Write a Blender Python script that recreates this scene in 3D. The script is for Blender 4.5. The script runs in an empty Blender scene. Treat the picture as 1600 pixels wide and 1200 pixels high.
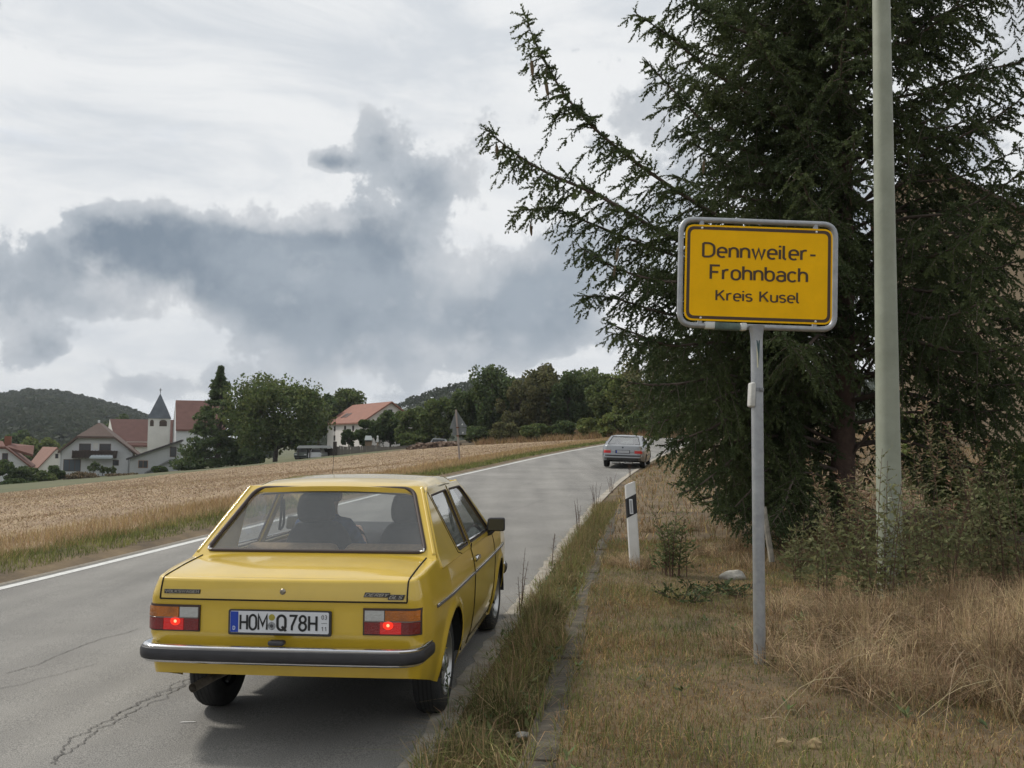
import bpy, bmesh, math, random
import numpy as np
from mathutils import Vector, Matrix, Euler
from mathutils.bvhtree import BVHTree

SC = bpy.context.scene
COL = SC.collection
R = math.radians

# ------------------------------------------------------------------ camera
FPX = 1400.0                      # focal length in pixels of a 1600 wide picture
PITCH, ROLL = R(3.68), R(0.5)
EYE = 1.45
cam_d = bpy.data.cameras.new('camera')
cam_d.sensor_width = 36.0
cam_d.lens = 36.0 * FPX / 1600.0
cam_d.clip_start = 0.05
cam_d.clip_end = 6000
cam = bpy.data.objects.new('camera', cam_d)
COL.objects.link(cam)
CAMROT = Matrix.Rotation(PITCH + R(90), 3, 'X') @ Matrix.Rotation(ROLL, 3, 'Z')
cam.matrix_world = Matrix.Translation((0, 0, EYE)) @ CAMROT.to_4x4()
SC.camera = cam

def at(px, py, d):
    """world point at photo position (1600x1200 survey frame) and forward distance d in metres"""
    v = CAMROT @ Vector(((px - 800) / FPX, (600 - py) / FPX, -1.0))
    v *= d / v.y
    return Vector((v.x, v.y, v.z + EYE))

# ------------------------------------------------------------------ sun, sky, exposure
SUN_AZ, SUN_EL = R(-62), R(48)     # azimuth from straight ahead, negative = left
sun_d = bpy.data.lights.new('sun', 'SUN')
sun_d.energy = 2.0
sun_d.angle = R(8)
sun_d.color = (1.0, 0.95, 0.87)
sun = bpy.data.objects.new('sun', sun_d)
COL.objects.link(sun)
sdir = Vector((math.sin(SUN_AZ) * math.cos(SUN_EL), math.cos(SUN_AZ) * math.cos(SUN_EL), math.sin(SUN_EL)))
sun.rotation_euler = sdir.to_track_quat('Z', 'Y').to_euler()

SC.view_settings.view_transform = 'Standard'
SC.view_settings.look = 'None'
SC.view_settings.exposure = 0.38
SC.view_settings.gamma = 1.0
SC.render.engine = 'CYCLES'
SC.cycles.max_bounces = 6
SC.cycles.transparent_max_bounces = 12
SC.cycles.volume_bounces = 0

world = bpy.data.worlds.new('World')
SC.world = world
world.use_nodes = True

def build_sky():
    nt = world.node_tree
    N, L = nt.nodes, nt.links
    N.clear()
    out = N.new('ShaderNodeOutputWorld')
    bg = N.new('ShaderNodeBackground')
    bg.inputs['Strength'].default_value = 0.1
    L.new(bg.outputs[0], out.inputs[0])
    sky = N.new('ShaderNodeTexSky')
    sky.sky_type = 'NISHITA'
    sky.sun_disc = False
    sky.sun_elevation = SUN_EL
    sky.sun_rotation = SUN_AZ
    sky.altitude = 300
    sky.dust_density = 2.0
    tc = N.new('ShaderNodeTexCoord')

    def M(op, a, b=None, c=None):
        n = N.new('ShaderNodeMath'); n.operation = op
        for i, v in enumerate((a, b, c)):
            if v is None: continue
            if isinstance(v, (int, float)): n.inputs[i].default_value = v
            else: L.new(v, n.inputs[i])
        return n.outputs[0]
    def ramp(fac, lo, hi):
        n = N.new('ShaderNodeMapRange'); n.interpolation_type = 'SMOOTHSTEP'
        L.new(fac, n.inputs[0]); n.inputs[1].default_value = lo; n.inputs[2].default_value = hi
        return n.outputs[0]
    def noise(vec, scale, detail, rough=0.55, dist=0.0):
        n = N.new('ShaderNodeTexNoise')
        n.inputs['Scale'].default_value = scale; n.inputs['Detail'].default_value = detail
        n.inputs['Roughness'].default_value = rough; n.inputs['Distortion'].default_value = dist
        L.new(vec, n.inputs['Vector'])
        return n
    def mix(fac, a, b):
        n = N.new('ShaderNodeMix'); n.data_type = 'RGBA'
        if isinstance(fac, (int, float)): n.inputs['Factor'].default_value = fac
        else: L.new(fac, n.inputs['Factor'])
        for k, v in (('A', a), ('B', b)):
            s = [i for i in n.inputs if i.name == k and i.type == 'RGBA'][0]
            if isinstance(v, tuple): s.default_value = (*v, 1)
            else: L.new(v, s)
        return [o for o in n.outputs if o.type == 'RGBA'][0]

    d = tc.outputs['Generated']
    sep = N.new('ShaderNodeSeparateXYZ'); L.new(d, sep.inputs[0])
    az = M('ARCTAN2', sep.outputs[0], sep.outputs[1])
    el = M('ARCSINE', sep.outputs[2])
    # warp so the clouds get billowed edges
    w1 = noise(d, 8.0, 8.0, 0.55)
    w2 = noise(d, 3.0, 2.0, 0.5)
    sw = N.new('ShaderNodeSeparateColor'); L.new(w1.outputs['Color'], sw.inputs[0])
    az = M('ADD', az, M('MULTIPLY', M('SUBTRACT', sw.outputs[0], 0.5), 0.09))
    el = M('ADD', el, M('MULTIPLY', M('SUBTRACT', sw.outputs[1], 0.5), 0.08))

    # heavy grey cumulus banks: centre (photo px), half extents (px), weight
    banks = [(150, 375, 95, 40, .75), (285, 380, 130, 55, 1.0), (420, 420, 120, 66, 1.1), (500, 490, 120, 66, 1.15),
             (585, 390, 75, 90, 1.0), (640, 280, 105, 62, .72), (600, 215, 45, 36, .55), (520, 243, 32, 17, .85), (770, 500, 115, 52, .85),
             (890, 440, 130, 80, .66), (790, 300, 120, 100, .36), (60, 450, 110, 70, .55), (65, 545, 40, 36, .75), (250, 596, 62, 24, .5),
             (1050, 190, 80, 110, .42), (620, 562, 110, 18, .35), (900, 545, 120, 36, .45), (400, 600, 90, 18, .3),
             (200, 470, 60, 22, .35), (1250, 300, 220, 160, .5), (1500, 150, 160, 120, .4), (-150, 500, 130, 90, .7), (-350, 350, 200, 110, .7)]
    tot = None
    for (px, py, rx, ry, wgt) in banks:
        v = at(px, py, 1.0) - Vector((0, 0, EYE)); v.normalize()
        a0, e0 = math.atan2(v.x, v.y), math.asin(v.z)
        sx, sy = rx / FPX, ry / FPX
        qx = M('POWER', M('ABSOLUTE', M('MULTIPLY', M('SUBTRACT', az, a0), 1 / sx)), 2.0)
        qy = M('POWER', M('ABSOLUTE', M('MULTIPLY', M('SUBTRACT', el, e0), 1 / sy)), 2.0)
        g = M('MULTIPLY', M('POWER', 2.71828, M('MULTIPLY', M('ADD', qx, qy), -0.9)), wgt)
        tot = g if tot is None else M('ADD', tot, g)
    # behind and beside the camera: the same kind of broken cloud, from noise alone
    away = ramp(sep.outputs[1], 0.72, 0.45)
    gen = M('MULTIPLY', ramp(noise(d, 2.2, 5.0, 0.55).outputs[0], 0.46, 0.66), 0.9)
    tot = M('ADD', tot, M('MULTIPLY', gen, away))
    fine = noise(d, 6.5, 11.0, 0.60, 0.15)
    tot = M('ADD', tot, M('MULTIPLY', M('SUBTRACT', fine.outputs[0], 0.5), 2.5))
    puff = noise(d, 19.0, 8.0, 0.62, 0.2)
    tot = M('ADD', tot, M('MULTIPLY', M('SUBTRACT', puff.outputs[0], 0.5), 1.1))
    dark = ramp(tot, 0.48, 1.20)
    edge = ramp(tot, 0.34, 0.54)
    # high thin layer: white with faint grey and blue streaks
    st = N.new('ShaderNodeMapping'); st.inputs['Scale'].default_value = (1.0, 1.0, 3.2); L.new(d, st.inputs[0])
    hi = noise(st.outputs[0], 3.4, 6.0, 0.6, 0.6)
    white = mix(ramp(hi.outputs[0], 0.32, 0.58), (5.2, 5.5, 5.85), (6.7, 6.82, 6.92))
    thin = ramp(noise(st.outputs[0], 2.6, 4.0, 0.6, 0.4).outputs[0], 0.60, 0.78)
    skyc = mix(1.0, sky.outputs[0], sky.outputs[0])
    white = mix(M('MULTIPLY', thin, 0.45), white, skyc)
    greyl = mix(ramp(w1.outputs[0], 0.35, 0.65), (3.6, 3.95, 4.35), (4.8, 5.0, 5.25))
    dk = mix(ramp(fine.outputs[0], 0.35, 0.68), (1.5, 1.92, 2.42), (2.7, 3.12, 3.6))
    c = mix(edge, white, greyl)
    c = mix(dark, c, dk)
    c = mix(M('MULTIPLY', M('MULTIPLY', ramp(puff.outputs[0], 0.50, 0.72), edge), 0.24), c, (5.4, 5.6, 5.8))
    L.new(c, bg.inputs['Color'])
build_sky()

# ------------------------------------------------------------------ materials
MATS = {}
def mat(name, col, rough=0.6, metal=0.0, var=0.0, vscale=8.0, bump=0.0, bscale=60.0, spec=0.5, coat=0.0, island=0.0,
        translucent=0.0, col2=None, emit=None, detail=4.0):
    """procedural Principled material with optional noise colour variation, fine relief and random tint per leaf or blade"""
    if name in MATS: return MATS[name]
    m = bpy.data.materials.new(name); m.use_nodes = True
    nt = m.node_tree; N, L = nt.nodes, nt.links
    b = N['Principled BSDF']
    b.inputs['Base Color'].default_value = (*col, 1)
    b.inputs['Roughness'].default_value = rough
    b.inputs['Metallic'].default_value = metal
    b.inputs['Specular IOR Level'].default_value = spec
    if coat:
        b.inputs['Coat Weight'].default_value = coat; b.inputs['Coat Roughness'].default_value = 0.06
    if emit:
        b.inputs['Emission Color'].default_value = (*emit[:3], 1); b.inputs['Emission Strength'].default_value = emit[3]
    tc = N.new('ShaderNodeTexCoord')
    c_out = None
    if var or col2:
        n = N.new('ShaderNodeTexNoise'); n.inputs['Scale'].default_value = vscale; n.inputs['Detail'].default_value = detail
        n.inputs['Roughness'].default_value = 0.6
        L.new(tc.outputs['Object'], n.inputs['Vector'])
        r = N.new('ShaderNodeValToRGB')
        lo = col if col2 else tuple(c * (1 - var) for c in col)
        hi = col2 if col2 else tuple(min(1, c * (1 + var)) for c in col)
        r.color_ramp.elements[0].position = 0.34; r.color_ramp.elements[0].color = (*lo, 1)
        r.color_ramp.elements[1].position = 0.66; r.color_ramp.elements[1].color = (*hi, 1)
        L.new(n.outputs[0], r.inputs[0]); c_out = r.outputs[0]
    if island:
        g = N.new('ShaderNodeNewGeometry')
        hsv = N.new('ShaderNodeHueSaturation')
        mr = N.new('ShaderNodeMapRange'); mr.inputs[3].default_value = 1 - island; mr.inputs[4].default_value = 1 + island
        L.new(g.outputs['Random Per Island'], mr.inputs[0]); L.new(mr.outputs[0], hsv.inputs['Value'])
        mh = N.new('ShaderNodeMath'); mh.operation = 'MULTIPLY_ADD'
        fr = N.new('ShaderNodeMath'); fr.operation = 'FRACT'
        mm = N.new('ShaderNodeMath'); mm.operation = 'MULTIPLY'; mm.inputs[1].default_value = 17.3
        L.new(g.outputs['Random Per Island'], mm.inputs[0]); L.new(mm.outputs[0], fr.inputs[0]); L.new(fr.outputs[0], mh.inputs[0])
        mh.inputs[1].default_value = 0.05; mh.inputs[2].default_value = 0.475
        L.new(mh.outputs[0], hsv.inputs['Hue'])
        if c_out: L.new(c_out, hsv.inputs['Color'])
        else: hsv.inputs['Color'].default_value = (*col, 1)
        c_out = hsv.outputs[0]
    if c_out: L.new(c_out, b.inputs['Base Color'])
    if bump:
        n2 = N.new('ShaderNodeTexNoise'); n2.inputs['Scale'].default_value = bscale; n2.inputs['Detail'].default_value = 5
        L.new(tc.outputs['Object'], n2.inputs['Vector'])
        bp = N.new('ShaderNodeBump'); bp.inputs['Strength'].default_value = bump; bp.inputs['Distance'].default_value = 0.02
        L.new(n2.outputs[0], bp.inputs['Height']); L.new(bp.outputs[0], b.inputs['Normal'])
    if translucent:
        t = N.new('ShaderNodeBsdfTranslucent')
        if c_out: L.new(c_out, t.inputs['Color'])
        else: t.inputs['Color'].default_value = (*col, 1)
        mx = N.new('ShaderNodeMixShader'); mx.inputs[0].default_value = translucent
        L.new(b.outputs[0], mx.inputs[1]); L.new(t.outputs[0], mx.inputs[2])
        L.new(mx.outputs[0], N['Material Output'].inputs['Surface'])
    MATS[name] = m
    return m

def glass_mat(name, tint, refl=0.08, dust=0.07):
    if name in MATS: return MATS[name]
    m = bpy.data.materials.new(name); m.use_nodes = True
    nt = m.node_tree; N, L = nt.nodes, nt.links
    N.remove(N['Principled BSDF'])
    tr = N.new('ShaderNodeBsdfTransparent'); tr.inputs[0].default_value = (*tint, 1)
    gl = N.new('ShaderNodeBsdfGlossy'); gl.inputs['Roughness'].default_value = 0.03
    df = N.new('ShaderNodeBsdfDiffuse'); df.inputs[0].default_value = (.55, .54, .5, 1)      # film of road dust
    lw = N.new('ShaderNodeLayerWeight'); lw.inputs[0].default_value = 0.5
    pw = N.new('ShaderNodeMath'); pw.operation = 'POWER'; pw.inputs[1].default_value = 4.0
    L.new(lw.outputs['Facing'], pw.inputs[0])
    ad = N.new('ShaderNodeMath'); ad.operation = 'MULTIPLY_ADD'; ad.inputs[1].default_value = 0.8; ad.inputs[2].default_value = refl; ad.use_clamp = True
    L.new(pw.outputs[0], ad.inputs[0])
    m0 = N.new('ShaderNodeMixShader'); m0.inputs[0].default_value = dust
    L.new(tr.outputs[0], m0.inputs[1]); L.new(df.outputs[0], m0.inputs[2])
    mx = N.new('ShaderNodeMixShader')
    L.new(ad.outputs[0], mx.inputs[0]); L.new(m0.outputs[0], mx.inputs[1]); L.new(gl.outputs[0], mx.inputs[2])
    L.new(mx.outputs[0], N['Material Output'].inputs['Surface'])
    MATS[name] = m
    return m

# ------------------------------------------------------------------ object helpers
def tag(o, label=None, cat=None, group=None, kind=None):
    if label: o['label'] = label
    if cat: o['category'] = cat
    if group: o['group'] = group
    if kind: o['kind'] = kind
    return o

def thing(name, label, cat, loc=(0, 0, 0), rot=None, group=None):
    o = bpy.data.objects.new(name, None); COL.objects.link(o)
    o.empty_display_size = 0.2
    o.location = loc
    if rot is not None: o.rotation_euler = rot
    return tag(o, label, cat, group)

def link(name, me, m, parent=None, smooth=None):
    o = bpy.data.objects.new(name, me); COL.objects.link(o)
    if m is not None:
        for mm in (m if isinstance(m, (list, tuple)) else [m]): me.materials.append(mm)
    if parent is not None: o.parent = parent
    if smooth is not None:
        me.shade_smooth()
        if smooth < 180: me.set_sharp_from_angle(angle=R(smooth))
    return o

def obj(name, vf, m, parent=None, smooth=None):
    me = bpy.data.meshes.new(name)
    me.from_pydata([tuple(v) for v in vf[0]], [], [tuple(f) for f in vf[1]])
    me.update()
    return link(name, me, m, parent, smooth)

def npmesh(name, V, F, m, parent=None, smooth=None):
    """fast mesh from numpy verts (n,3) and faces (k,3|4)"""
    me = bpy.data.meshes.new(name)
    V = np.ascontiguousarray(V, np.float32); F = np.ascontiguousarray(F, np.int32)
    k = F.shape[1]
    me.vertices.add(len(V)); me.vertices.foreach_set('co', V.ravel())
    me.loops.add(F.size); me.loops.foreach_set('vertex_index', F.ravel())
    me.polygons.add(len(F)); me.polygons.foreach_set('loop_start', np.arange(0, F.size, k, dtype=np.int32))
    me.update(calc_edges=True)
    return link(name, me, m, parent, smooth)

class Geo:
    """collects shapes into one vert/face list"""
    def __init__(s): s.v, s.f = [], []
    def add(s, vf, T=None):
        n = len(s.v)
        s.v += [tuple(T @ Vector(v)) if T is not None else tuple(v) for v in vf[0]]
        s.f += [tuple(i + n for i in f) for f in vf[1]]
        return s
    def out(s): return s.v, s.f

def box(x0, x1, y0, y1, z0, z1):
    v = [(x, y, z) for z in (z0, z1) for y in (y0, y1) for x in (x0, x1)]
    return v, [(0, 2, 3, 1), (4, 5, 7, 6), (0, 1, 5, 4), (2, 6, 7, 3), (0, 4, 6, 2), (1, 3, 7, 5)]

def rbox(x0, x1, y0, y1, z0, z1, r=0.01, seg=2):
    bm = bmesh.new()
    v, f = box(x0, x1, y0, y1, z0, z1)
    bv = [bm.verts.new(p) for p in v]
    for q in f: bm.faces.new([bv[i] for i in q])
    bmesh.ops.bevel(bm, geom=bm.edges[:] , offset=r, segments=seg, affect='EDGES', profile=0.5)
    bm.verts.index_update()
    out = [tuple(x.co) for x in bm.verts], [tuple(x.index for x in fc.verts) for fc in bm.faces]
    bm.free()
    return out

def prism(poly, y0, y1):
    """polygon in (x,z) extruded along y"""
    n = len(poly)
    v = [(x, y0, z) for x, z in poly] + [(x, y1, z) for x, z in poly]
    f = [tuple(range(n))[::-1], tuple(range(n, 2 * n))] + [(i, (i + 1) % n, n + (i + 1) % n, n + i) for i in range(n)]
    return v, [tuple(reversed(q)) for q in f]

def tube(pts, rad, sides=8, closed=False, caps=True, squash=None):
    pts = [Vector(p) for p in pts]; n = len(pts)
    if not isinstance(rad, (list, tuple)): rad = [rad] * n
    v, f = [], []
    up = None
    for i, p in enumerate(pts):
        a = pts[(i - 1) % n] if (closed or i > 0) else p
        b = pts[(i + 1) % n] if (closed or i < n - 1) else p
        t = (b - a).normalized()
        if up is None:
            up = t.orthogonal().normalized()
        up = (up - t * up.dot(t))
        up = up.normalized() if up.length > 1e-6 else t.orthogonal().normalized()
        sd = t.cross(up)
        for k in range(sides):
            an = 2 * math.pi * k / sides
            v.append(p + (up * math.cos(an) + sd * math.sin(an)) * rad[i])
    m = n if closed else n - 1
    for i in range(m):
        for k in range(sides):
            j = (i + 1) % n
            f.append((i * sides + k, i * sides + (k + 1) % sides, j * sides + (k + 1) % sides, j * sides + k))
    if caps and not closed:
        f.append(tuple(reversed(range(sides)))); f.append(tuple(range((n - 1) * sides, n * sides)))
    return v, f

def lathe(prof, n=32, axis='z', closed=False):
    """profile [(r,h)] turned round an axis"""
    v, f = [], []
    for k in range(n):
        a = 2 * math.pi * k / n
        for r, h in prof:
            c, s = r * math.cos(a), r * math.sin(a)
            v.append((c, s, h) if axis == 'z' else (h, c, s) if axis == 'x' else (c, h, s))
    m = len(prof)
    for k in range(n):
        k2 = (k + 1) % n
        for i in range(m - 1 if not closed else m):
            j = (i + 1) % m
            f.append((k * m + i, k2 * m + i, k2 * m + j, k * m + j))
    return v, f

def bezier(pts, n):
    """Catmull-Rom through points"""
    P = [Vector(p) for p in pts]
    P = [P[0] * 2 - P[1]] + P + [P[-1] * 2 - P[-2]]
    out = []
    segs = len(P) - 3
    for k in range(n + 1):
        t = k / n * segs
        i = min(int(t), segs - 1); u = t - i
        a, b, c, d = P[i:i + 4]
        out.append(0.5 * ((2 * b) + (c - a) * u + (2 * a - 5 * b + 4 * c - d) * u * u + (3 * b - 3 * c + d - a) * u ** 3))
    return out

def round_poly(pts, r, seg=5):
    """rounds the corners of a 2d polygon; r one radius or one for each corner"""
    out = []
    n = len(pts)
    rr = r if isinstance(r, (list, tuple)) else [r] * n
    for i in range(n):
        p = Vector(pts[i]); a = Vector(pts[i - 1]); b = Vector(pts[(i + 1) % n])
        da, db = (a - p), (b - p)
        q = min(rr[i], da.length * .45, db.length * .45)
        s, e = p + da.normalized() * q, p + db.normalized() * q
        for k in range(seg + 1):
            t = k / seg
            out.append(tuple((1 - t) ** 2 * s + 2 * t * (1 - t) * p + t * t * e))
    return out

def plate(polys, depth, bevel=0.0, bres=1):
    """flat plate (local x,y; thickness in z) from an outline and holes, through a filled 2d curve"""
    cu = bpy.data.curves.new('tmp', 'CURVE'); cu.dimensions = '2D'; cu.fill_mode = 'BOTH'
    cu.extrude = max(depth / 2 - bevel, 0.0); cu.bevel_depth = bevel; cu.bevel_resolution = bres
    if bevel: cu.offset = -bevel
    for poly in polys:
        s = cu.splines.new('POLY'); s.points.add(len(poly) - 1)
        for i, p in enumerate(poly): s.points[i].co = (p[0], p[1], 0, 1)
        s.use_cyclic_u = True
    o = bpy.data.objects.new('tmp', cu); COL.objects.link(o)
    dg = bpy.context.evaluated_depsgraph_get(); dg.update()
    me = bpy.data.meshes.new_from_object(o.evaluated_get(dg))
    v = [tuple(x.co) for x in me.vertices]; f = [tuple(p.vertices) for p in me.polygons]
    bpy.data.objects.remove(o); bpy.data.curves.remove(cu); bpy.data.meshes.remove(me)
    return v, f

def frame_from(origin, ax, ay):
    """matrix whose local x runs along ax and local y along ay"""
    x = Vector(ax).normalized(); z = x.cross(Vector(ay)).normalized(); y = z.cross(x)
    return Matrix(((x.x, y.x, z.x, origin[0]), (x.y, y.y, z.y, origin[1]), (x.z, y.z, z.z, origin[2]), (0, 0, 0, 1)))

def interp(x, xs, ys): return float(np.interp(x, xs, ys))
def sstep(a, b, x):
    t = np.clip((x - a) / (b - a), 0, 1); return t * t * (3 - 2 * t)

# ------------------------------------------------------------------ stroke lettering (road sign and plate alphabet)
def arc(cx, cy, rx, ry, a0, a1, n=10):
    return [(cx + rx * math.cos(R(a0 + (a1 - a0) * k / n)), cy + ry * math.sin(R(a0 + (a1 - a0) * k / n))) for k in range(n + 1)]
# cap height 1, x height .72; every glyph: (advance width, strokes)
GL = {
 'D': (.62, [[(0, 0), (0, 1)] , [(0, 1), (.25, 1)] + arc(.25, .65, .35, .35, 90, 0, 6) + arc(.25, .35, .35, .35, 0, -90, 6) + [(0, 0)]]),
 'F': (.5, [[(0, 0), (0, 1), (.5, 1)], [(0, .52), (.42, .52)]]),
 'K': (.58, [[(0, 0), (0, 1)], [(.52, 1), (0, .38)], [(.2, .6), (.56, 0)]]),
 'e': (.46, [[(0, .36), (.46, .36)] + arc(.23, .45, .23, .25, 0, 180, 10) + arc(.23, .25, .23, .25, 180, 310, 8)]),
 'n': (.44, [[(0, 0), (0, .7)], [(0, .44)] + arc(.22, .46, .22, .24, 180, 0, 10) + [(.44, 0)]]),
 'w': (.68, [[(0, .7), (.17, 0), (.34, .7), (.51, 0), (.68, .7)]]),
 'i': (.02, [[(0, 0), (0, .7)], [(0, .87), (0, 1.0)]]),
 'l': (.14, [[(0, 1), (0, .14)] + arc(.14, .14, .14, .14, 180, 270, 5)]),
 'r': (.3, [[(0, 0), (0, .7)], [(0, .42)] + arc(.22, .44, .22, .26, 180, 70, 8)]),
 '-': (.3, [[(0, .36), (.3, .36)]]),
 'o': (.46, [arc(.23, .45, .23, .25, 0, 180, 10) + arc(.23, .25, .23, .25, 180, 360, 10) + [(.46, .45)]]),
 'h': (.44, [[(0, 0), (0, 1)], [(0, .44)] + arc(.22, .46, .22, .24, 180, 0, 10) + [(.44, 0)]]),
 'b': (.46, [[(0, 1), (0, .25)] + arc(.23, .25, .23, .25, 180, 360, 10) + arc(.23, .45, .23, .25, 0, 180, 10)]),
 'a': (.44, [arc(.22, .5, .22, .2, 150, 0, 8) + [(.44, 0)], [(.44, .4), (.2, .4)] + arc(.2, .2, .2, .2, 90, 270, 8) + [(.3, 0), (.44, .12)]]),
 'c': (.42, [arc(.23, .45, .23, .25, 35, 180, 8) + arc(.23, .25, .23, .25, 180, 325, 8)]),
 's': (.4, [arc(.2, .53, .2, .17, 30, 270, 10) + arc(.2, .18, .2, .18, 90, -150, 10)]),
 'u': (.44, [[(0, .7), (0, .22)] + arc(.22, .22, .22, .22, 180, 360, 10) + [(.44, .24)], [(.44, .7), (.44, 0)]]),
 'H': (.5, [[(0, 0), (0, 1)], [(.5, 0), (.5, 1)], [(0, .5), (.5, .5)]]),
 'O': (.5, [arc(.25, .7, .25, .3, 0, 180, 10) + arc(.25, .3, .25, .3, 180, 360, 10) + [(.5, .7)]]),
 'M': (.62, [[(0, 0), (0, 1), (.31, .3), (.62, 1), (.62, 0)]]),
 'Q': (.5, [arc(.25, .7, .25, .3, 0, 180, 10) + arc(.25, .3, .25, .3, 180, 360, 10) + [(.5, .7)], [(.28, .26), (.54, -.06)]]),
 '7': (.46, [[(0, 1), (.46, 1), (.18, .3), (.16, 0)]]),
 '8': (.46, [arc(.23, .76, .2, .24, -90, 270, 16), arc(.23, .27, .23, .27, 90, 450, 16)]),
 '0': (.46, [arc(.23, .7, .23, .3, 0, 180, 10) + arc(.23, .3, .23, .3, 180, 360, 10) + [(.46, .7)]]),
 '3': (.46, [arc(.22, .75, .22, .25, 150, -90, 10), arc(.22, .26, .24, .26, 90, -150, 10)]),
 '1': (.24, [[(0, .72), (.24, 1), (.24, 0)]]),
 'V': (.56, [[(0, 1), (.28, 0), (.56, 1)]]), 'L': (.44, [[(0, 1), (0, 0), (.44, 0)]]),
 'S': (.48, [arc(.24, .75, .24, .25, 30, 270, 10) + arc(.24, .25, .24, .25, 90, -150, 10)]),
 'W': (.8, [[(0, 1), (.2, 0), (.4, 1), (.6, 0), (.8, 1)]]), 'A': (.58, [[(0, 0), (.29, 1), (.58, 0)], [(.1, .33), (.48, .33)]]),
 'G': (.52, [arc(.26, .7, .26, .3, 30, 180, 8) + arc(.26, .3, .26, .3, 180, 360, 8) + [(.52, .5), (.28, .5)]]),
 'E': (.46, [[(.46, 1), (0, 1), (0, 0), (.46, 0)], [(0, .52), (.4, .52)]]), 'N': (.54, [[(0, 0), (0, 1), (.54, 0), (.54, 1)]]),
 'R': (.5, [[(0, 0), (0, 1), (.25, 1)] + arc(.25, .75, .25, .25, 90, -90, 8) + [(0, .5)], [(.24, .5), (.5, 0)]]),
 'B': (.5, [[(0, 0), (0, 1), (.24, 1)] + arc(.24, .76, .23, .24, 90, -90, 8) + [(0, .52)], [(.24, .52)] + arc(.24, .26, .26, .26, 90, -90, 8) + [(0, 0)]]),
 'Y': (.54, [[(0, 1), (.27, .48), (.54, 1)], [(.27, .48), (.27, 0)]]),
}
def ribbon(pts, w):
    P = [Vector(p) for p in pts]
    P = [p for i, p in enumerate(P) if i == 0 or (p - P[i - 1]).length > 1e-5]
    n = len(P); v, f = [], []
    closed = (P[0] - P[-1]).length < 1e-4
    for i in range(n):
        a = P[i - 1] if i > 0 else (P[-2] if closed else None)
        b = P[i + 1] if i < n - 1 else (P[1] if closed else None)
        d1 = (P[i] - a).normalized() if a is not None else (b - P[i]).normalized()
        d2 = (b - P[i]).normalized() if b is not None else d1
        t = (d1 + d2)
        t = t.normalized() if t.length > 1e-4 else d1
        nn = Vector((-t.y, t.x)); c = max(0.45, nn.dot(Vector((-d1.y, d1.x))))
        off = nn * (w / 2 / c)
        v += [P[i] + off, P[i] - off]
    for i in range(n - 1): f.append((2 * i, 2 * i + 1, 2 * i + 3, 2 * i + 2))
    return v, f
def lettering(text, w=0.135, gap=0.2, space=0.42, slant=0.0):
    """returns verts/faces in (x,z) plane at cap height 1 and the total width; each stroke gets its own tiny step so none are coplanar"""
    v, f, x = [], [], 0.0
    for ch in text:
        if ch == ' ': x += space; continue
        adv, strokes = GL[ch]
        for k, s in enumerate(strokes):
            rv, rf = ribbon(s, w)
            n = len(v)
            v += [(p.x + x + slant * p.y, -0.0012 * k, p.y) for p in rv]; f += [tuple(i + n for i in q) for q in rf]
        x += adv + gap
    return v, f, x - gap
def write(name, text, m, parent, width, height, loc, w=0.135, gap=0.2, slant=0.0, rot=None, space=.42):
    v, f, tw = lettering(text, w, gap, space, slant)
    sx, sz = width / tw, height
    o = obj(name, ([(p[0] * sx, p[1], p[2] * sz) for p in v], f), m, parent)
    o.location = loc
    if rot: o.rotation_euler = rot
    return o
# ------------------------------------------------------------------ terrain
def xr(Y):
    """right edge of the carriageway"""
    Y = np.asarray(Y, float)
    q = -.9 + .105 * Y + .0018 * Y * Y
    far = (-.9 + .105 * 75 + .0018 * 75 * 75) + (.105 + .0036 * 75) * (Y - 75)
    near = -.9 + .105 * Y
    return np.where(Y > 75, far, np.where(Y < 0, near, q))
def dxr(Y):
    Y = np.asarray(Y, float)
    return np.where(Y > 75, .105 + .0036 * 75, np.where(Y < 0, .105, .105 + .0036 * Y))
_ZY = [-60, -20, 0, 5, 8, 13, 19, 26, 35, 50, 65, 90, 120, 200]
_ZZ = [-1.0, -1.35, -1.52, -1.575, -1.59, -1.55, -1.42, -1.24, -1.02, -.52, .0, .9, 1.8, 3.0]
_fy = np.linspace(-60, 200, 521)
_fz = np.convolve(np.pad(np.interp(_fy, _ZY, _ZZ), 7, mode='edge'), np.ones(15) / 15, 'valid')
def zroad(Y): return np.interp(Y, _fy, _fz) + EYE
ROADW = 5.9
# survey points (x, y, height relative to the eye) away from the road
_cp = [(-43, 75, -4.7), (-32, 90, -3.3), (-21, 100, -2.05), (-7.5, 105, -.6), (6.8, 95, .35), (-60, 60, -6.2), (-25, 40, -3.0), (-14, 22, -2.2), (-10, 55, -1.7),
       (-88, 150, -7.2), (-75, 150, -6.6), (-60, 150, -6.0), (-48, 140, -4.6), (-30, 130, -2.9), (-25, 150, -1.3), (-12, 125, -.3), (5, 115, .7), (25, 110, 2.0), (50, 100, 3.0),
       (-130, 160, -9.5), (-250, 300, -12), (-100, 400, -9), (0, 300, -1), (120, 250, 6), (-500, 600, -12), (500, 600, 10), (0, 900, -4), (-600, 0, -16), (500, 0, 6),
       (-40, -40, -3), (40, -40, 0), (-60, 20, -6.5), (4, 8, -1.33), (8, 8, -1.1), (4.8, 13, -1.2), (12, 20, -.3), (14, 12, -.5), (25, 24, .6), (10, 35, .4), (18, 50, 1.2), (6, 2, -1.3), (0, -6, -1.4), (12, -5, -.9)]
for _y in (-20, -5, 2, 10, 18, 28, 40, 55, 70):
    _cp.append((float(xr(_y)) - 9, _y, float(zroad(_y)) - EYE - .12)); _cp.append((float(xr(_y)) + 2.2, _y, float(zroad(_y)) - EYE + .155))
_cp = np.array(_cp)
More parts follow.
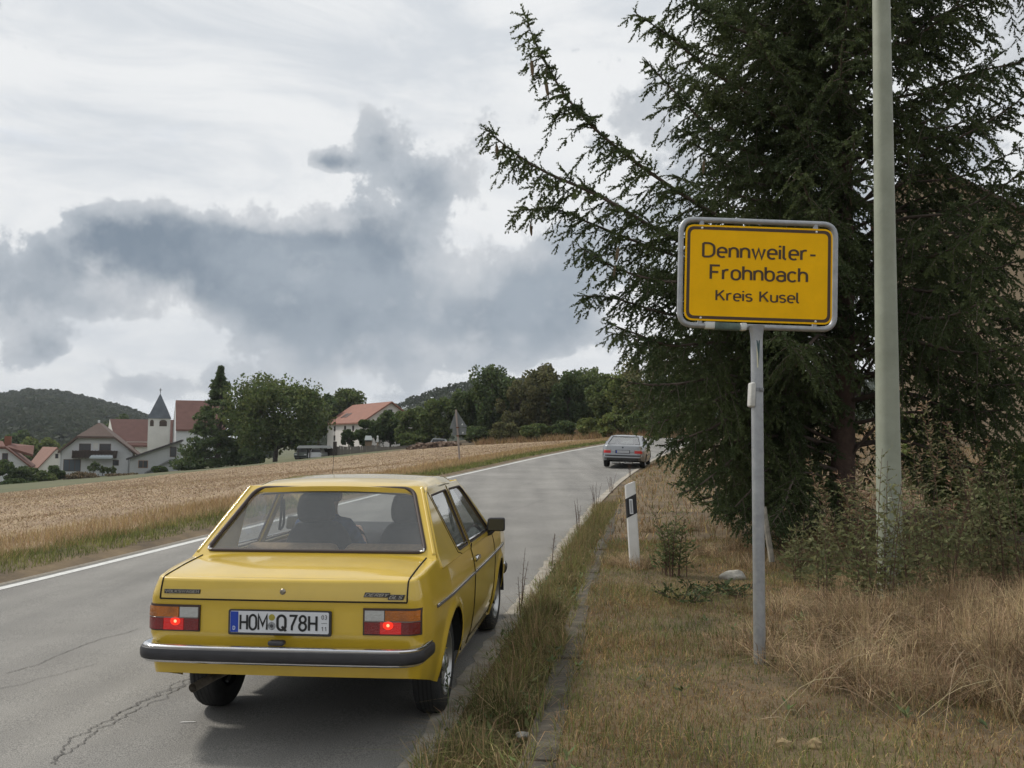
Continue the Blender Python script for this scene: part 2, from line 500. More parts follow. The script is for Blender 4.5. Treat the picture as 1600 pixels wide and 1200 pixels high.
_D = np.sqrt(((_cp[:, None, :2] - _cp[None, :, :2]) ** 2).sum(-1) + .5)
_wt = np.linalg.solve(np.block([[_D, np.ones((len(_cp), 1))], [np.ones((1, len(_cp))), np.zeros((1, 1))]]), np.r_[_cp[:, 2], 0])
def lat(X, Y):
    """signed distance to the right of the carriageway edge"""
    return (np.asarray(X, float) - xr(Y)) / np.sqrt(1 + dxr(Y) ** 2)
def hash2(X, Y):
    return (np.sin(X * 1.7 + np.sin(Y * 1.1) * 1.3) + np.sin(Y * 2.3 + np.sin(X * .9) * 1.7) + np.sin((X + Y) * 4.1) * .4) / 2.4
def zground(X, Y):
    X = np.atleast_1d(np.asarray(X, float)); Y = np.atleast_1d(np.asarray(Y, float))
    s = lat(X, Y)
    out = np.empty(len(X))
    for i in range(0, len(X), 20000):
        a, b = X[i:i + 20000], Y[i:i + 20000]
        d = np.sqrt((a[:, None] - _cp[:, 0]) ** 2 + (b[:, None] - _cp[:, 1]) ** 2 + .5)
        out[i:i + 20000] = d @ _wt[:-1] + _wt[-1] + EYE
    zr = zroad(Y)
    prof = np.interp(s, [-11, -8.5, -7, -6.15, -5.9, 0, .1, .46, .50, .72, 1.2, 2.6], [-.30, -.16, -.03, -.02, -.075, -.012, -.02, .01, .115, .13, .14, .165])
    bump = hash2(X, Y) * .018 * (s > .8)
    onroad = zr + prof + bump
    w = np.where(s > 0, sstep(1.4, 4.5, s), sstep(-8, -14, s) if False else sstep(8, 15, -s))
    w = np.where(Y > 130, 1, w)
    return onroad * (1 - w) + (out + bump) * w
def zg(x, y): return float(zground(x, y)[0])
def gp(px, py, z_guess=None):
    """where the line of sight through a photo position meets the ground"""
    a = at(px, py, 1.0); e = Vector((0, 0, EYE)); d = a - e
    t = 2.0
    prev = t
    while t < 400:
        p = e + d * t
        if p.z < zg(p.x, p.y): break
        prev = t; t *= 1.03
    lo, hi = prev, t
    for _ in range(18):
        m = (lo + hi) / 2; p = e + d * m
        if p.z < zg(p.x, p.y): hi = m
        else: lo = m
    p = e + d * hi
    return Vector((p.x, p.y, zg(p.x, p.y)))

def yfar(X): return np.interp(X, [-120, -43, -32, -21, -7.5, 6.8, 20], [30, 75, 90, 100, 105, 92, 70])

def build_ground():
    near = np.r_[np.arange(-3, 30, .35), np.arange(30, 130, 1.6)]
    Ys = np.r_[-400, -200, -100, -60, -40, -25, -15, -10, -6, near, 140, 155, 175, 200, 240, 300, 380, 480, 620, 800, 1100, 1600, 2500]
    ss = np.r_[-2500, -1500, -900, -600, -420, -300, -230, -180, -150, -130, np.arange(-115, -14, 2.5), np.arange(-14, -7, .7), -6.6, -6.15, -5.9, -5.7, -3, -.3, 0, .1, .3, .46, .5, .6, .72, .9,
               1.2, 1.6, 2.1, 2.6, 3.2, 4, 5, 6, 7.5, 9, 11, 13, 16, 20, 25, 32, 40, 55, 75, 100, 150, 230, 350, 600, 1000, 1800, 2600]
    Yg, Sg = np.meshgrid(Ys, ss, indexing='ij')
    X = xr(Yg) + Sg * np.sqrt(1 + dxr(Yg) ** 2)
    Z = zground(X.ravel(), Yg.ravel())
    V = np.c_[X.ravel(), Yg.ravel(), Z]
    ny, ns = len(Ys), len(ss)
    i = np.arange(ny - 1)[:, None] * ns + np.arange(ns - 1)[None, :]
    F = np.stack([i, i + 1, i + ns + 1, i + ns], -1).reshape(-1, 4)
    soil = mat('verge_soil', (.075, .053, .030), .95, vscale=1.8, bump=.8, bscale=25, col2=(.18, .128, .068), detail=9)
    field = mat('stubble_soil', (.23, .16, .10), .95, bump=.8, bscale=10, vscale=.5, col2=(.37, .275, .17), detail=8)
    meadow = mat('meadow', (.075, .085, .032), .95, vscale=.12, col2=(.115, .11, .048), bump=.5, bscale=6, detail=8)
    o = npmesh('ground', V, F, [soil, field, meadow])
    cx = V[F].mean(1)
    s = lat(cx[:, 0], cx[:, 1])
    isf = (s < -7.6) & (cx[:, 1] < yfar(cx[:, 0])) & (cx[:, 1] > -30) & (cx[:, 1] < 106) & (cx[:, 0] > -110)
    mi = np.where(isf, 1, np.where(((s > -7.6) & (s < 40) & (cx[:, 1] < 135)) | ((cx[:, 0] > -14) & (cx[:, 1] < 135)), 0, 2))
    o.data.polygons.foreach_set('material_index', mi.astype(np.int32)); o.data.shade_smooth()
    tag(o, 'gently rolling ground with verge, stubble field and meadow', 'ground', kind='structure')
build_ground()

def strip(s0, s1, y0, y1, dz, step=.5, jag0=0, jag1=0, seed=0, cross=.01):
    """sheet laid along the road between two lateral offsets"""
    rng = np.random.default_rng(seed)
    Ys = np.arange(y0, y1 + step, step)
    v, f = [], []
    for k, y in enumerate(Ys):
        c = math.sqrt(1 + float(dxr(y)) ** 2)
        a = s0 + rng.uniform(-jag0, jag0); b = s1 + rng.uniform(-jag1, jag1)
        cols = 6 if s1 - s0 > 1 else 1
        for j in range(cols + 1):
            s = a + (b - a) * j / cols
            v.append((float(xr(y)) + s * c, y, float(zroad(y)) + cross * s + dz))
        if k:
            n = cols + 1
            for j in range(cols):
                f.append(((k - 1) * n + j, (k - 1) * n + j + 1, k * n + j + 1, k * n + j))
    return v, f

def asphalt():
    m = bpy.data.materials.new('asphalt'); m.use_nodes = True
    nt = m.node_tree; N, L = nt.nodes, nt.links; b = N['Principled BSDF']
    tc = N.new('ShaderNodeTexCoord')
    def noise(s, d, r=.6, vec=None):
        n = N.new('ShaderNodeTexNoise'); n.inputs['Scale'].default_value = s; n.inputs['Detail'].default_value = d; n.inputs['Roughness'].default_value = r
        L.new(vec or tc.outputs['Object'], n.inputs['Vector']); return n.outputs[0]
    mp = N.new('ShaderNodeMapping'); mp.inputs['Rotation'].default_value = (0, 0, R(8)); mp.inputs['Scale'].default_value = (1.6, .12, 1)
    L.new(tc.outputs['Object'], mp.inputs[0])
    def rmp(fac, a, b_, pa=.35, pb=.65):
        r = N.new('ShaderNodeValToRGB'); r.color_ramp.elements[0].position = pa; r.color_ramp.elements[1].position = pb
        r.color_ramp.elements[0].color = (*a, 1); r.color_ramp.elements[1].color = (*b_, 1); L.new(fac, r.inputs[0]); return r.outputs[0]
    def mul(a, c):
        n = N.new('ShaderNodeMix'); n.data_type = 'RGBA'; n.blend_type = 'MULTIPLY'; n.inputs['Factor'].default_value = 1
        L.new(a, n.inputs[6]); L.new(c, n.inputs[7]); return n.outputs[2]
    c = rmp(noise(.5, 6), (.185, .180, .170), (.25, .243, .230))
    c = mul(c, rmp(noise(1.0, 4, .5, mp.outputs[0]), (.82, .82, .82), (1.06, 1.06, 1.05)))      # wheel tracks along the lane
    c = mul(c, rmp(noise(170, 2, .7), (.50, .50, .50), (1.5, 1.48, 1.44), .36, .64))             # stones in the surface
    L.new(c, b.inputs['Base Color']); b.inputs['Roughness'].default_value = .82; b.inputs['Specular IOR Level'].default_value = .35
    bp = N.new('ShaderNodeBump'); bp.inputs['Strength'].default_value = .5; bp.inputs['Distance'].default_value = .006
    L.new(noise(150, 3), bp.inputs['Height']); L.new(bp.outputs[0], b.inputs['Normal'])
    MATS['asphalt'] = m
    return m
M_WHITE = mat('road_paint', (.60, .60, .575), .8, var=.16, vscale=14, bump=.2, bscale=80, detail=8)
def build_road():
    road = obj('road', strip(-ROADW, 0, -20, 118, 0), asphalt(), smooth=180)
    tag(road, 'grey asphalt country road curving uphill to the right', 'road', kind='structure')
    obj('edge_line', strip(-ROADW + .10, -ROADW + .23, -20, 100, .004, jag0=.004, jag1=.004), M_WHITE, road)
    dust = mat('dusty_kerb', (.24, .215, .175), .95, vscale=5, col2=(.44, .40, .335), bump=.6, bscale=50, detail=8)
    obj('edge_strip', strip(-.13, .03, -5, 70, .006, step=.16, jag0=.03, seed=3), dust, road)
    gravel = mat('edge_gravel', (.18, .16, .13), .95, vscale=22, col2=(.30, .27, .22), bump=.8, bscale=60, detail=8)
    obj('gravel_shoulder', strip(-ROADW - .28, -ROADW + .02, -20, 70, .003, step=.2, jag0=.06, seed=5), gravel, road)
    # cracks sealed by dirt, running diagonally over the lane
    dark = mat('crack_dirt', (.115, .11, .103), .95, var=.3, vscale=30)
    rng = random.Random(4)
    def crack(pts, w, n=60, jit=.035):
        P = [gp(*p) for p in pts]
        path = bezier(P, n)
        L_, Rr = [], []
        v, f = [], []
        off = 0
        for i, p in enumerate(path):
            off = off * .8 + rng.uniform(-jit, jit) * .6
            t = (path[min(i + 1, n)] - path[max(i - 1, 0)]); t.z = 0; t.normalize()
            nrm = Vector((-t.y, t.x, 0))
            c = p + nrm * off
            s = float(lat(c.x, c.y)); z = float(zroad(c.y)) + .01 * s + .0045
            ww = w * rng.uniform(.45, 1.0)
            for sg in (-1, 1):
                q = c + nrm * ww * sg; v.append((q.x, q.y, z))
            if i: f.append((2 * i - 2, 2 * i - 1, 2 * i + 1, 2 * i))
        obj('crack', (v, f), dark, road)
    crack([(75, 1198), (120, 1160), (165, 1130), (230, 1095), (296, 1066), (345, 1045)], .0055, 90)
    crack([(90, 1199), (150, 1150), (200, 1120), (262, 1092), (310, 1062)], .005, 70)
    crack([(200, 1112), (245, 1086), (280, 1070), (300, 1060)], .004, 40)
    crack([(10, 1056), (60, 1042), (140, 1008), (215, 985)], .004, 50, .02)
    crack([(-5, 1080), (80, 1060), (150, 1040)], .003, 40, .02)
    crack([(800, 800), (850, 783), (930, 770)], .006, 40, .05)
    crack([(770, 768), (850, 752), (925, 745)], .008, 40, .05)
    p = gp(293, 1133)
    mk = obj('paint_scrape', ([(-.045, -.006, 0), (.045, -.003, 0), (.04, .008, 0), (-.03, .008, 0)], [(0, 1, 2, 3)]), M_WHITE, road)
    mk.location = (p.x, p.y, float(zroad(p.y)) + .01 * float(lat(p.x, p.y)) + .005); mk.rotation_euler = (0, 0, R(4))
    return road
ROAD = build_road()

def build_kerb():
    """row of weathered concrete kerb stones between gutter and verge"""
    t = thing('kerb', 'row of weathered grey concrete kerb stones half overgrown by verge grass', 'kerb', (0, 0, 0))
    m = mat('kerb_concrete', (.050, .043, .032), .95, vscale=7, col2=(.115, .10, .076), bump=.9, bscale=22, detail=8)
    rng = random.Random(2)
    y = 1.2; k = 0
    while y < 17:
        y2 = y + .985
        a = Vector((float(xr(y)) + .485 * math.sqrt(1 + float(dxr(y)) ** 2), y, float(zroad(y)))); b = Vector((float(xr(y2)) + .485 * math.sqrt(1 + float(dxr(y2)) ** 2), y2, float(zroad(y2))))
        ln = (b - a).length
        h = .13 + rng.uniform(-.012, .012)
        o = obj('kerb_stone', rbox(0, .17, 0, ln - .012, -.25, h, .018, 2), m, t, 40)
        o.location = a + Vector((rng.uniform(-.012, .012), 0, 0))
        o.rotation_euler = (math.asin((b.z - a.z) / ln), R(rng.uniform(-3, 3)), -math.atan2(b.x - a.x, b.y - a.y))
        y = y2; k += 1
build_kerb()

# ------------------------------------------------------------------ grass and stubble
def blades(P, h, w, lean, rng, seg=2, bend=.5, dirbias=None):
    """tapered blades rooted at P (n,3); returns V,F (triangles)"""
    n = len(P)
    yaw = rng.uniform(0, 2 * np.pi, n)
    la = rng.uniform(0, 2 * np.pi, n)
    if dirbias is not None: la = la * .35 + dirbias
    lv = np.c_[np.cos(la), np.sin(la)] * (np.abs(rng.normal(0, 1, n)) * lean)[:, None]
    wv = np.c_[np.cos(yaw), np.sin(yaw), np.zeros(n)] * (w / 2)[:, None]
    V = []
    if seg == 1:
        tip = P + np.c_[lv * h[:, None], h]
        V = np.stack([P - wv, P + wv, tip], 1).reshape(-1, 3)
        F = np.arange(3 * n).reshape(-1, 3)
        return V, F
    mid = P + np.c_[lv * h[:, None] * .35, h * .55]
    tip = P + np.c_[lv * h[:, None] * 1.0, h * (1 - np.minimum(.5, (lv ** 2).sum(1) * bend))]
    V = np.stack([P - wv, P + wv, mid + wv * .7, mid - wv * .7, tip], 1).reshape(-1, 3)
    b = np.arange(n)[:, None] * 5
    F = np.concatenate([b + [0, 1, 2], b + [0, 2, 3], b + [3, 2, 4]], 0)
    return V, F

def scatter(rng, n, xmin, xmax, ymin, ymax, ok, power=1.0):
    Y = ymin + (ymax - ymin) * rng.uniform(0, 1, n) ** power
    X = rng.uniform(xmin, xmax, n)
    k = ok(X, Y)
    return X[k], Y[k]
def inview(X, Y, m=.08):
    u = X / np.maximum(Y, .1)
    return (u > -.5714 - m) & (u < .5714 + m)

def build_grass():
    rng = np.random.default_rng(11)
    dry = mat('dry_grass', (.17, .105, .045), .85, island=.65, translucent=.2, vscale=1.0, col2=(.42, .285, .13), detail=8)
    grn = mat('green_grass', (.095, .125, .034), .8, island=.55, translucent=.4, vscale=1.1, col2=(.25, .25, .08), detail=8)
    straw = mat('pale_straw', (.42, .34, .21), .8, island=.35, translucent=.2)
    # verge: short dry turf right of the kerb
    def verge(n, y0, y1, hs, ws, m, name, label, sel, seed, lean=1.0, s0=.60, power=1.0, xm=9):
        r = np.random.default_rng(seed)
        X, Y = scatter(r, n, -1.0, xm, y0, y1, lambda X, Y: (lat(X, Y) > s0) & inview(X, Y) & sel(X, Y, r), power)
        P = np.c_[X, Y, zground(X, Y) - .01]
        h = r.uniform(.4, 1.0, len(X)) * hs * (1 + .5 * hash2(X * 1.3, Y * 1.3)); w = r.uniform(.6, 1.2, len(X)) * ws
        V, F = blades(P, h, w, lean, r)
        o = npmesh(name, V, F, m); tag(o, label, 'grass', kind='stuff')
    clump = lambda X, Y, r: hash2(X * 2.1 + 3, Y * 1.9) + r.normal(0, .5, len(X))
    verge(240000, 2.4, 13, .075, .0042, dry, 'dry_turf', 'short dry yellow brown turf covering the right verge', lambda X, Y, r: clump(X, Y, r) > -.22, 21, power=1.15, xm=6)
    verge(150000, 2.4, 13, .085, .0042, grn, 'green_turf', 'patches of short green grass among the dry turf of the verge', lambda X, Y, r: (clump(X, Y, r) < .16) | ((lat(X, Y) < 1.5) & (r.uniform(0, 1, len(X)) < .5)), 22, power=1.15, xm=6)
    verge(45000, 12, 45, .20, .014, dry, 'far_dry_grass', 'knee high dry grass on the bank beyond the delineator post', lambda X, Y, r: lat(X, Y) < 14, 23, s0=.25, xm=22)
    verge(9000, 12, 45, .16, .014, grn, 'far_green_grass', 'thin green grass along the road edge beyond the delineator post', lambda X, Y, r: lat(X, Y) < 2.2, 24, s0=.1, xm=14)
    # long bleached grass around the sign post foot and lamp post
    r = np.random.default_rng(31)
    C = [(1215, 1030, .45), (1260, 1010, .8), (1320, 1010, 1.0), (1390, 990, 1.1), (1460, 980, 1.1), (1530, 970, 1.2), (1590, 985, 1.2), (1500, 1030, 1.0), (1570, 1050, 1.0), (1440, 1040, .8), (1350, 1060, .8),
         (1290, 1070, .7), (1590, 1110, .9), (1620, 1020, 1.2), (1660, 1080, 1.2), (1230, 960, .5), (1310, 960, .7), (1400, 1090, .5), (1520, 1100, .6), (1650, 960, 1.1), (1585, 930, 1.1), (1480, 930, .9), (1330, 925, .6),
         (986, 884, .30), (1000, 888, .3), (1040, 885, .35), (1100, 870, .4), (1160, 860, .5), (1080, 830, .4), (1130, 800, .5), (1010, 830, .3), (1180, 890, .4), (1240, 880, .5)]
    VV, FF, nv = [], [], 0
    for px, py, sc in C:
        c = gp(px, py)
        for q in range(9):
            a, rad = r.uniform(0, 6.28), abs(r.normal(0, .22))
            cx, cy = c.x + math.cos(a) * rad, c.y + math.sin(a) * rad
            n = int(55 * (.4 + sc))
            X = cx + r.normal(0, .045, n); Y = cy + r.normal(0, .045, n)
            V, F = blades(np.c_[X, Y, zground(X, Y) - .01], r.uniform(.45, 1, n) * .42 * (.35 + .75 * sc), r.uniform(.0024, .0056, n), 1.25, r, bend=.55)
            VV.append(V); FF.append(F + nv); nv += len(V)
    o = npmesh('long_dry_grass', np.concatenate(VV), np.concatenate(FF), straw2 := mat('bleached_grass', (.20, .135, .07), .85, island=.65, translucent=.2, vscale=1.8, col2=(.48, .36, .21)))
    tag(o, 'long bleached grass tussocks around the sign post and lamp post feet', 'grass', kind='stuff')
    # pale stiff stalks lying over the tussocks
    g = Geo()
    for k in range(70):
        px, py = r.uniform(1170, 1640), r.uniform(960, 1190)
        c = gp(px, py); a = r.uniform(0, 6.28); ln = r.uniform(.18, .5)
        p0 = Vector((c.x, c.y, c.z + .02)); d = Vector((math.cos(a), math.sin(a) * .6, 0))
        pts = [p0, p0 + d * ln * .5 + Vector((0, 0, ln * r.uniform(.3, .7))), p0 + d * ln + Vector((0, 0, ln * r.uniform(.15, .75)))]
        g.add(tube(bezier(pts, 5), [.0013] * 5 + [.0006], 3))
    o = obj('straw_stalks', g.out(), straw); tag(o, 'thin pale straw stalks bent over the long grass', 'grass', kind='stuff')
    # gutter strip between asphalt and kerb: rank green and brown weeds
    r = np.random.default_rng(41)
    def gutter(n, y0, y1, hs, ws, m, name, label, seed):
        r = np.random.default_rng(seed)
        Y = y0 + (y1 - y0) * r.uniform(0, 1, n) ** 1.5
        s = np.clip(r.normal(.27, .13, n) + .08 * np.sin(Y * 3.1) * np.sin(Y * 1.3), -.04, .53)
        X = xr(Y) + s * np.sqrt(1 + dxr(Y) ** 2)
        k = inview(X, Y); X, Y, s = X[k], Y[k], s[k]
        P = np.c_[X, Y, zground(X, Y) - .005]
        h = r.uniform(.3, 1, len(X)) * hs * (1 + .75 * hash2(X * 5, Y * 3.4)) * np.clip(1.25 - np.abs(s - .26) * 2.2, .35, 1.2)
        V, F = blades(P, h, r.uniform(.6, 1.2, len(X)) * ws, .95, r, bend=.6)
        o = npmesh(name, V, F, m); tag(o, label, 'grass', kind='stuff')
    gutter(24000, 2.6, 20, .23, .0055, grn, 'gutter_grass', 'rank green grass growing in the gutter along the road edge', 42)
    gutter(17000, 2.6, 20, .27, .0045, mat('brown_weeds', (.24, .16, .08), .9, island=.5, translucent=.2, vscale=1.5, col2=(.34, .25, .13)), 'gutter_weeds', 'withered brown weeds mixed into the gutter grass', 43)
    # left roadside: green fringe, then uncut straw, then stubble
    def left(n, y0, y1, s0, s1, hs, ws, m, name, label, seed, lean=.5, power=1.6, seg=1, cat='grass'):
        r = np.random.default_rng(seed)
        Y = y0 + (y1 - y0) * r.uniform(0, 1, n) ** power
        s = r.uniform(s0, s1, n)
        X = xr(Y) + s * np.sqrt(1 + dxr(Y) ** 2)
        k = inview(X, Y, .03); X, Y = X[k], Y[k]
        sc = np.clip(Y / 14, .8, 5)
        V, F = blades(np.c_[X, Y, zground(X, Y) - .01], r.uniform(.4, 1, len(X)) * hs * (1 + .4 * hash2(X, Y * 1.2)), r.uniform(.6, 1.2, len(X)) * ws * sc, lean, r, seg=seg)
        o = npmesh(name, V, F, m); tag(o, label, cat, kind='stuff')
    left(36000, 8, 80, -7.7, -6.2, .13, .011, grn, 'roadside_grass', 'green grass fringe along the left edge of the road', 51)
    left(40000, 8, 85, -9.6, -7.0, .24, .009, mat('tall_straw', (.34, .235, .115), .85, island=.5, translucent=.2, vscale=.7, col2=(.45, .33, .175)), 'uncut_straw', 'strip of tall dry grass between green fringe and stubble field', 52)
    # stubble rows over the harvested field
    r = np.random.default_rng(61)
    n = 260000
    Y = 8 + 98 * r.uniform(0, 1, n) ** 1.7
    u = r.uniform(-.60, .25, n)
    X = u * Y
    s = lat(X, Y)
    k = (s < -8.6) & (Y < yfar(X)); X, Y = X[k], Y[k]
    sc = np.clip(Y / 16, .8, 4.5)
    V, F = blades(np.c_[X, Y, zground(X, Y) - .01], r.uniform(.3, 1, len(X)) * .075, r.uniform(.5, 1.2, len(X)) * .016 * sc, 1.6, r, seg=1)
    o = npmesh('stubble', V, F, mat('stubble_straw', (.29, .20, .12), .85, island=.5, vscale=.35, col2=(.45, .34, .21), detail=8))
    tag(o, 'harvested stubble field of short golden brown straw', 'field', kind='stuff')

def edge_grass():
    r = np.random.default_rng(72)
    X, Y = scatter(r, 50000, -4, 30, 78, 118, lambda X, Y: (Y > yfar(X) - 3) & (lat(X, Y) < 12) & inview(X, Y))
    V, F = blades(np.c_[X, Y, zground(X, Y) - .02], r.uniform(.4, 1, len(X)) * .8 * (1 + .4 * hash2(X, Y)), r.uniform(.05, .09, len(X)), .5, r, seg=1)
    o = npmesh('field_edge_grass', V, F, mat('edge_grass', (.25, .165, .08), .9, island=.45, vscale=.2, col2=(.37, .265, .135)))
    tag(o, 'tall brown grass at the foot of the tree row beyond the field', 'grass', kind='stuff')

def broad_weeds():
    """small rosettes of broad leaves among the turf and gutter grass"""
    r = np.random.default_rng(91)
    P, D, S = [], [], []
    for k in range(420):
        y = 2.8 + 9 * r.uniform() ** 1.2
        s = r.uniform(.02, .5) if k < 190 else r.uniform(.6, 4.2)
        x = float(xr(y)) + s * math.sqrt(1 + float(dxr(y)) ** 2)
        if hash2(np.array([x * 1.4 + 5]), np.array([y * 1.2]))[0] < .05 and k >= 190: continue
        z = zg(x, y)
        for q in range(r.integers(4, 9)):
            a = r.uniform(0, 6.28); e = r.uniform(.15, 1.0); sz = r.uniform(.03, .075)
            d = np.array([math.cos(a), math.sin(a), e])
            P.append(np.array([x, y, z + .015]) + d * sz * .5 + [0, 0, r.uniform(0, .12) if k < 190 else r.uniform(0, .03)]); D.append(d); S.append(sz)
    D = np.array(D); D /= np.linalg.norm(D, axis=1, keepdims=True)
    n = len(P)
    side = np.cross(D, [0, 0, 1.]); side /= np.linalg.norm(side, axis=1, keepdims=True)
    P = np.array(P); S = np.array(S)[:, None]
    V = np.stack([P - D * S * .5, P + side * S * .2, P + D * S * .55, P - side * S * .2], 1).reshape(-1, 3)
    F = np.arange(4 * n).reshape(-1, 4)
    o = npmesh('broadleaf_weeds', V, F, mat('weed_leaf', (.075, .105, .032), .7, island=.45, translucent=.3, vscale=2, col2=(.13, .165, .05)))
    tag(o, 'small broad leaved green weeds scattered over gutter and verge', 'weeds', kind='stuff')
build_grass()
edge_grass()
broad_weeds()
# ------------------------------------------------------------------ cars
def car_shell(sp):
    """half ring loft (front centre -> side -> rear centre), mirrored; returns verts, faces, and helper curves"""
    wz, wv = zip(*sp['w']); wmax = max(wv)
    rz_, rv = zip(*sp['rear']); fz_, fv = zip(*sp['front'])
    py_, pw = zip(*sp['plan']); ty, tz = zip(*sp['top'])
    yR, yF, cr = sp['yR'], sp['yF'], sp['corner']
    arch = sp['arch']; AR = sp['arch_r']; AZ = sp['arch_z']
    def planw(y): return interp(y, py_, pw)
    ring = []                                   # (x, y, kind)
    wf, wr = planw(yF), planw(yR)
    for k in range(5): ring.append(((wf - cr) * k / 5, yF + .03 * (1 - (k / 5) ** 2), 'f'))
    for k in range(6):
        a = R(90 - 90 * k / 5); ring.append((wf - cr + cr * math.cos(a), yF - cr + cr * math.sin(a), 'f' if k < 3 else 's'))
    ys = set(np.round(np.linspace(yF - cr - .06, yR + cr + .06, 40), 3))
    for ya in arch:
        for k in range(33):
            a = math.pi * k / 32; ys.add(round(ya + AR * math.cos(a), 4))
        ys.add(round(ya + AR + .004, 4)); ys.add(round(ya - AR - .004, 4))
        for e in (.03, .06): ys.add(round(ya + AR + e, 4)); ys.add(round(ya - AR - e, 4))
    for y in sp.get('cuts', []): ys.add(y)
    ys = sorted(ys, reverse=True)
    ys = [y for i, y in enumerate(ys) if i == 0 or ys[i - 1] - y > .0035]
    for y in ys: ring.append((planw(y), y, 's'))
    for k in range(7):
        a = R(-90 * k / 6); ring.append((wr - cr + cr * math.cos(a), yR + cr + cr * math.sin(a), 's' if k < 3 else 'r'))
    for k in range(1, 10): ring.append(((wr - cr) * (1 - k / 9), yR - .012 * (1 - (1 - k / 9) ** 2), 'r'))
    n = len(ring)
    def zbot(x, y, kd):
        for ya in arch:
            if abs(y - ya) < AR: return max(AZ + math.sqrt(max(0, AR * AR - (y - ya) ** 2)), sp['sill'])
        if kd == 'f' or y > arch[1] + AR: return interp(y, [arch[1] + AR, yF], [sp['sill'] + .02, sp['apron_f']])
        if y < arch[0] - AR: return interp(y, [yR, arch[0] - AR], [sp['apron_r'], sp['sill'] + .06])
        return sp['sill']
    def surf(i, z):
        x, y, kd = ring[i]
        k = interp(z, wz, wv) / wmax
        xx = x * k
        rw = 1 - float(sstep(yR + .12, yR + .55, y)); fw = float(sstep(yF - .5, yF - .12, y))
        yy = y + rw * interp(z, rz_, rv) + fw * interp(z, fz_, fv)
        if kd == 's':
            for ya in arch:
                dd = math.hypot(y - ya, z - AZ) - AR
                xx += sp['flare'] * math.exp(-((dd - .02) / .03) ** 2)
        return Vector((xx, yy, z))
    NV = 16
    rows = []
    nrm = []
    for i in range(n):
        a, b = ring[max(i - 1, 0)], ring[min(i + 1, n - 1)]
        t = Vector((b[0] - a[0], b[1] - a[1])); t.normalize()
        nn = Vector((-t.y, t.x)); 
        if i == 0: nn = Vector((0, 1))
        if i == n - 1: nn = Vector((0, -1))
        nrm.append(nn)
    top_idx = None
    for v in range(NV + 1):
        row = []
        for i in range(n):
            zb = zbot(*ring[i]); zt = interp(ring[i][1], ty, tz)
            row.append(surf(i, zb + (zt - zb) * (v / NV)))
        rows.append(row)
    rr = sp['round']
    for a in (25, 50, 72, 90):
        row = []
        for i in range(n):
            p = rows[NV][i]; q = rr * (1 - math.cos(R(a)))
            row.append(Vector((p.x - nrm[i].x * q, p.y - nrm[i].y * q, p.z + rr * math.sin(R(a)) * .7)))
        row[0].x = 0; row[-1].x = 0
        rows.append(row)
    V, F = [], []
    nr = len(rows)
    # mirrored full ring
    def vid(v, i, sgn): return (v * n + i) * 2 + (0 if sgn > 0 else 1)
    for v in range(nr):
        for i in range(n):
            p = rows[v][i]
            V.append((max(p.x, 0), p.y, p.z)); V.append((-max(p.x, 0), p.y, p.z))
    for v in range(nr - 1):
        for i in range(n - 1):
            F.append((vid(v, i, 1), vid(v, i + 1, 1), vid(v + 1, i + 1, 1), vid(v + 1, i, 1))[::-1])
            F.append((vid(v, i, -1), vid(v, i + 1, -1), vid(v + 1, i + 1, -1), vid(v + 1, i, -1)))
    inner = rows[-1]
    def lid(i0, i1, crown):
        nx = 12; yend = inner[i1].y if ring[i1][1] < 0 else inner[i0].y
        base = len(V)
        for i in range(i0, i1 + 1):
            p = inner[i]
            for k in range(nx + 1):
                s = -1 + 2 * k / nx
                V.append((p.x * s, p.y, p.z - .0008 + crown * (1 - s ** 4) * min(1, abs(p.y - yend) / .22)))
        nrow = i1 - i0
        if ring[i1][1] < 0:                       # last row follows the bowed rear edge
            tail = sorted([(q.x, q.y, q.z) for q in inner[i1:]])
            for k in range(nx + 1):
                x = inner[i1].x * (-1 + 2 * k / nx)
                V.append((x, interp(abs(x), [t[0] for t in tail], [t[1] for t in tail]), interp(abs(x), [t[0] for t in tail], [t[2] for t in tail])))
            nrow += 1
        for r in range(nrow):
            for k in range(nx):
                a = base + r * (nx + 1) + k
                F.append((a, a + 1, a + nx + 2, a + nx + 1)[::-1])
    fi = [i for i in range(n) if ring[i][1] > sp['hood_y'] and i >= 10]
    ri = [i for i in range(n) if ring[i][1] < sp['deck_y'] and i <= n - 10]
    lid(5, fi[-1], .012); lid(ri[0], n - 10, sp.get('deck_crown', .012))
    return V, F, rows, ring

def sheet(poly):
    return [(p[0], p[1], 0) for p in poly], [tuple(range(len(poly)))]

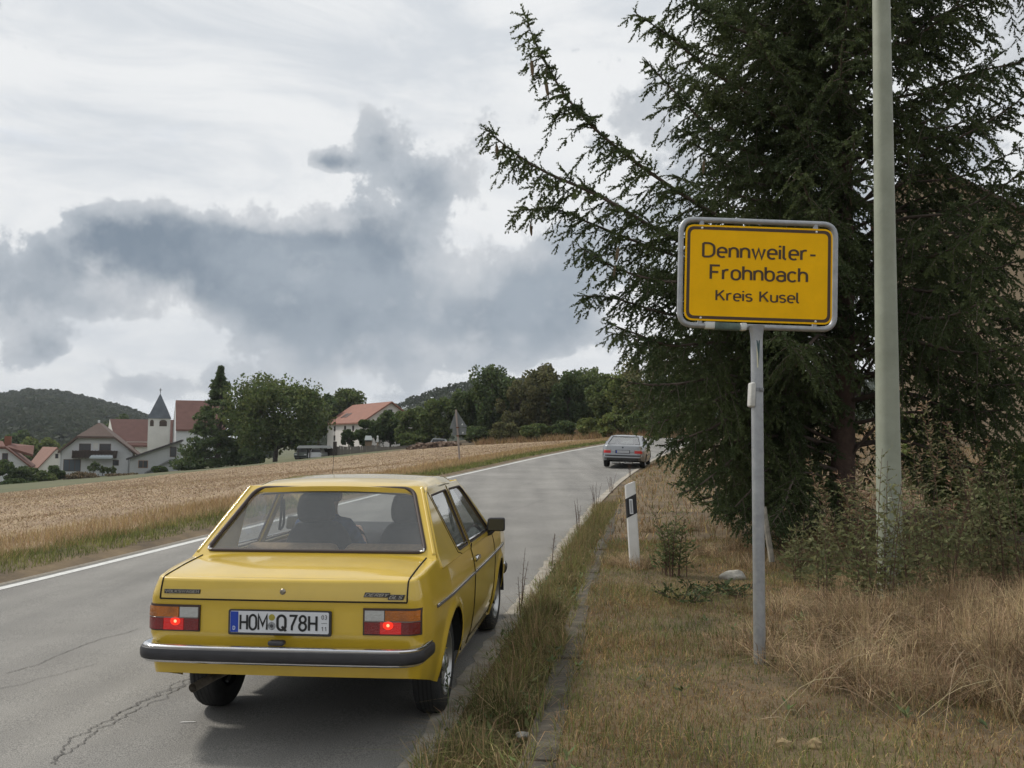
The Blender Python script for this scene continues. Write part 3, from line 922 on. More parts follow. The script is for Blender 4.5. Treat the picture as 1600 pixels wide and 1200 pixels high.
def build_car(root, sp, M):
    V, F, rows, ring = car_shell(sp)
    bvh = BVHTree.FromPolygons([Vector(v) for v in V], F)
    groups = {}
    for f in F:
        c = sum((Vector(V[i]) for i in f), Vector()) / len(f)
        groups.setdefault(sp['classify'](c), []).append(f)
    parts = {}
    for nm, fs in groups.items():
        ids = sorted({i for f in fs for i in f}); mp = {a: k for k, a in enumerate(ids)}
        name = nm.split('.')[0]
        o = obj(name, ([V[i] for i in ids], [tuple(mp[i] for i in f) for f in fs]), M['paint'], root, 38)
        parts[nm] = o
    def hit(o, d):
        h = bvh.ray_cast(Vector(o), Vector(d))
        return h[0], h[1]
    def side(y, z, sx=1, lift=0.0):
        p, nn = hit((sx * 2, y, z), (-sx, 0, 0))
        return (p if p is not None else Vector((sx * .75, y, z))) + Vector((sx * lift, 0, 0))
    def back(x, z, lift=0.0):
        p, nn = hit((x, -3, z), (0, 1, 0)); return (p if p is not None else Vector((x, sp['yR'], z))) - Vector((0, lift, 0))
    def down(x, y, lift=0.0):
        p, nn = hit((x, y, 3), (0, 0, -1)); return (p if p is not None else Vector((x, y, .9))) + Vector((0, 0, lift))
    # ---- greenhouse
    g = sp['gh']
    (rb_y, rb_z, rb_x), (rt_y, rt_z, rt_x) = g['rear']
    (fb_y, fb_z, fb_x), (ft_y, ft_z, ft_x) = g['frontscreen']
    belt_z, belt_x, top_z, top_x = g['belt_z'], g['belt_x'], g['top_z'], g['top_x']
    sl = (top_x - belt_x) / (top_z - belt_z)
    def xs(z): return belt_x + (z - belt_z) * sl
    kk = math.sqrt(1 + sl * sl)
    # sides: local u = y, v = distance up the slanted plane
    for sx in (1, -1):
        T = frame_from((sx * belt_x, 0, belt_z), (0, 1, 0), (sx * sl, 0, 1))
        def loc(p): return (p[0], (p[1] - belt_z) * kk)
        outl = [loc(p) for p in g['side_outline']]
        holes = [round_poly([loc(p) for p in h], rr_) for h, rr_ in g['windows']]
        pv = plate([round_poly(outl, .02, 2)] + holes, .024, .006)
        obj('pillar_panel', (Geo().add(pv, T).out()), M['paint'], root, 40)
        for hpoly in holes:
            gv = sheet(hpoly)
            w = obj('side_window', Geo().add(gv, T).out(), M['glass'], root)
            pts = [T @ Vector((p[0], p[1], sx * .008)) for p in hpoly]
            obj('seal', tube(pts, .008, 6, True), M['seal'], w, 180)
            if 'chrome' in M:
                pts = [T @ Vector((p[0], p[1], sx * .013)) for p in hpoly]
                lo = [p for p in pts if p.z < min(q.z for q in pts) + .03]
                if len(lo) > 1: obj('trim', tube([min(lo, key=lambda q: q.y), max(lo, key=lambda q: q.y)], .006, 6), M['chrome'], w, 180)
    # rear and front screens
    for nm, (b, t) in (('rear', g['rear']), ('front', g['frontscreen'])):
        dy, dz = t[0] - b[0], t[1] - b[1]
        L_ = math.hypot(dy, dz)
        T = frame_from((0, b[0], b[1]), (1, 0, 0), (0, dy, dz))
        bo = xs(b[1]) ; to = xs(t[1])
        ext_b, ext_t = g['ext']
        ob = xs(b[1] - ext_b * dz / L_); ot = xs(t[1] + ext_t * dz / L_)
        outl = [(-ob, -ext_b), (ob, -ext_b), (ot, L_ + ext_t), (-ot, L_ + ext_t)]
        win = round_poly([(-b[2], 0), (b[2], 0), (t[2], L_), (-t[2], L_)], g['screen_r'], 7)
        obj('screen_frame', Geo().add(plate([outl, win], .02, .004), T).out(), M['paint'], root, 40)
        w = obj('rear_window' if nm == 'rear' else 'windscreen', Geo().add(sheet(win), T).out(), M['glass'], root)
        sg = -1 if nm == 'front' else 1
        pts = [T @ Vector((p[0], p[1], .01)) for p in win] if nm == 'rear' else [T @ Vector((p[0], p[1], -.01)) for p in win]
        obj('seal', tube(pts, g['seal_r'], 8, True), M['seal'], w, 180)
        if nm == 'rear': rear_T, rear_win = T, win
    # rounded C and A pillar edges
    for sx in (1, -1):
        for b, t in (g['rear'], g['frontscreen']):
            dz = t[1] - b[1]; dy = t[0] - b[0]
            p0 = Vector((sx * (xs(b[1]) - .012), b[0], b[1] )) ; p1 = Vector((sx * (xs(t[1]) - .012), t[0], t[1]))
            e = (p1 - p0)
            obj('pillar_edge', tube([p0 - e * .03, p0, p1, p1 + e * .03], .0145, 8), M['paint'], root, 180)
    # roof
    ry, rzv, rw_ = zip(*g['roof'])
    vv, ff = [], []
    yl = np.linspace(ry[0], ry[-1], 22); nx = 20
    for y in yl:
        h = interp(y, ry, rzv); w = interp(y, ry, rw_)
        # smooth profile
        for k in range(nx + 1):
            s = -1 + 2 * k / nx
            sx_ = math.copysign(abs(s) ** .8, s)
            vv.append((sx_ * w, y, h - g['roof_crown'] * abs(sx_) ** 2.2 - .035 * max(0, (abs(sx_) - .86) / .14) ** 2))
    for r in range(len(yl) - 1):
        for k in range(nx):
            a = r * (nx + 1) + k; ff.append((a, a + 1, a + nx + 2, a + nx + 1))
    nb = len(vv)
    vv += [(x, y, z - .03) for x, y, z in vv[:nb]]
    bd = [k for k in range(nx + 1)] + [r * (nx + 1) + nx for r in range(1, len(yl))] + [(len(yl) - 1) * (nx + 1) + k for k in range(nx - 1, -1, -1)] + [r * (nx + 1) for r in range(len(yl) - 2, 0, -1)]
    for i in range(len(bd)):
        a, b = bd[i], bd[(i + 1) % len(bd)]
        ff.append((b, a, a + nb, b + nb))
    roof = obj('roof', (vv, ff), M['paint'], root, 50)
    for sx in (1, -1):
        pts = []
        for y in np.linspace(ry[0] + .02, ry[-1] - .02, 14):
            w = interp(y, ry, rw_); pts.append((sx * (w + .006), y, interp(y, ry, rzv) - g['roof_crown'] - .045))
        obj('drip_rail', tube(pts, .008, 6), M.get('rail', M['paint']), roof, 180)
    # ---- wheels
    for ya in sp['arch']:
        for sx in (1, -1):
            build_wheel(root, sp, M, sx, ya, sp.get('steer', 0) if ya > 1 else 0)
    # wheel wells and floor
    for ya in sp['arch']:
        for sx in (1, -1):
            gg = Geo()
            n = 20
            base = len(gg.v)
            for k in range(n + 1):
                a = math.pi * (k / n)
                for xx in (sp['w_out'] - .012, sp['w_out'] - .30):
                    gg.v.append((sx * xx, ya + (sp['arch_r'] + .012) * math.cos(a), sp['arch_z'] + (sp['arch_r'] + .012) * math.sin(a)))
            for k in range(n): gg.f.append((base + 2 * k, base + 2 * k + 1, base + 2 * k + 3, base + 2 * k + 2))
            gg.add(([(sx * (sp['w_out'] - .30), ya + (sp['arch_r'] + .012) * math.cos(t), sp['arch_z'] + (sp['arch_r'] + .012) * math.sin(t)) for t in np.linspace(0, math.pi, 16)], [tuple(range(16))]))
            obj('wheel_well', gg.out(), M['black'], root)
    fl = Geo()
    yf, yr_ = sp['yF'] - .15, sp['yR'] + .12
    a0, a1 = sp['arch']; ar = sp['arch_r'] + .03
    fl.add(box(-sp['w_out'] + .10, sp['w_out'] - .10, a0 + ar, a1 - ar, sp['sill'] + .015, sp['sill'] + .06))
    fl.add(box(-.42, .42, yr_, a0 + ar - .003, sp['sill'] + .19, sp['sill'] + .24)); fl.add(box(-.42, .42, a1 - ar + .003, yf, sp['sill'] + .06, sp['sill'] + .11))
    obj('floor_pan', fl.out(), M['black'], root)
    ax = Geo().add(tube([(-.62, 0, sp['wheel_r']), (.62, 0, sp['wheel_r'])], .045, 10))
    obj('rear_axle', ax.out(), M['black'], root)
    return dict(side=side, back=back, down=down, bvh=bvh, parts=parts, rear_T=rear_T, rear_win=rear_win, xs=xs)

def build_wheel(root, sp, M, sx, ya, steer):
    r, w, rim = sp['wheel_r'], sp['tyre_w'], sp['rim_r']
    T = Matrix.Translation((sx * (sp['track'] / 2), ya, r)) @ Matrix.Rotation(R(steer), 4, 'Z')
    if sx < 0: T = T @ Matrix.Rotation(math.pi, 4, 'Z')
    h = w / 2
    we = bpy.data.objects.new('wheel', None); COL.objects.link(we); we.parent = root; we.matrix_local = T
    we.empty_display_size = .1
    prof = [(rim - .01, -h * .82), (rim + .012, -h * .96), (rim + .05, -h * 1.03), (r - .035, -h * .98), (r - .012, -h * .86), (r - .002, -h * .62), (r, 0), (r - .002, h * .62), (r - .012, h * .86),
            (r - .035, h * .98), (rim + .05, h * 1.03), (rim + .012, h * .96), (rim - .01, h * .82)]
    g = Geo().add(lathe(prof, 40, 'x'))
    obj('tyre', g.out(), M['rubber'], we, 50)
    # circumferential tread grooves are separate dark rings slightly proud of the groove floor
    for q in (-.45, -.15, .15, .45):
        gr = lathe([(r + .0006, h * q - .004), (r + .0012, h * q), (r + .0006, h * q + .004)], 40, 'x')
        obj('tread_groove', gr, M['black'], we)
    rp = [(rim - .004, h * .80), (rim + .008, h * .97), (rim - .008, h * .99), (rim - .022, h * .80), (rim - .035, h * .55), (rim - .055, h * .58), (rim * .60, h * .70), (rim * .42, h * .60), (rim * .33, h * .72), (rim * .30, h * .86), (rim * .18, h * .92), (0.001, h * .94)]
    rm = obj('rim', lathe(rp, 40, 'x'), M['rim'], we, 35)
    inner = lathe([(rim - .012, -h * .8), (rim - .012, h * .4), (.02, h * .4)], 32, 'x')
    obj('rim_barrel', inner, M['black'], we, 35)
    ns = sp.get('slots', 8)
    sg = Geo()
    for k in range(ns):
        a = 2 * math.pi * k / ns
        rr0, rr1, da = rim * .66, rim * .83, math.pi / ns * .55
        q = [(rr0, a - da * .8), (rr1, a - da), (rr1, a + da), (rr0, a + da * .8)]
        z = h * .70
        sg.add(([(z + .004 - (.006 if i in (1, 2) else 0), p[0] * math.cos(p[1]), p[0] * math.sin(p[1])) for i, p in enumerate(q)], [(0, 1, 2, 3)]))
    tag(obj('vent_slot', sg.out(), M['black'], rm), kind='stuff')
    obj('hub_cap', lathe([(rim * .22, h * .90), (rim * .22, h * 1.0), (rim * .17, h * 1.06), (.001, h * 1.08)], 20, 'x'), M.get('cap', M['rim']), we, 30)

# ---- shared car materials
def paint_mat(name, col, metal=0.0, flake=0.0):
    m = mat(name, col, .34, metal, var=.05, vscale=5, coat=1.0, spec=.5, bump=.012, bscale=9, detail=8)
    return m
M_BLACK = mat('underbody_black', (.012, .012, .012), .85)
M_RUBBER = mat('tyre_rubber', (.022, .022, .022), .82, var=.25, vscale=12, bump=.3, bscale=120)
M_CHROME = mat('chrome', (.72, .72, .73), .14, 1.0, var=.06, vscale=20)
M_SEAL = mat('window_rubber', (.045, .030, .026), .6)
M_BUMPER = mat('bumper_rubber', (.028, .027, .030), .5, var=.2, vscale=10)

def ring_points(pts, closed=False): return pts

def polyline_on(fn, pts, n):
    """sample a polyline of parameters and map through fn"""
    out = []
    for i in range(len(pts) - 1):
        for k in range(n):
            t = k / n
            out.append(fn(*[a + (b - a) * t for a, b in zip(pts[i], pts[i + 1])]))
    out.append(fn(*pts[-1]))
    return out

def patch(fn, x0, x1, z0, z1, lift, nx=6, nz=3, thick=.012):
    """panel that follows a surface given by fn(x,z); lifted by lift"""
    v, f = [], []
    for j in range(nz + 1):
        for i in range(nx + 1):
            p = fn(x0 + (x1 - x0) * i / nx, z0 + (z1 - z0) * j / nz, lift); v.append(p)
    for j in range(nz):
        for i in range(nx):
            a = j * (nx + 1) + i; f.append((a, a + 1, a + nx + 2, a + nx + 1))
    bd = [i for i in range(nx + 1)] + [j * (nx + 1) + nx for j in range(1, nz + 1)] + [nz * (nx + 1) + i for i in range(nx - 1, -1, -1)] + [j * (nx + 1) for j in range(nz - 1, 0, -1)]
    c = sum(v, Vector()) / len(v)
    nb = len(v)
    for b in bd:
        p = v[b]; v.append(p + Vector((0, thick, 0)))
    m = len(bd)
    for k in range(m): f.append((bd[(k + 1) % m], bd[k], nb + k, nb + (k + 1) % m))
    return v, f

def seat(root, x, y, m, width=.50, head=True, zbase=.42):
    """front seat: cushion, reclined backrest with an integrated head restraint"""
    e = bpy.data.objects.new('seat', None); COL.objects.link(e); e.parent = root; e.location = (x, y, 0)
    obj('cushion', rbox(-width / 2, width / 2, -.05, .48, zbase - .10, zbase + .06, .04, 3), m, e, 60)
    bm_ = Geo()
    prof = [(-.235, 0), (-.25, .25), (-.22, .50), (-.15, .60), (.15, .60), (.22, .50), (.25, .25), (.235, 0)]
    bk = plate([round_poly(prof, .05, 4)], .12, .045, 3)
    T = Matrix.Translation((0, -.08, zbase + .02)) @ Matrix.Rotation(R(90 + 16), 4, 'X')
    obj('backrest', Geo().add(bk, T).out(), m, e, 60)
    if head:
        hp = [(-.125, 0), (-.135, .10), (-.10, .205), (.10, .205), (.135, .10), (.125, 0)]
        hk = plate([round_poly(hp, .045, 5)], .10, .04, 3)
        T2 = Matrix.Translation((0, -.255, zbase + .60)) @ Matrix.Rotation(R(90 + 10), 4, 'X')
        obj('headrest', Geo().add(hk, T2).out(), m, e, 60)
    return e

def yellow_car():
    T0 = Matrix(((1, 0, 0), (0, 0, 1), (0, -1, 0)))           # camera frame of the survey
    p = CAMROT @ T0 @ Vector((-1.105, 5.305, -1.927)) + Vector((0, 0, EYE))
    yaw = R(-6.0)
    hd = Vector((math.sin(-yaw), math.cos(yaw), 0))
    def rz(q): return float(zroad(q.y)) + .01 * float(lat(q.x, q.y))
    fa = p + hd * 2.335
    pit = math.atan2(rz(fa) - rz(p), 2.335)
    root = thing('yellow_car', 'yellow two-door notchback saloon driving away on the road in the foreground', 'car', (p.x, p.y, rz(p)), (pit, R(-.5), yaw))
    paint = paint_mat('yellow_paint', (.60, .405, .032))
    M = dict(paint=paint, glass=glass_mat('car_glass', (.95, .97, .97), .13, .12), seal=M_SEAL, rubber=M_RUBBER, black=M_BLACK, chrome=M_CHROME,
             rim=mat('rim_silver', (.50, .50, .49), .34, .85, var=.12, vscale=9), rail=mat('rail_grey', (.30, .27, .16), .4, .3))
    def classify(c):
        if c.y < -.20 and c.z > .752 and abs(c.x) < .655 and (c.y < -.66 or c.z > .86): return 'trunk_lid'
        if .80 < c.y < 1.93 and abs(c.x) > .5 and c.z > .255: return 'door' if c.x > 0 else 'door.l'
        if c.y > 1.95 and c.z > .775 and abs(c.x) < .66: return 'bonnet'
        return 'body'
    sp = dict(
        w=[(.15, .69), (.22, .715), (.32, .748), (.45, .768), (.58, .776), (.69, .778), (.78, .765), (.86, .742), (.92, .72)],
        rear=[(.30, .03), (.40, .01), (.46, .012), (.545, .010), (.566, -.007), (.60, -.006), (.735, -.004), (.755, -.012), (.80, -.004), (.845, .012), (.90, .05)],
        front=[(.2, -.04), (.4, .0), (.7, .0), (.85, -.05)],
        plan=[(-.76, .735), (-.5, .762), (-.1, .778), (1.6, .778), (2.4, .768), (3.05, .735)],
        top=[(-.76, .838), (-.5, .872), (-.25, .895), (.05, .868), (.3, .848), (1.9, .842), (2.4, .835), (3.05, .80)],
        yR=-.745, yF=3.03, corner=.075, arch=(0.0, 2.335), arch_r=.325, arch_z=.275, flare=.016, sill=.19, apron_r=.368, apron_f=.26, round=.030,
        hood_y=1.93, deck_y=-.20, cuts=[.80, 1.93], wheel_r=.283, tyre_w=.158, rim_r=.176, track=1.30, w_out=.77, steer=-3, slots=12, deck_crown=.016,
        classify=classify,
        gh=dict(rear=((-.235, .935, .645), (.135, 1.278, .492)), frontscreen=((1.93, .90, .63), (1.36, 1.272, .50)),
                belt_z=.85, belt_x=.738, top_z=1.30, top_x=.548, ext=(.075, .02), screen_r=[.05, .05, .07, .07], seal_r=.0125,
                side_outline=[(-.25, .85), (-.235, .925), (.10, 1.255), (.20, 1.292), (1.30, 1.288), (1.42, 1.24), (2.0, .85)],
                windows=[([(.36, .882), (.745, .882), (.745, 1.245), (.19, 1.235)], [.05, .02, .03, .04]),
                         ([(.835, .882), (1.83, .882), (1.385, 1.215), (1.30, 1.245), (.835, 1.245)], [.02, .03, .03, .03, .03])],
                roof=[(.115, 1.297, .535), (.16, 1.315, .548), (.35, 1.338, .556), (.75, 1.352, .558), (1.1, 1.345, .554), (1.32, 1.322, .542), (1.40, 1.298, .53)], roof_crown=.022))
    K = build_car(root, sp, M)
    side, back, down = K['side'], K['back'], K['down']
    gap = mat('panel_gap', (.010, .007, .003), .9)
    # panel joints
    lid = K['parts']['trunk_lid']
    pts = [back(x, .752, .001) for x in np.linspace(-.655, .655, 24)]
    obj('joint', tube(pts, .0045, 6), gap, lid)
    for sx in (1, -1):
        zs = np.linspace(.752, .852, 8)
        a = [back(sx * .655, z, .001) for z in zs]
        b = [down(sx * .655, y, .001) for y in np.linspace(-.70, -.27, 14)]
        obj('joint', tube(a + b, .0045, 6), gap, lid)
        d = K['parts']['door' if sx > 0 else 'door.l']
        obj('joint', tube([side(.80, z, sx, .0005) for z in np.linspace(.885, .215, 18)], .005, 6), gap, d)
        obj('joint', tube([side(1.93, z, sx, .0005) for z in np.linspace(.87, .215, 18)], .004, 6), gap, d)
        obj('joint', tube([side(y, .255, sx, .0005) for y in np.linspace(.80, 1.93, 14)], .004, 6), gap, d)
        # door frame joint rising to the roof and the curved quarter window joint
        xsf = K['xs']
        obj('joint', tube([(sx * (xsf(z) + .0135), .79, z) for z in np.linspace(.88, 1.275, 8)], .004, 6), gap, d)
        qp = [(.42, .862), (.315, .882), (.14, 1.262)]
        obj('joint', tube([(sx * (xsf(z) + .0128), y, z) for y, z in qp], .0035, 6), gap, K['parts']['body'])
        # rubbing strip, dark grey with bright edge
        for y0, y1 in ((-.50, .785), (.815, 2.62)):
            st = [side(y, .692, sx, .004) for y in np.linspace(y0, y1, 22)]
            obj('side_moulding', tube(st, .0085, 6), mat('moulding_grey', (.11, .10, .10), .4), root, 180)
            obj('moulding_chrome', tube([q + Vector((sx * .002, 0, .009)) for q in st], .003, 5), M_CHROME, root, 180)
        # door handle
        hp = side(.93, .775, sx)
        hd_ = obj('door_handle', rbox(-.012, .012, -.07, .07, -.014, .014, .006, 2), M_CHROME, d, 40)
        hd_.location = hp + Vector((sx * .012, 0, 0))
        hb = obj('handle_recess', rbox(-.006, .006, -.055, .055, -.02, .02, .004, 1), M_BLACK, hd_, 40)
        hb.location = (-sx * .006, 0, -.004)
    # mirror on the right door and on the left
    for sx in (1, -1):
        me_ = bpy.data.objects.new('door_mirror', None); COL.objects.link(me_); me_.parent = root
        me_.location = (sx * .805, 1.70, .935); me_.rotation_euler = (0, 0, R(8 * sx)); me_.scale = (.86, .86, .9)
        shell = plate([round_poly([(-.085, -.058), (.085, -.058), (.085, .058), (-.07, .058)], .022, 4)], .06, .018, 3)
        obj('mirror_shell', Geo().add(shell, Matrix.Rotation(R(90), 4, 'X')).out(), M_BUMPER, me_, 60)
        gl = plate([round_poly([(-.072, -.046), (.073, -.046), (.073, .046), (-.06, .046)], .016, 4)], .004)
        mg = obj('mirror_glass', Geo().add(gl, Matrix.Translation((0, -.033, 0)) @ Matrix.Rotation(R(90), 4, 'X')).out(), mat('mirror_dim', (.15, .17, .155), .05, 1.0), me_)
        obj('mirror_arm', tube([(-sx * .02, 0, -.05), (-sx * .05, .01, -.075), (-sx * .09, .02, -.085)], [.018, .02, .024], 8), M_BUMPER, me_, 180)
    # bumper: chrome bar with a black rubber face, wrapping round the corners
    def bump(y0, sgn, z):
        path = []
        wv, cr = .728, .10
        for k in range(5): path.append((-wv - .012 * (1 - k / 4), y0 + sgn * (.27 - .16 * k / 4)))
        for k in range(1, 9):
            a = R(180 + 90 * k / 8) if sgn > 0 else R(180 - 90 * k / 8)
            path.append((-wv + cr + cr * math.cos(a), y0 + sgn * cr + cr * math.sin(a)))
        for x in np.linspace(-wv + cr + .06, 0, 8): path.append((x, y0 - sgn * .016 * (1 - (x / wv) ** 2)))
        path = path + [(-x, y) for x, y in path[::-1][1:]]
        def loft(sec, m, nm, par):
            n = len(path); v, f = [], []; k = len(sec)
            for i, (x, y) in enumerate(path):
                a, b = path[max(i - 1, 0)], path[min(i + 1, n - 1)]
                t = Vector((b[0] - a[0], b[1] - a[1])).normalized(); nn = Vector((t.y, -t.x)) * (1 if sgn > 0 else -1)
                for o_, h in sec: v.append((x + nn.x * o_, y + nn.y * o_, z + h))
            for i in range(n - 1):
                for j in range(k): f.append((i * k + j, i * k + (j + 1) % k, (i + 1) * k + (j + 1) % k, (i + 1) * k + j))
            f.append(tuple(range(k))); f.append(tuple(range((n - 1) * k, n * k)))
            return obj(nm, (v, f), m, par, 45)
        o = loft([(-.055, .040), (-.012, .046), (.004, .044), (.012, .037), (.013, -.036), (.004, -.043), (-.02, -.046), (-.04, -.040), (-.045, 0)], M_CHROME, 'bumper', root)
        loft([(.0132, .030), (.021, .027), (.026, .012), (.026, -.012), (.021, -.027), (.0132, -.031)], M_BUMPER, 'rubber_face', o)
        return o
    rb = bump(-.835, 1, .490); bump(3.10, -1, .44)
    cl = obj('plate_lamp', rbox(-.042, .042, -.03, .02, -.012, .012, .01, 2), M_BUMPER, rb, 60); cl.location = (-.005, -.80, .548)
    # tail lamps
    clear = mat('lamp_clear', (.42, .42, .40), .18, spec=.6, coat=.5, bump=.25, bscale=90)
    amber = mat('lamp_amber', (.40, .12, .012), .18, coat=.6, bump=.3, bscale=120, var=.3, vscale=12)
    red = mat('lamp_red', (.17, .010, .010), .16, coat=.6, bump=.3, bscale=120, var=.25, vscale=10)
    glow = mat('lamp_lit', (.55, .02, .01), .2, emit=(1.0, .035, .015, .7))
    hot = mat('lamp_bulb', (1, .2, .1), .2, emit=(1.0, .16, .08, 3.0))
    bez = mat('lamp_bezel', (.05, .028, .022), .5)
    for sx in (1, -1):
        lp = bpy.data.objects.new('tail_lamp', None); COL.objects.link(lp); lp.parent = root; lp.location = (0, 0, 0)
        x0, x1 = sx * .437, sx * .722
        obj('bezel', patch(back, min(x0, x1) - .006, max(x0, x1) + .004, .588, .722, .010, 10, 4), bez, lp, 40)
        xm = sx * .545
        obj('reversing_lens', patch(back, min(x0, xm) + .004, max(x0, xm) - .004, .661, .712, .017), clear, lp, 40)
        obj('indicator_lens', patch(back, min(xm, x1), max(xm, x1) - .002, .661, .712, .017, 8), amber, lp, 40)
        # the lower lens: dark red at both ends, lit in the middle round the bulb
        xa, xb_ = sx * .520, sx * .628
        lo_ = sorted((x0, xa)); obj('reflector_lens', patch(back, lo_[0] + .003, lo_[1] - .001, .596, .655, .017), red, lp, 40)
        lo_ = sorted((xa, xb_)); obj('rear_lens', patch(back, lo_[0], lo_[1], .596, .655, .017), mat('lamp_red_lit', (.30, .012, .012), .16, coat=.6, bump=.3, bscale=120, emit=(.8, .012, .010, .22)), lp, 40)
        lo_ = sorted((xb_, x1)); obj('brake_lens', patch(back, lo_[0] + .001, lo_[1] - .002, .596, .655, .017), red, lp, 40)
        c = back(sx * .562, .640, .019)
        v, f = lathe([(.001, 0), (.014, .0006), (.027, .0002)], 20, 'y')
        gq = obj('glow_spot', ([(x, -y, z * .8) for x, y, z in v], f), glow, lp, 180); gq.location = c
        v, f = lathe([(.001, .0022), (.0045, .0018), (.008, .0012)], 14, 'y')
        gb = obj('bulb', ([(x, -y, z) for x, y, z in v], f), hot, lp, 180); gb.location = c
        obj('divider', tube([back(x, .658, .0185) for x in np.linspace(x0, x1, 8)], .0022, 5), mat('divider_grey', (.25, .22, .2), .3, .5), lp, 180)
    # number plate
    pl = bpy.data.objects.new('number_plate', None); COL.objects.link(pl); pl.parent = root
    yb = back(0, .645).y - .012
    pl.location = (-.002, yb, .645)
    P = lambda poly, d: Geo().add(plate([poly], d, d * .3), Matrix.Rotation(R(90), 4, 'X')).out()
    obj('holder', P(round_poly([(-.272, -.066), (.272, -.066), (.272, .062), (-.272, .062)], .012, 4), .016), M_BUMPER, pl, 40)
    wp = obj('plate', P(round_poly([(-.26, -.054), (.26, -.054), (.26, .054), (-.26, .054)], .008, 3), .004), mat('plate_white', (.62, .63, .65), .45), pl, 40); wp.location = (0, -.0085, .001)
    eu = obj('blue_band', P([(-.258, -.052), (-.216, -.052), (-.216, .052), (-.258, .052)], .002), mat('plate_blue', (.012, .05, .36), .4), pl); eu.location = (0, -.0112, .001)
    ink = mat('plate_ink', (.01, .01, .01), .5)
    z0 = -.0365
    write('lettering', 'HOM', ink, pl, .140, .073, (-.204, -.0125, z0), .15, .17)
    write('lettering', 'Q', ink, pl, .042, .073, (-.008, -.0125, z0), .16)
    write('lettering', '78H', ink, pl, .142, .073, (.055, -.0125, z0), .15, .2)
    write('lettering', '03', ink, pl, .026, .019, (.224, -.0125, .022), .13, .3)
    write('lettering', '11', ink, pl, .022, .019, (.224, -.0125, -.036), .13, .5)
    ln = obj('lettering', box(.222, .252, -.0128, -.0122, .0005, .0022), ink, pl)
    write('lettering', 'D', mat('plate_d', (.7, .75, .8), .5), pl, .011, .017, (-.243, -.0128, -.038), .17)
    for nm, zc, rr_, mm in (('seal_sticker', .026, .0165, mat('seal_yellow', (.33, .28, .035), .5)), ('state_seal', -.017, .0205, mat('seal_grey', (.26, .27, .28), .4, .3, var=.5, vscale=60))):
        v, f = lathe([(.0005, .0016), (rr_ * .95, .0014), (rr_, .0)], 22, 'y')
        s = obj(nm, ([(x, -y, z) for x, y, z in v], f), mm, pl, 30); s.location = (-.0385, -.0108, zc)
    v, f = lathe([(.0005, .001), (.009, .0006)], 14, 'y')
    s = obj('state_seal', ([(x, -y, z) for x, y, z in v], f), mat('seal_dark', (.06, .06, .065), .5), pl); s.location = (-.0385, -.0125, -.017)
    # badges and lock on the lid
    bd = mat('badge_black', (.035, .03, .025), .45); bl = mat('badge_letter', (.30, .28, .24), .35, .6)
    def badge(x0, x1, z0, z1, text, slant, wd, hgt, zl):
        q = back((x0 + x1) / 2, (z0 + z1) / 2, .004)
        sk = slant * (z1 - z0)
        o = obj('badge', P([(x0 - q.x, z0 - q.z), (x1 - q.x, z0 - q.z), (x1 - q.x + sk, z1 - q.z), (x0 - q.x + sk, z1 - q.z)], .008), bd, lid)
        o.location = q; o.rotation_euler = (R(-6), 0, 0)
        write('lettering', text, bl, o, wd, hgt, (x0 - q.x + .008, -.006, zl), .17, .22, slant)
        return o
    badge(-.632, -.437, .779, .801, 'VOLKSWAGEN', 0, .18, .013, -.0065)
    badge(.430, .560, .777, .801, 'DERBY', .35, .115, .014, -.007)
    badge(.555, .636, .766, .792, 'GLS', .35, .062, .016, -.008)
    lk = back(.006, .797, .003)
    v, f = lathe([(.001, .004), (.008, .005), (.013, .003), (.016, -.002)], 20, 'y')
    o = obj('lid_lock', ([(x, -y, z) for x, y, z in v], f), mat('lock_metal', (.30, .27, .22), .3, .9), lid, 40); o.location = lk
    # chrome corner clips of the rear screen rubber
    T = K['rear_T']
    for sx in (1, -1):
        pt = [T @ Vector((sx * .612, .0015, .018)), T @ Vector((sx * .634, .0035, .019)), T @ Vector((sx * .633, .022, .018))]
        obj('seal_clip', tube(pt, .006, 6), mat('clip_white', (.75, .75, .74), .25, .6), root, 180)
    # front indicator wing on the right, seen past the front wheel: bumper end is part of the bumper; exhaust and tow eye below
    ex = Geo().add(tube([(-.40, -.22, .30), (-.45, -.50, .30), (-.49, -.71, .285)], [.022, .022, .024], 12, caps=False)).add(tube([(-.39, -.18, .30), (-.38, .10, .30)], [.05, .05], 12))
    obj('exhaust', ex.out(), mat('exhaust_metal', (.26, .23, .19), .55, .7, var=.4, vscale=15), root, 60)
    obj('towing_eye', tube([(-.30, -.66, .36), (-.305, -.70, .325), (-.30, -.72, .33)], .008, 6), M_BLACK, root, 180)
    tk = obj('fuel_tank', rbox(-.25, .40, -.48, -.24, .345, .425, .03, 3), M_BLACK, root, 60)
    # aerial on the left front wing
    an = obj('aerial', tube([(-.60, 1.98, .86), (-.585, 1.965, 1.30), (-.562, 1.95, 1.79)], [.0035, .0022, .0014], 5), M_BLACK, root)
    # ---- interior
    dk = mat('interior_dark', (.030, .030, .034), .8, var=.2, vscale=20)
    tan = mat('seat_tan', (.22, .15, .08), .85, vscale=25, col2=(.30, .21, .12))
    shelf = obj('parcel_shelf', rbox(-.60, .60, -.19, .20, .875, .90, .01, 2), dk, root, 40)
    bench = bpy.data.objects.new('rear_bench', None); COL.objects.link(bench); bench.parent = root
    for sx in (1, -1):
        o = obj('bench_back', rbox(sx * .32 - .30, sx * .32 + .30, -.07, .07, -.28, .28, .05, 4), tan, bench, 60)
        o.location = (0, .35, .655); o.rotation_euler = (R(18), 0, 0)
    obj('bench_cushion', rbox(-.62, .62, .36, .88, .32, .45, .05, 3), tan, bench, 60)
    for sx in (-1, 1): seat(root, sx * .33, 1.05, dk, .52)
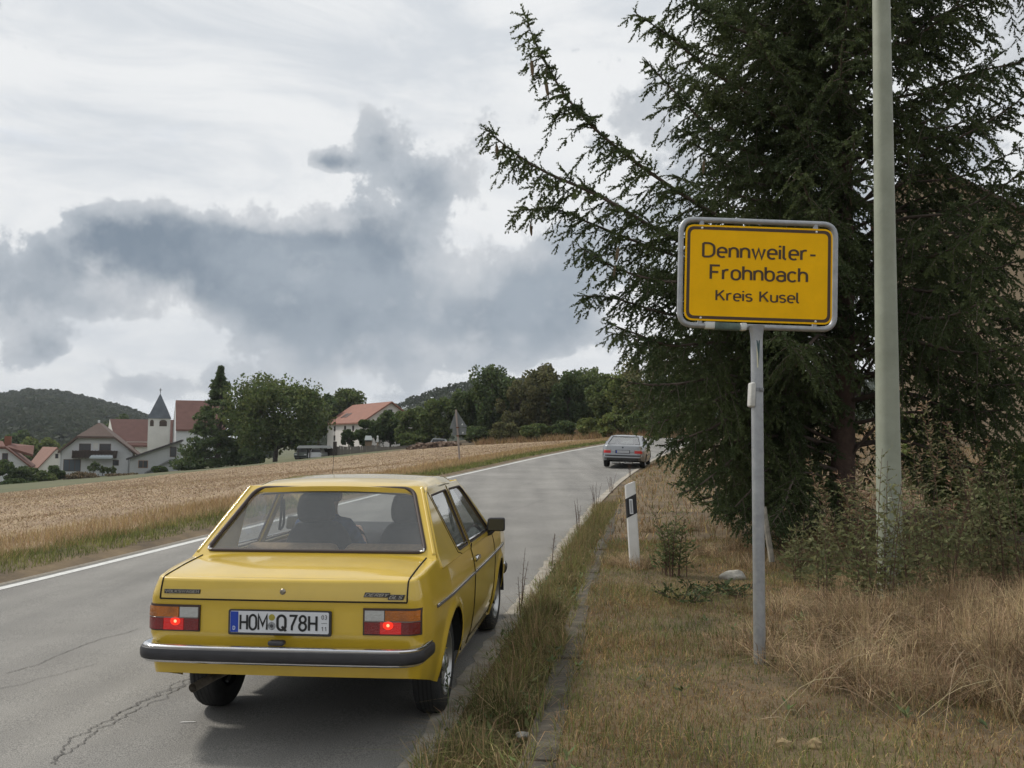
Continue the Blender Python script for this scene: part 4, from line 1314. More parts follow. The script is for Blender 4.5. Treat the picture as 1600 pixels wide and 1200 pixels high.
    dash = plate([round_poly([(1.52, .58), (1.95, .58), (1.95, .92), (1.86, .935), (1.60, .885), (1.53, .80)], .03, 4)], 1.34, .02)
    obj('dashboard', Geo().add(dash, frame_from((0, 0, 0), (0, 1, 0), (0, 0, 1))).out(), dk, root, 40)
    sw = bpy.data.objects.new('steering_wheel', None); COL.objects.link(sw); sw.parent = root
    sw.location = (-.33, 1.42, .80); sw.rotation_euler = (R(-62), 0, 0)
    obj('wheel_ring', tube([(.19 * math.cos(a), .19 * math.sin(a), 0) for a in np.linspace(0, 2 * math.pi, 36, endpoint=False)], .014, 8, True), M_BLACK, sw, 180)
    sk_ = Geo()
    for a in (200, 340): sk_.add(tube([(0, 0, -.02), (.18 * math.cos(R(a)), .18 * math.sin(R(a)), 0)], .013, 6))
    obj('wheel_spokes', sk_.out(), M_BLACK, sw, 180)
    obj('steering_column', tube([(0, 0, -.02), (0, 0, -.30)], .03, 10), M_BLACK, sw, 60)
    rm_ = obj('interior_mirror', rbox(-.10, .10, -.012, .012, -.028, .028, .012, 3), M_BLACK, root, 60); rm_.location = (0.0, 1.34, 1.215); rm_.rotation_euler = (R(-8), 0, R(14))
    obj('mirror_stem', tube([(0, 1.345, 1.22), (0, 1.40, 1.27)], .008, 6), M_BLACK, root)
    for sx in (-1, 1):     # belts hanging from the door pillars
        pts = bezier([(sx * .585, .80, 1.19), (sx * .60, .83, 1.05), (sx * .62, .86, .96), (sx * .605, .90, 1.0), (sx * .58, .83, 1.17)], 16)
        obj('seat_belt', tube(pts, .009, 5), M_BLACK, root, 180)
    cb = obj('side_lining', Geo().add(box(-.70, -.685, -.15, 1.9, .45, .86)).add(box(.685, .70, -.15, 1.9, .45, .86)).out(), tan, root)
    hl = Geo()
    vv = []
    for y in np.linspace(.16, 1.36, 8):
        for x in np.linspace(-.50, .50, 6): vv.append((x, y, interp(y, [.16, .75, 1.36], [1.255, 1.298, 1.262]) - .02 * (x / .5) ** 2))
    hf = [(r * 6 + k, r * 6 + k + 1, r * 6 + k + 7, r * 6 + k + 6) for r in range(7) for k in range(5)]
    obj('headlining', (vv, hf), mat('headlining', (.45, .43, .37), .9), root)
    return root
YC = yellow_car()

def driver():
    """person at the wheel, one skinned body with clothing and hair on it"""
    bpy.context.view_layer.update()
    MW = YC.matrix_world.copy()
    root = thing('person', 'driver in a blue shirt seated behind the wheel of the yellow car', 'person', MW @ Vector((-.33, 1.10, .48)))
    root.rotation_euler = YC.rotation_euler
    J = dict(pel=(0, 0, .10), bel=(0, -.07, .24), che=(0, -.13, .44), nek=(.01, -.125, .56), nk2=(.015, -.10, .625), hed=(.02, -.09, .70), top=(.025, -.095, .80),
             ls=(-.175, -.13, .50), le=(-.23, .05, .30), lw=(-.17, .25, .36), lh=(-.14, .31, .40), rs=(.175, -.13, .50), re=(.23, .05, .30), rw=(.17, .25, .36), rh=(.14, .31, .40),
             lk=(-.12, .40, .16), la=(-.13, .70, -.10), lf=(-.13, .82, -.12), rk=(.12, .40, .16), ra=(.13, .72, -.10), rf=(.13, .84, -.12), lhp=(-.09, .02, .09), rhp=(.09, .02, .09))
    E = [('pel', 'bel'), ('bel', 'che'), ('che', 'nek'), ('nek', 'nk2'), ('nk2', 'hed'), ('hed', 'top'), ('che', 'ls'), ('ls', 'le'), ('le', 'lw'), ('lw', 'lh'), ('che', 'rs'), ('rs', 're'), ('re', 'rw'), ('rw', 'rh'),
         ('pel', 'lhp'), ('lhp', 'lk'), ('lk', 'la'), ('la', 'lf'), ('pel', 'rhp'), ('rhp', 'rk'), ('rk', 'ra'), ('ra', 'rf')]
    rad = dict(pel=(.15, .12), bel=(.155, .115), che=(.16, .11), nek=(.07, .065), nk2=(.058, .06), hed=(.078, .095), top=(.06, .075), ls=(.062, .062), le=(.045, .045), lw=(.03, .026), lh=(.035, .02),
               rs=(.062, .062), re=(.045, .045), rw=(.03, .026), rh=(.035, .02), lk=(.065, .065), la=(.042, .042), lf=(.045, .03), rk=(.065, .065), ra=(.042, .042), rf=(.045, .03), lhp=(.095, .09), rhp=(.095, .09))
    # five fingers on each hand closing round the rim
    for s, sg in (('l', -1), ('r', 1)):
        hx, hy, hz = J[s + 'h']
        for k in range(4):
            o = (k - 1.5) * .02
            J[f'{s}f{k}a'] = (hx - sg * .012, hy + .045, hz + o + .02); J[f'{s}f{k}b'] = (hx - sg * .035, hy + .065 - abs(k - 1) * .004, hz + o + .02); J[f'{s}f{k}c'] = (hx - sg * .05, hy + .045, hz + o + .018)
            E += [(s + 'h', f'{s}f{k}a'), (f'{s}f{k}a', f'{s}f{k}b'), (f'{s}f{k}b', f'{s}f{k}c')]
            for q in 'abc': rad[f'{s}f{k}{q}'] = (.009, .009)
        J[s + 'ta'] = (hx - sg * .03, hy + .01, hz + .045); J[s + 'tb'] = (hx - sg * .045, hy + .035, hz + .06)
        E += [(s + 'w', s + 'ta'), (s + 'ta', s + 'tb')]; rad[s + 'ta'] = (.011, .011); rad[s + 'tb'] = (.009, .009)
    names = list(J); idx = {n: i for i, n in enumerate(names)}
    me = bpy.data.meshes.new('body'); me.from_pydata([J[n] for n in names], [(idx[a], idx[b]) for a, b in E], [])
    o = bpy.data.objects.new('body', me); COL.objects.link(o)
    md = o.modifiers.new('skin', 'SKIN'); 
    sk = me.skin_vertices.new(name='') if not me.skin_vertices else me.skin_vertices[0]
    for i, n in enumerate(names):
        sk.data[i].radius = rad[n]; sk.data[i].use_root = (n == 'pel')
    sb = o.modifiers.new('sub', 'SUBSURF'); sb.levels = 2; sb.render_levels = 2
    dg = bpy.context.evaluated_depsgraph_get(); dg.update()
    m2 = bpy.data.meshes.new_from_object(o.evaluated_get(dg))
    bpy.data.objects.remove(o)
    body = link('body', m2, None, root, 180)
    skin = mat('skin', (.45, .27, .19), .6); shirt = mat('shirt_blue', (.055, .10, .22), .85, var=.2, vscale=20); jeans = mat('trousers', (.03, .035, .06), .85)
    for m in (skin, shirt, jeans): m2.materials.append(m)
    for p in m2.polygons:
        c = p.center
        p.material_index = 0 if (c.z > .585 or (c.y > .16 and c.z > .27)) else (2 if c.z < .17 else 1)
    hair = mat('hair', (.05, .038, .03), .8)
    # cap of hair over the back and top of the head
    v, f = lathe([(.001, .100), (.045, .094), (.077, .065), (.094, .02), (.096, -.02), (.088, -.055)], 24, 'z')
    vv = [(x * .88 + .02, y * 1.06 - .095, (z if y < .05 else max(z, .025)) + .725) for x, y, z in v]
    obj('hair', (vv, f), hair, root, 180)
    fc = Geo()
    fc.add(lathe([(.001, .03), (.012, .012), (.016, -.012), (.001, -.02)], 8, 'y'), Matrix.Translation((.02, .008, .705)))
    obj('nose', fc.out(), skin, root, 180)
    for sg in (-1, 1):
        obj('ear', Geo().add(lathe([(.001, .012), (.02, .008), (.026, 0), (.02, -.006)], 12, 'x'), Matrix.Translation((.02 + sg * .083, -.09, .705)) @ Matrix.Diagonal((1, .7, 1.2, 1))).out(), skin, root, 180)
        obj('eye', Geo().add(lathe([(.001, .01), (.008, .006), (.011, 0), (.008, -.006), (.001, -.01)], 10, 'y'), Matrix.Translation((.02 + sg * .032, -.008, .728))).out(), mat('eye_white', (.6, .58, .55), .3), root, 180)
    gl = Geo()
    for sg in (-1, 1):
        gl.add(tube([(.02 + sg * .034 + .024 * math.cos(a), .008, .728 + .018 * math.sin(a)) for a in np.linspace(0, 6.283, 14, endpoint=False)], .0022, 4, True))
        gl.add(tube([(.02 + sg * .058, .006, .732), (.02 + sg * .083, -.09, .728)], .0022, 4))
    obj('glasses', gl.out(), M_BLACK, root)
    obj('mouth', Geo().add(tube([(-.002, .004, .665), (.02, .008, .663), (.042, .004, .665)], .004, 5)).out(), mat('lips', (.35, .14, .11), .6), root)
    return root
driver()

def silver_car():
    k = .85 / .778
    a = gp(976, 737); 
    d = 36.0
    p = at(976, 733, d); 
    def rz(q): return float(zroad(q.y)) + .01 * float(lat(q.x, q.y))
    yaw = -R(12.5)
    hd = Vector((math.sin(-yaw), math.cos(yaw), 0))
    pit = math.atan2(rz(p + hd * 2.7) - rz(p), 2.7)
    root = thing('silver_car', 'silver grey four-door saloon driving away round the bend ahead', 'car', (p.x, p.y, rz(p)), (pit, R(1.2), yaw))
    root.scale = (1, 1, .92)
    paint = mat('silver_paint', (.29, .30, .31), .3, .7, coat=.6)
    M = dict(paint=paint, glass=glass_mat('far_car_glass', (.6, .65, .65), .30), seal=mat('black_seal', (.02, .02, .02), .5), rubber=M_RUBBER, black=M_BLACK,
             rim=mat('rim_dark', (.28, .28, .28), .35, .8), rail=mat('black_seal', (.02, .02, .02), .5))
    def classify(c):
        if c.y < -.55 and c.z > .70 and abs(c.x) < .70 and (c.y < -.85 or c.z > .95): return 'boot_lid'
        if abs(c.x) > .55 and c.z > .28:
            if 1.28 < c.y < 2.2: return 'door.f' + ('r' if c.x > 0 else 'l')
            if .40 < c.y < 1.27: return 'door.b' + ('r' if c.x > 0 else 'l')
        return 'body'
    sp = dict(w=[(.15, .77), (.22, .80), (.35, .835), (.55, .85), (.75, .845), (.90, .82), (.98, .79)],
              rear=[(.25, .06), (.35, .0), (.52, -.02), (.57, .02), (.75, .03), (.95, .05), (1.02, .09)], front=[(.2, -.05), (.4, 0), (.7, -.03), (.9, -.2)],
              plan=[(-1.0, .76), (-.7, .82), (-.2, .85), (2.2, .85), (3.0, .82), (3.5, .72)], top=[(-1.0, .945), (-.55, .965), (.3, .93), (2.0, .90), (2.6, .86), (3.5, .72)],
              yR=-.98, yF=3.45, corner=.16, arch=(0, 2.70), arch_r=.335, arch_z=.30, flare=.008, sill=.20, apron_r=.35, apron_f=.22, round=.05,
              hood_y=2.2, deck_y=-.52, cuts=[.40, 1.28, 2.2], wheel_r=.308, tyre_w=.205, rim_r=.20, track=1.43, w_out=.845, slots=10, deck_crown=.02, classify=classify,
              gh=dict(rear=((-.52, 1.005, .63), (.20, 1.335, .50)), frontscreen=((2.18, .955, .66), (1.42, 1.335, .51)), belt_z=.93, belt_x=.775, top_z=1.36, top_x=.57, ext=(.06, .02), screen_r=[.07] * 4, seal_r=.012,
                      side_outline=[(-.60, .925), (-.50, .99), (.10, 1.30), (.24, 1.345), (1.36, 1.345), (1.52, 1.29), (2.28, .92)],
                      windows=[([(-.02, .965), (1.25, .965), (1.25, 1.305), (.32, 1.30)], [.05, .02, .02, .05]), ([(1.33, .965), (2.08, .965), (1.52, 1.275), (1.44, 1.305), (1.33, 1.305)], .03)],
                      roof=[(.16, 1.352, .555), (.24, 1.372, .572), (.5, 1.388, .58), (.85, 1.392, .582), (1.2, 1.385, .575), (1.40, 1.362, .565), (1.47, 1.345, .555)], roof_crown=.025))
    K = build_car(root, sp, M)
    side, back, down = K['side'], K['back'], K['down']
    red = mat('far_lamp_red', (.50, .018, .018), .3)
    for sx in (1, -1):
        x0, x1 = sorted((sx * .46, sx * .755))
        lp = obj('tail_lamp', patch(back, x0, x1, .655, .765, .012, 8, 3), red, root, 40)
        xa, xb = sorted((sx * .46, sx * .745))
        obj('indicator_lens', patch(back, xa, xb, .768, .80, .012, 8, 2), mat('far_lamp_pale', (.45, .32, .28), .2, coat=.5), lp, 40)
        mr = bpy.data.objects.new('door_mirror', None); COL.objects.link(mr); mr.parent = root; mr.location = (sx * .92, 2.02, .99)
        obj('mirror_shell', rbox(-.10, .10, -.05, .06, -.06, .065, .03, 3), M['seal'], mr, 60)
        obj('mirror_glass', rbox(-.085, .085, -.056, -.051, -.045, .05, .002, 1), mat('mirror', (.7, .72, .72), .03, 1.0), mr)
        obj('mirror_arm', tube([(-sx * .08, .02, -.03), (-sx * .17, .04, -.05)], .02, 6), M['seal'], mr)
        obj('sill_strip', tube([side(y, .52, sx, .003) for y in np.linspace(.35, 2.33, 12)], .016, 6), M['seal'], root, 180)
    pb = [back(x, .555, .006) for x in np.linspace(-.80, .80, 22)]
    obj('bumper_strip', patch(back, -.79, .79, .525, .585, .012, 16, 2), M['seal'], root, 40)
    ap = obj('rear_valance', patch(back, -.70, .70, .352, .46, .012, 12, 2), M['seal'], root, 40)
    gb = obj('boot_joint', tube([back(x, .70 if abs(x) < .45 else .81, .001) for x in (-.70, -.46, -.44, 0, .44, .46, .70)], .005, 5), M['seal'], root)
    pl = bpy.data.objects.new('number_plate', None); COL.objects.link(pl); pl.parent = root; pl.location = (.0, back(0, .72).y - .014, .722)
    obj('holder', rbox(-.285, .285, -.006, .006, -.072, .07, .005, 1), M['seal'], pl)
    obj('plate', rbox(-.258, .258, -.010, -.0065, -.052, .054, .0015, 1), mat('far_plate', (.42, .43, .45), .45), pl)
    obj('blue_band', box(-.258, -.215, -.0118, -.0105, -.05, .052), mat('plate_blue', (.012, .05, .36), .4), pl)
    v, f = lathe([(.001, .006), (.03, .005), (.036, 0)], 18, 'y')
    bdg = obj('round_emblem', ([(x, -y, z) for x, y, z in v], f), mat('emblem_dark', (.06, .07, .09), .3, .5), root, 30); bdg.location = back(0, .90, .004)
    # silencer pair seen under the car
    for x in (-.28, .22):
        o = obj('silencer', rbox(-.17, .17, -.12, .12, -.05, .05, .035, 3), mat('silencer_metal', (.55, .54, .52), .45, .5), root, 60); o.location = (x, -.74, .255)
    dk = mat('interior_dark', (.030, .030, .034), .8)
    for sx in (-1, 1): seat(root, sx * .36, 1.15, dk, .52)
    obj('rear_bench', rbox(-.65, .65, .0, .16, .5, .97, .05, 3), dk, root, 60)
    obj('dashboard', rbox(-.68, .68, 1.75, 2.15, .6, .93, .04, 2), dk, root, 60)
silver_car()
# ------------------------------------------------------------------ street furniture
M_GALV = mat('galvanised_steel', (.30, .315, .33), .5, .55, vscale=14, col2=(.40, .415, .43), bump=.1, bscale=60, detail=8)
def town_sign():
    d = 5.9
    base = at(1187, 1028, d); gz = zg(base.x, base.y)
    c = at(1185.5, 428, d)                       # centre of the framed board
    root = thing('town_sign', 'yellow place name sign in a grey steel frame on a galvanised post', 'sign', (base.x, base.y, gz))
    k = d / FPX
    top = at(1182, 512, d)
    pl = Vector((top.x - base.x, 0, top.z - gz))
    n = 8
    post = obj('post', tube([(pl.x * t, 0, -.15 + (pl.z + .15) * t) for t in np.linspace(0, 1, n)], .0385, 24), M_GALV, root, 60)
    fl = obj('post_head', Geo().add(tube([(pl.x, 0, pl.z - .09), (pl.x, 0, pl.z - .04), (pl.x, 0, pl.z + .012)], [.0388, .042, .052], 24)).out(), M_GALV, root, 60)
    h = bpy.data.objects.new('sign_head', None); COL.objects.link(h); h.parent = root
    h.location = (c.x - base.x, 0, c.z - gz); h.rotation_euler = (R(1), R(1.1), R(2.0))
    W, H = 247 * k / 2, 168 * k / 2
    fr = round_poly([(-W, -H), (W, -H), (W, H), (-W, H)], .09, 8)
    obj('frame', tube([(x, .02, z) for x, z in fr], .0188, 12, True), M_GALV, h, 180)
    bw, bh = 235 * k / 2, 152 * k / 2
    oz = -.004
    P = lambda poly, dd: Geo().add(plate([poly], dd), Matrix.Rotation(R(90), 4, 'X')).out()
    yel = mat('sign_yellow', (.90, .49, .004), .55, var=.05, vscale=5, spec=.12, detail=8); brn = mat('sign_black', (.055, .026, .008), .5)
    def rect(ins, r): return round_poly([(-bw + ins, -bh + ins), (bw - ins, -bh + ins), (bw - ins, bh - ins), (-bw + ins, bh - ins)], r, 6)
    bd = obj('board', P(rect(0, .06), .006), yel, h); bd.location = (0, 0, oz)
    br = obj('border', Geo().add(plate([rect(.012, .05), rect(.032, .036)], .0008), Matrix.Rotation(R(90), 4, 'X')).out(), brn, h); br.location = (0, -.0042, oz)
    bk = obj('board_back', P(rect(.004, .06), .004), mat('sign_back', (.2, .2, .2), .6, .4), h); bk.location = (0, .0056, oz)
    def line(text, x0, x1, y0, y1, w):
        sx = lambda px: (px - 1185.5) * k
        write('lettering', text, brn, h, sx(x1) - sx(x0), (y1 - y0) * k, (sx(x0), -.0052, (428 - y1) * k), w, .19)
    tilt = 0
    line('Dennweiler-', 1096.5, 1275.5, 382, 403.5, .14)
    line('Frohnbach', 1109, 1262, 417, 438.5, .14)
    line('Kreis Kusel', 1118.5, 1250, 456, 472, .14)
    for x in (-.385, .385):
        for z in (bh - .022, -bh + .018):
            v, f = lathe([(.001, .004), (.006, .003), (.008, 0)], 12, 'y')
            o = obj('rivet', ([(a, -b, c_) for a, b, c_ in v], f), mat('rivet', (.75, .75, .72), .35, .5), h, 60); o.location = (x, -.0048, z + oz)
            lug = obj('bracket', rbox(-.014, .014, .004, .03, -.03, .03, .004, 1), M_GALV, h, 40); lug.location = (x, .0, math.copysign(bh + .004, z))
    tape = obj('tape_strip', rbox(-.10, .07, -.026, .026, -.0245, .0245, .006, 1), mat('tape_green', (.09, .13, .11), .6, var=.3, vscale=20), h, 60); tape.location = ((1140 - 1185) * k, .02, -H - .002); tape.rotation_euler = (0, R(1.2), 0)
    t2 = obj('tape_end', rbox(-.02, .02, -.0265, .0265, -.025, .025, .006, 1), mat('tape_white', (.62, .63, .6), .6), h, 60); t2.location = ((1163 - 1185) * k, .02, -H - .001)
    t3 = obj('tape_end', rbox(-.045, .03, -.022, .022, -.0235, .0235, .006, 1), mat('tape_white', (.62, .63, .6), .6), h, 60); t3.location = ((1112 - 1185) * k, .02, -H + .002)
    # torn sticker on the post, clamp and small white box
    def onpost(px, py): 
        q = at(px, py, d); return q.x - base.x, q.z - gz
    x0, z0 = onpost(1182.5, 554)
    v = []
    def wrap(pts, rad):
        cx = pl.x * (z0 / pl.z)
        return [(cx + rad * math.sin(a), -rad * math.cos(a), z0 + z) for a, z in pts]
    k1 = .0398
    st = obj('sticker', (wrap([(-.30, .092), (.30, .092), (.22, .03), (.12, -.03), (-.02, -.085), (-.05, 0)], k1), [(0, 1, 2, 3, 4, 5)]), mat('sticker_green', (.035, .075, .075), .4), root)
    st2 = obj('sticker_torn', (wrap([(-.33, .06), (-.06, .0), (-.02, -.088), (-.24, -.09)], k1 + .0006), [(0, 1, 2, 3)]), mat('sticker_cream', (.60, .58, .42), .6), root)
    x1, z1 = onpost(1183.5, 609)
    cx = pl.x * (z1 / pl.z)
    cl = obj('clamp', Geo().add(lathe([(.0395, -.012), (.043, -.012), (.043, .012), (.0395, .012)], 24, 'z'), Matrix.Translation((cx, 0, z1))).add(rbox(.028, .05, -.05, -.034, -.012, .012, .003, 1), Matrix.Translation((cx - .02, 0, z1))).out(), mat('clamp_steel', (.22, .23, .24), .5, .6), root, 40)
    xb, zb = onpost(1173.5, 617)
    bx = obj('sensor_box', rbox(-.018, .018, -.045, .045, -.082, .082, .014, 3), mat('box_white', (.50, .50, .47), .5, var=.12, vscale=20), root, 60); bx.location = (xb + .004, 0, zb); bx.rotation_euler = (0, R(3), 0)
    return root
town_sign()

def lamp_post():
    d = 8.2
    b = at(1391, 918, d); gz = zg(b.x, b.y)
    t = at(1377, 0, d)
    root = thing('lamp_post', 'pale grey green tapered lamp post standing in weeds beside the spruce', 'lamp post', (b.x, b.y, gz))
    k = d / FPX
    pts, rad = [], []
    for q in np.linspace(-.06, 1.55, 18):
        z = gz + (t.z - gz) * q
        pts.append(((t.x - b.x) * q, 0, z - gz)); rad.append(k * (19.5 - 6.0 * q))
    m = mat('lamp_post_paint', (.23, .25, .19), .6, vscale=3, col2=(.31, .33, .26), bump=.12, bscale=40, detail=8)
    obj('mast', tube(pts, rad, 32), m, root, 60)
    door = obj('service_door', rbox(-.05, .05, -.006, .006, -.16, .16, .004, 1), m, root, 40); door.location = ((t.x - b.x) * .11 + .0, -.107, .75); door.rotation_euler = (R(.5), 0, 0)
    # arm and lantern above the picture
    e = pts[-1]; 
    obj('arm', tube(bezier([e, (e[0] - .1, 0, e[2] + .5), (e[0] - .7, .05, e[2] + .75), (e[0] - 1.3, .08, e[2] + .78)], 14), .03, 12), m, root, 180)
    ln = obj('lantern', rbox(-.35, .35, -.13, .13, -.06, .06, .05, 3), mat('lantern_grey', (.3, .31, .3), .5), root, 60); ln.location = (e[0] - 1.6, .08, e[2] + .77)
    obj('lantern_glass', rbox(-.27, .27, -.10, .10, -.09, -.055, .03, 2), mat('lantern_glass', (.5, .5, .48), .2), ln, 60)
lamp_post()

def delineator():
    b = gp(993, 886); d = b.y
    t = at(985, 752, d); gz = b.z; b = at(992.5, 875, d)
    root = thing('delineator_post', 'white plastic delineator post with black band and reflector leaning beside the road', 'road post', (b.x, b.y, gz))
    ht = t.z - gz
    lean = math.atan2(t.x - b.x, t.z - b.z)
    root.rotation_euler = (R(1), lean, R(-10))
    w = .062
    sec = [(-w, -.035), (-w * .75, -.052), (w * .75, -.052), (w, -.035), (w * .25, .06), (-w * .25, .06)]
    def ring(z0, z1, grow, slope0=0., slope1=0.):
        n = len(sec); v = []
        for z, s in ((z0, slope0), (z1, slope1)):
            for x, y in sec: v.append((x * grow, y * grow, z + s * (x / w)))
        return v, [tuple(range(n))[::-1], tuple(range(n, 2 * n))] + [(i, (i + 1) % n, n + (i + 1) % n, n + i) for i in range(n)]
    wh = mat('post_white', (.66, .65, .62), .5, vscale=7, col2=(.74, .73, .71), detail=8); bl = mat('post_black', (.018, .018, .02), .5)
    ht /= math.cos(lean)
    obj('body', ring(-.1, ht - .02, 1.0, 0, .022), wh, root)
    zt = ht - .17
    obj('black_band', ring(zt - .22, zt, 1.035, .03, .03), bl, root)
    obj('reflector', Geo().add(rbox(-.020, .020, -.0625, -.0535, zt - .20, zt - .03, .004, 2)).out(), mat('reflector_white', (.70, .71, .72), .25, coat=.5), root)
    obj('reflector_centre', rbox(-.011, .011, -.0645, -.062, zt - .185, zt - .045, .0008, 1), mat('reflector_grey', (.35, .36, .37), .2), root)
delineator()

def warning_sign():
    b = gp(719, 722); d = b.y
    k = d / FPX
    root = thing('road_sign', 'grey backs of a triangular road sign and small plate on a thin post', 'sign', b)
    top = at(712.5, 640, d) - b
    ft = lambda px, py: tuple(at(px, py, d) - b)
    gy = mat('sign_back_grey', (.16, .18, .185), .6, .2, var=.1, vscale=6)
    obj('post', tube([(0, 0, -.2), top], .045, 10), mat('far_post', (.30, .26, .235), .5, .4), root, 60)
    P0, P1, P2 = ft(712.5, 640), ft(702, 670), ft(730, 667)
    def slab(pts, y0, y1):
        n = len(pts); v = [(p[0], y0, p[2]) for p in pts] + [(p[0], y1, p[2]) for p in pts]
        return v, [tuple(range(n)), tuple(range(2 * n - 1, n - 1, -1))] + [(i, n + i, n + (i + 1) % n, (i + 1) % n) for i in range(n)]
    cxy = [(p[0], p[2]) for p in (P0, P1, P2)]
    tri = [(a, 0, c) for a, c in round_poly(cxy, .05, 3)]
    obj('triangle_plate', slab(tri, .06, .068), gy, root)
    obj('small_plate', slab([ft(707, 669), ft(729, 668), ft(728, 679), ft(707, 680)], .061, .069), gy, root)
    for px, py in ((722, 663), (723, 676)):
        q = ft(px, py); o = obj('sticker', slab([(q[0] - .04, 0, q[2] - .035), (q[0] + .03, 0, q[2] - .04), (q[0] + .035, 0, q[2] + .03), (q[0], 0, q[2] + .045)], .055, .058), mat('sticker_pale', (.6, .62, .6), .6), root)
    for py in (668, 681): q = ft(715, py); obj('clip', rbox(q[0] - .07, q[0] + .06, -.06, .06, q[2] - .03, q[2] + .03, .008, 1), mat('rust', (.14, .06, .04), .8), root)
warning_sign()

# ------------------------------------------------------------------ village
M_SLATE = mat('spire_slate', (.10, .115, .13), .7, var=.2, vscale=.8)
def rooftile(name, c): return mat(name, c, .85, vscale=1.1, col2=tuple(x * 1.25 for x in c), bump=.5, bscale=5, detail=8)
class House:
    """survey frame of a far building: photo pixels at one distance -> metres in its own local frame"""
    def __init__(s, name, label, d, px, py, cat='house', turn=.85):
        s.d, s.k, s.px, s.py = d, d / FPX, px, py
        p = at(px, py, d)
        s.root = thing(name, label, cat, p); s.root.rotation_euler = (0, 0, -math.atan2(p.x, p.y) * turn)
        s.k /= math.cos(math.atan2(p.x, p.y))
    def X(s, px): return (px - s.px) * s.k
    def Z(s, py): return (s.py - py) * s.k
    def poly(s, name, pts, y0, y1, m, parent=None):
        """outline in photo pixels, extruded from depth y0 to y1 metres behind the facade"""
        q = [(s.X(a), s.Z(b)) for a, b in pts]
        return obj(name, prism(q, y0, y1), m, parent or s.root)
    def roof(s, name, ridge, eaves, m, thick=.18):
        """slab from 4 local points (metres) given a b c d"""
        pass
    def slab(s, name, pts, th, m, parent=None):
        """sloping slab: 3+ local 3d corner points given thickness downwards"""
        n = len(pts); v = [tuple(p) for p in pts] + [(p[0], p[1], p[2] - th) for p in pts]
        f = [tuple(range(n)), tuple(range(2 * n - 1, n - 1, -1))] + [(i, n + i, n + (i + 1) % n, (i + 1) % n) for i in range(n)]
        return obj(name, (v, f), m, parent or s.root)
    def window(s, x0, x1, y0, y1, y=-.02, glass=None, frame=None, name='window', mull=0):
        a, b, c, e = s.X(x0), s.X(x1), s.Z(y1), s.Z(y0)
        fr = obj(name, Geo().add(box(a, b, y, y + .10, c, e)).out(), frame or mat('frame_brown', (.09, .05, .035), .7), s.root)
        t = min(.09, (b - a) * .16)
        nb = max(1, mull + 1); wv = (b - a - t * (nb + 1)) / nb
        for i in range(nb):
            xa = a + t + i * (wv + t)
            obj('pane', box(xa, xa + wv, y - .012, y - .002, c + t, e - t), glass or mat('far_glass', (.035, .042, .05), .15, spec=.6), fr)
        return fr
M_WALLW = mat('wall_white', (.62, .63, .63), .9, var=.06, vscale=.4)
M_WALLG = mat('wall_grey', (.40, .41, .41), .9, var=.08, vscale=.4)
M_WALLC = mat('wall_cream', (.66, .645, .60), .9, var=.06, vscale=.4)
M_DKWOOD = mat('dark_wood', (.055, .04, .032), .8, var=.3, vscale=2)

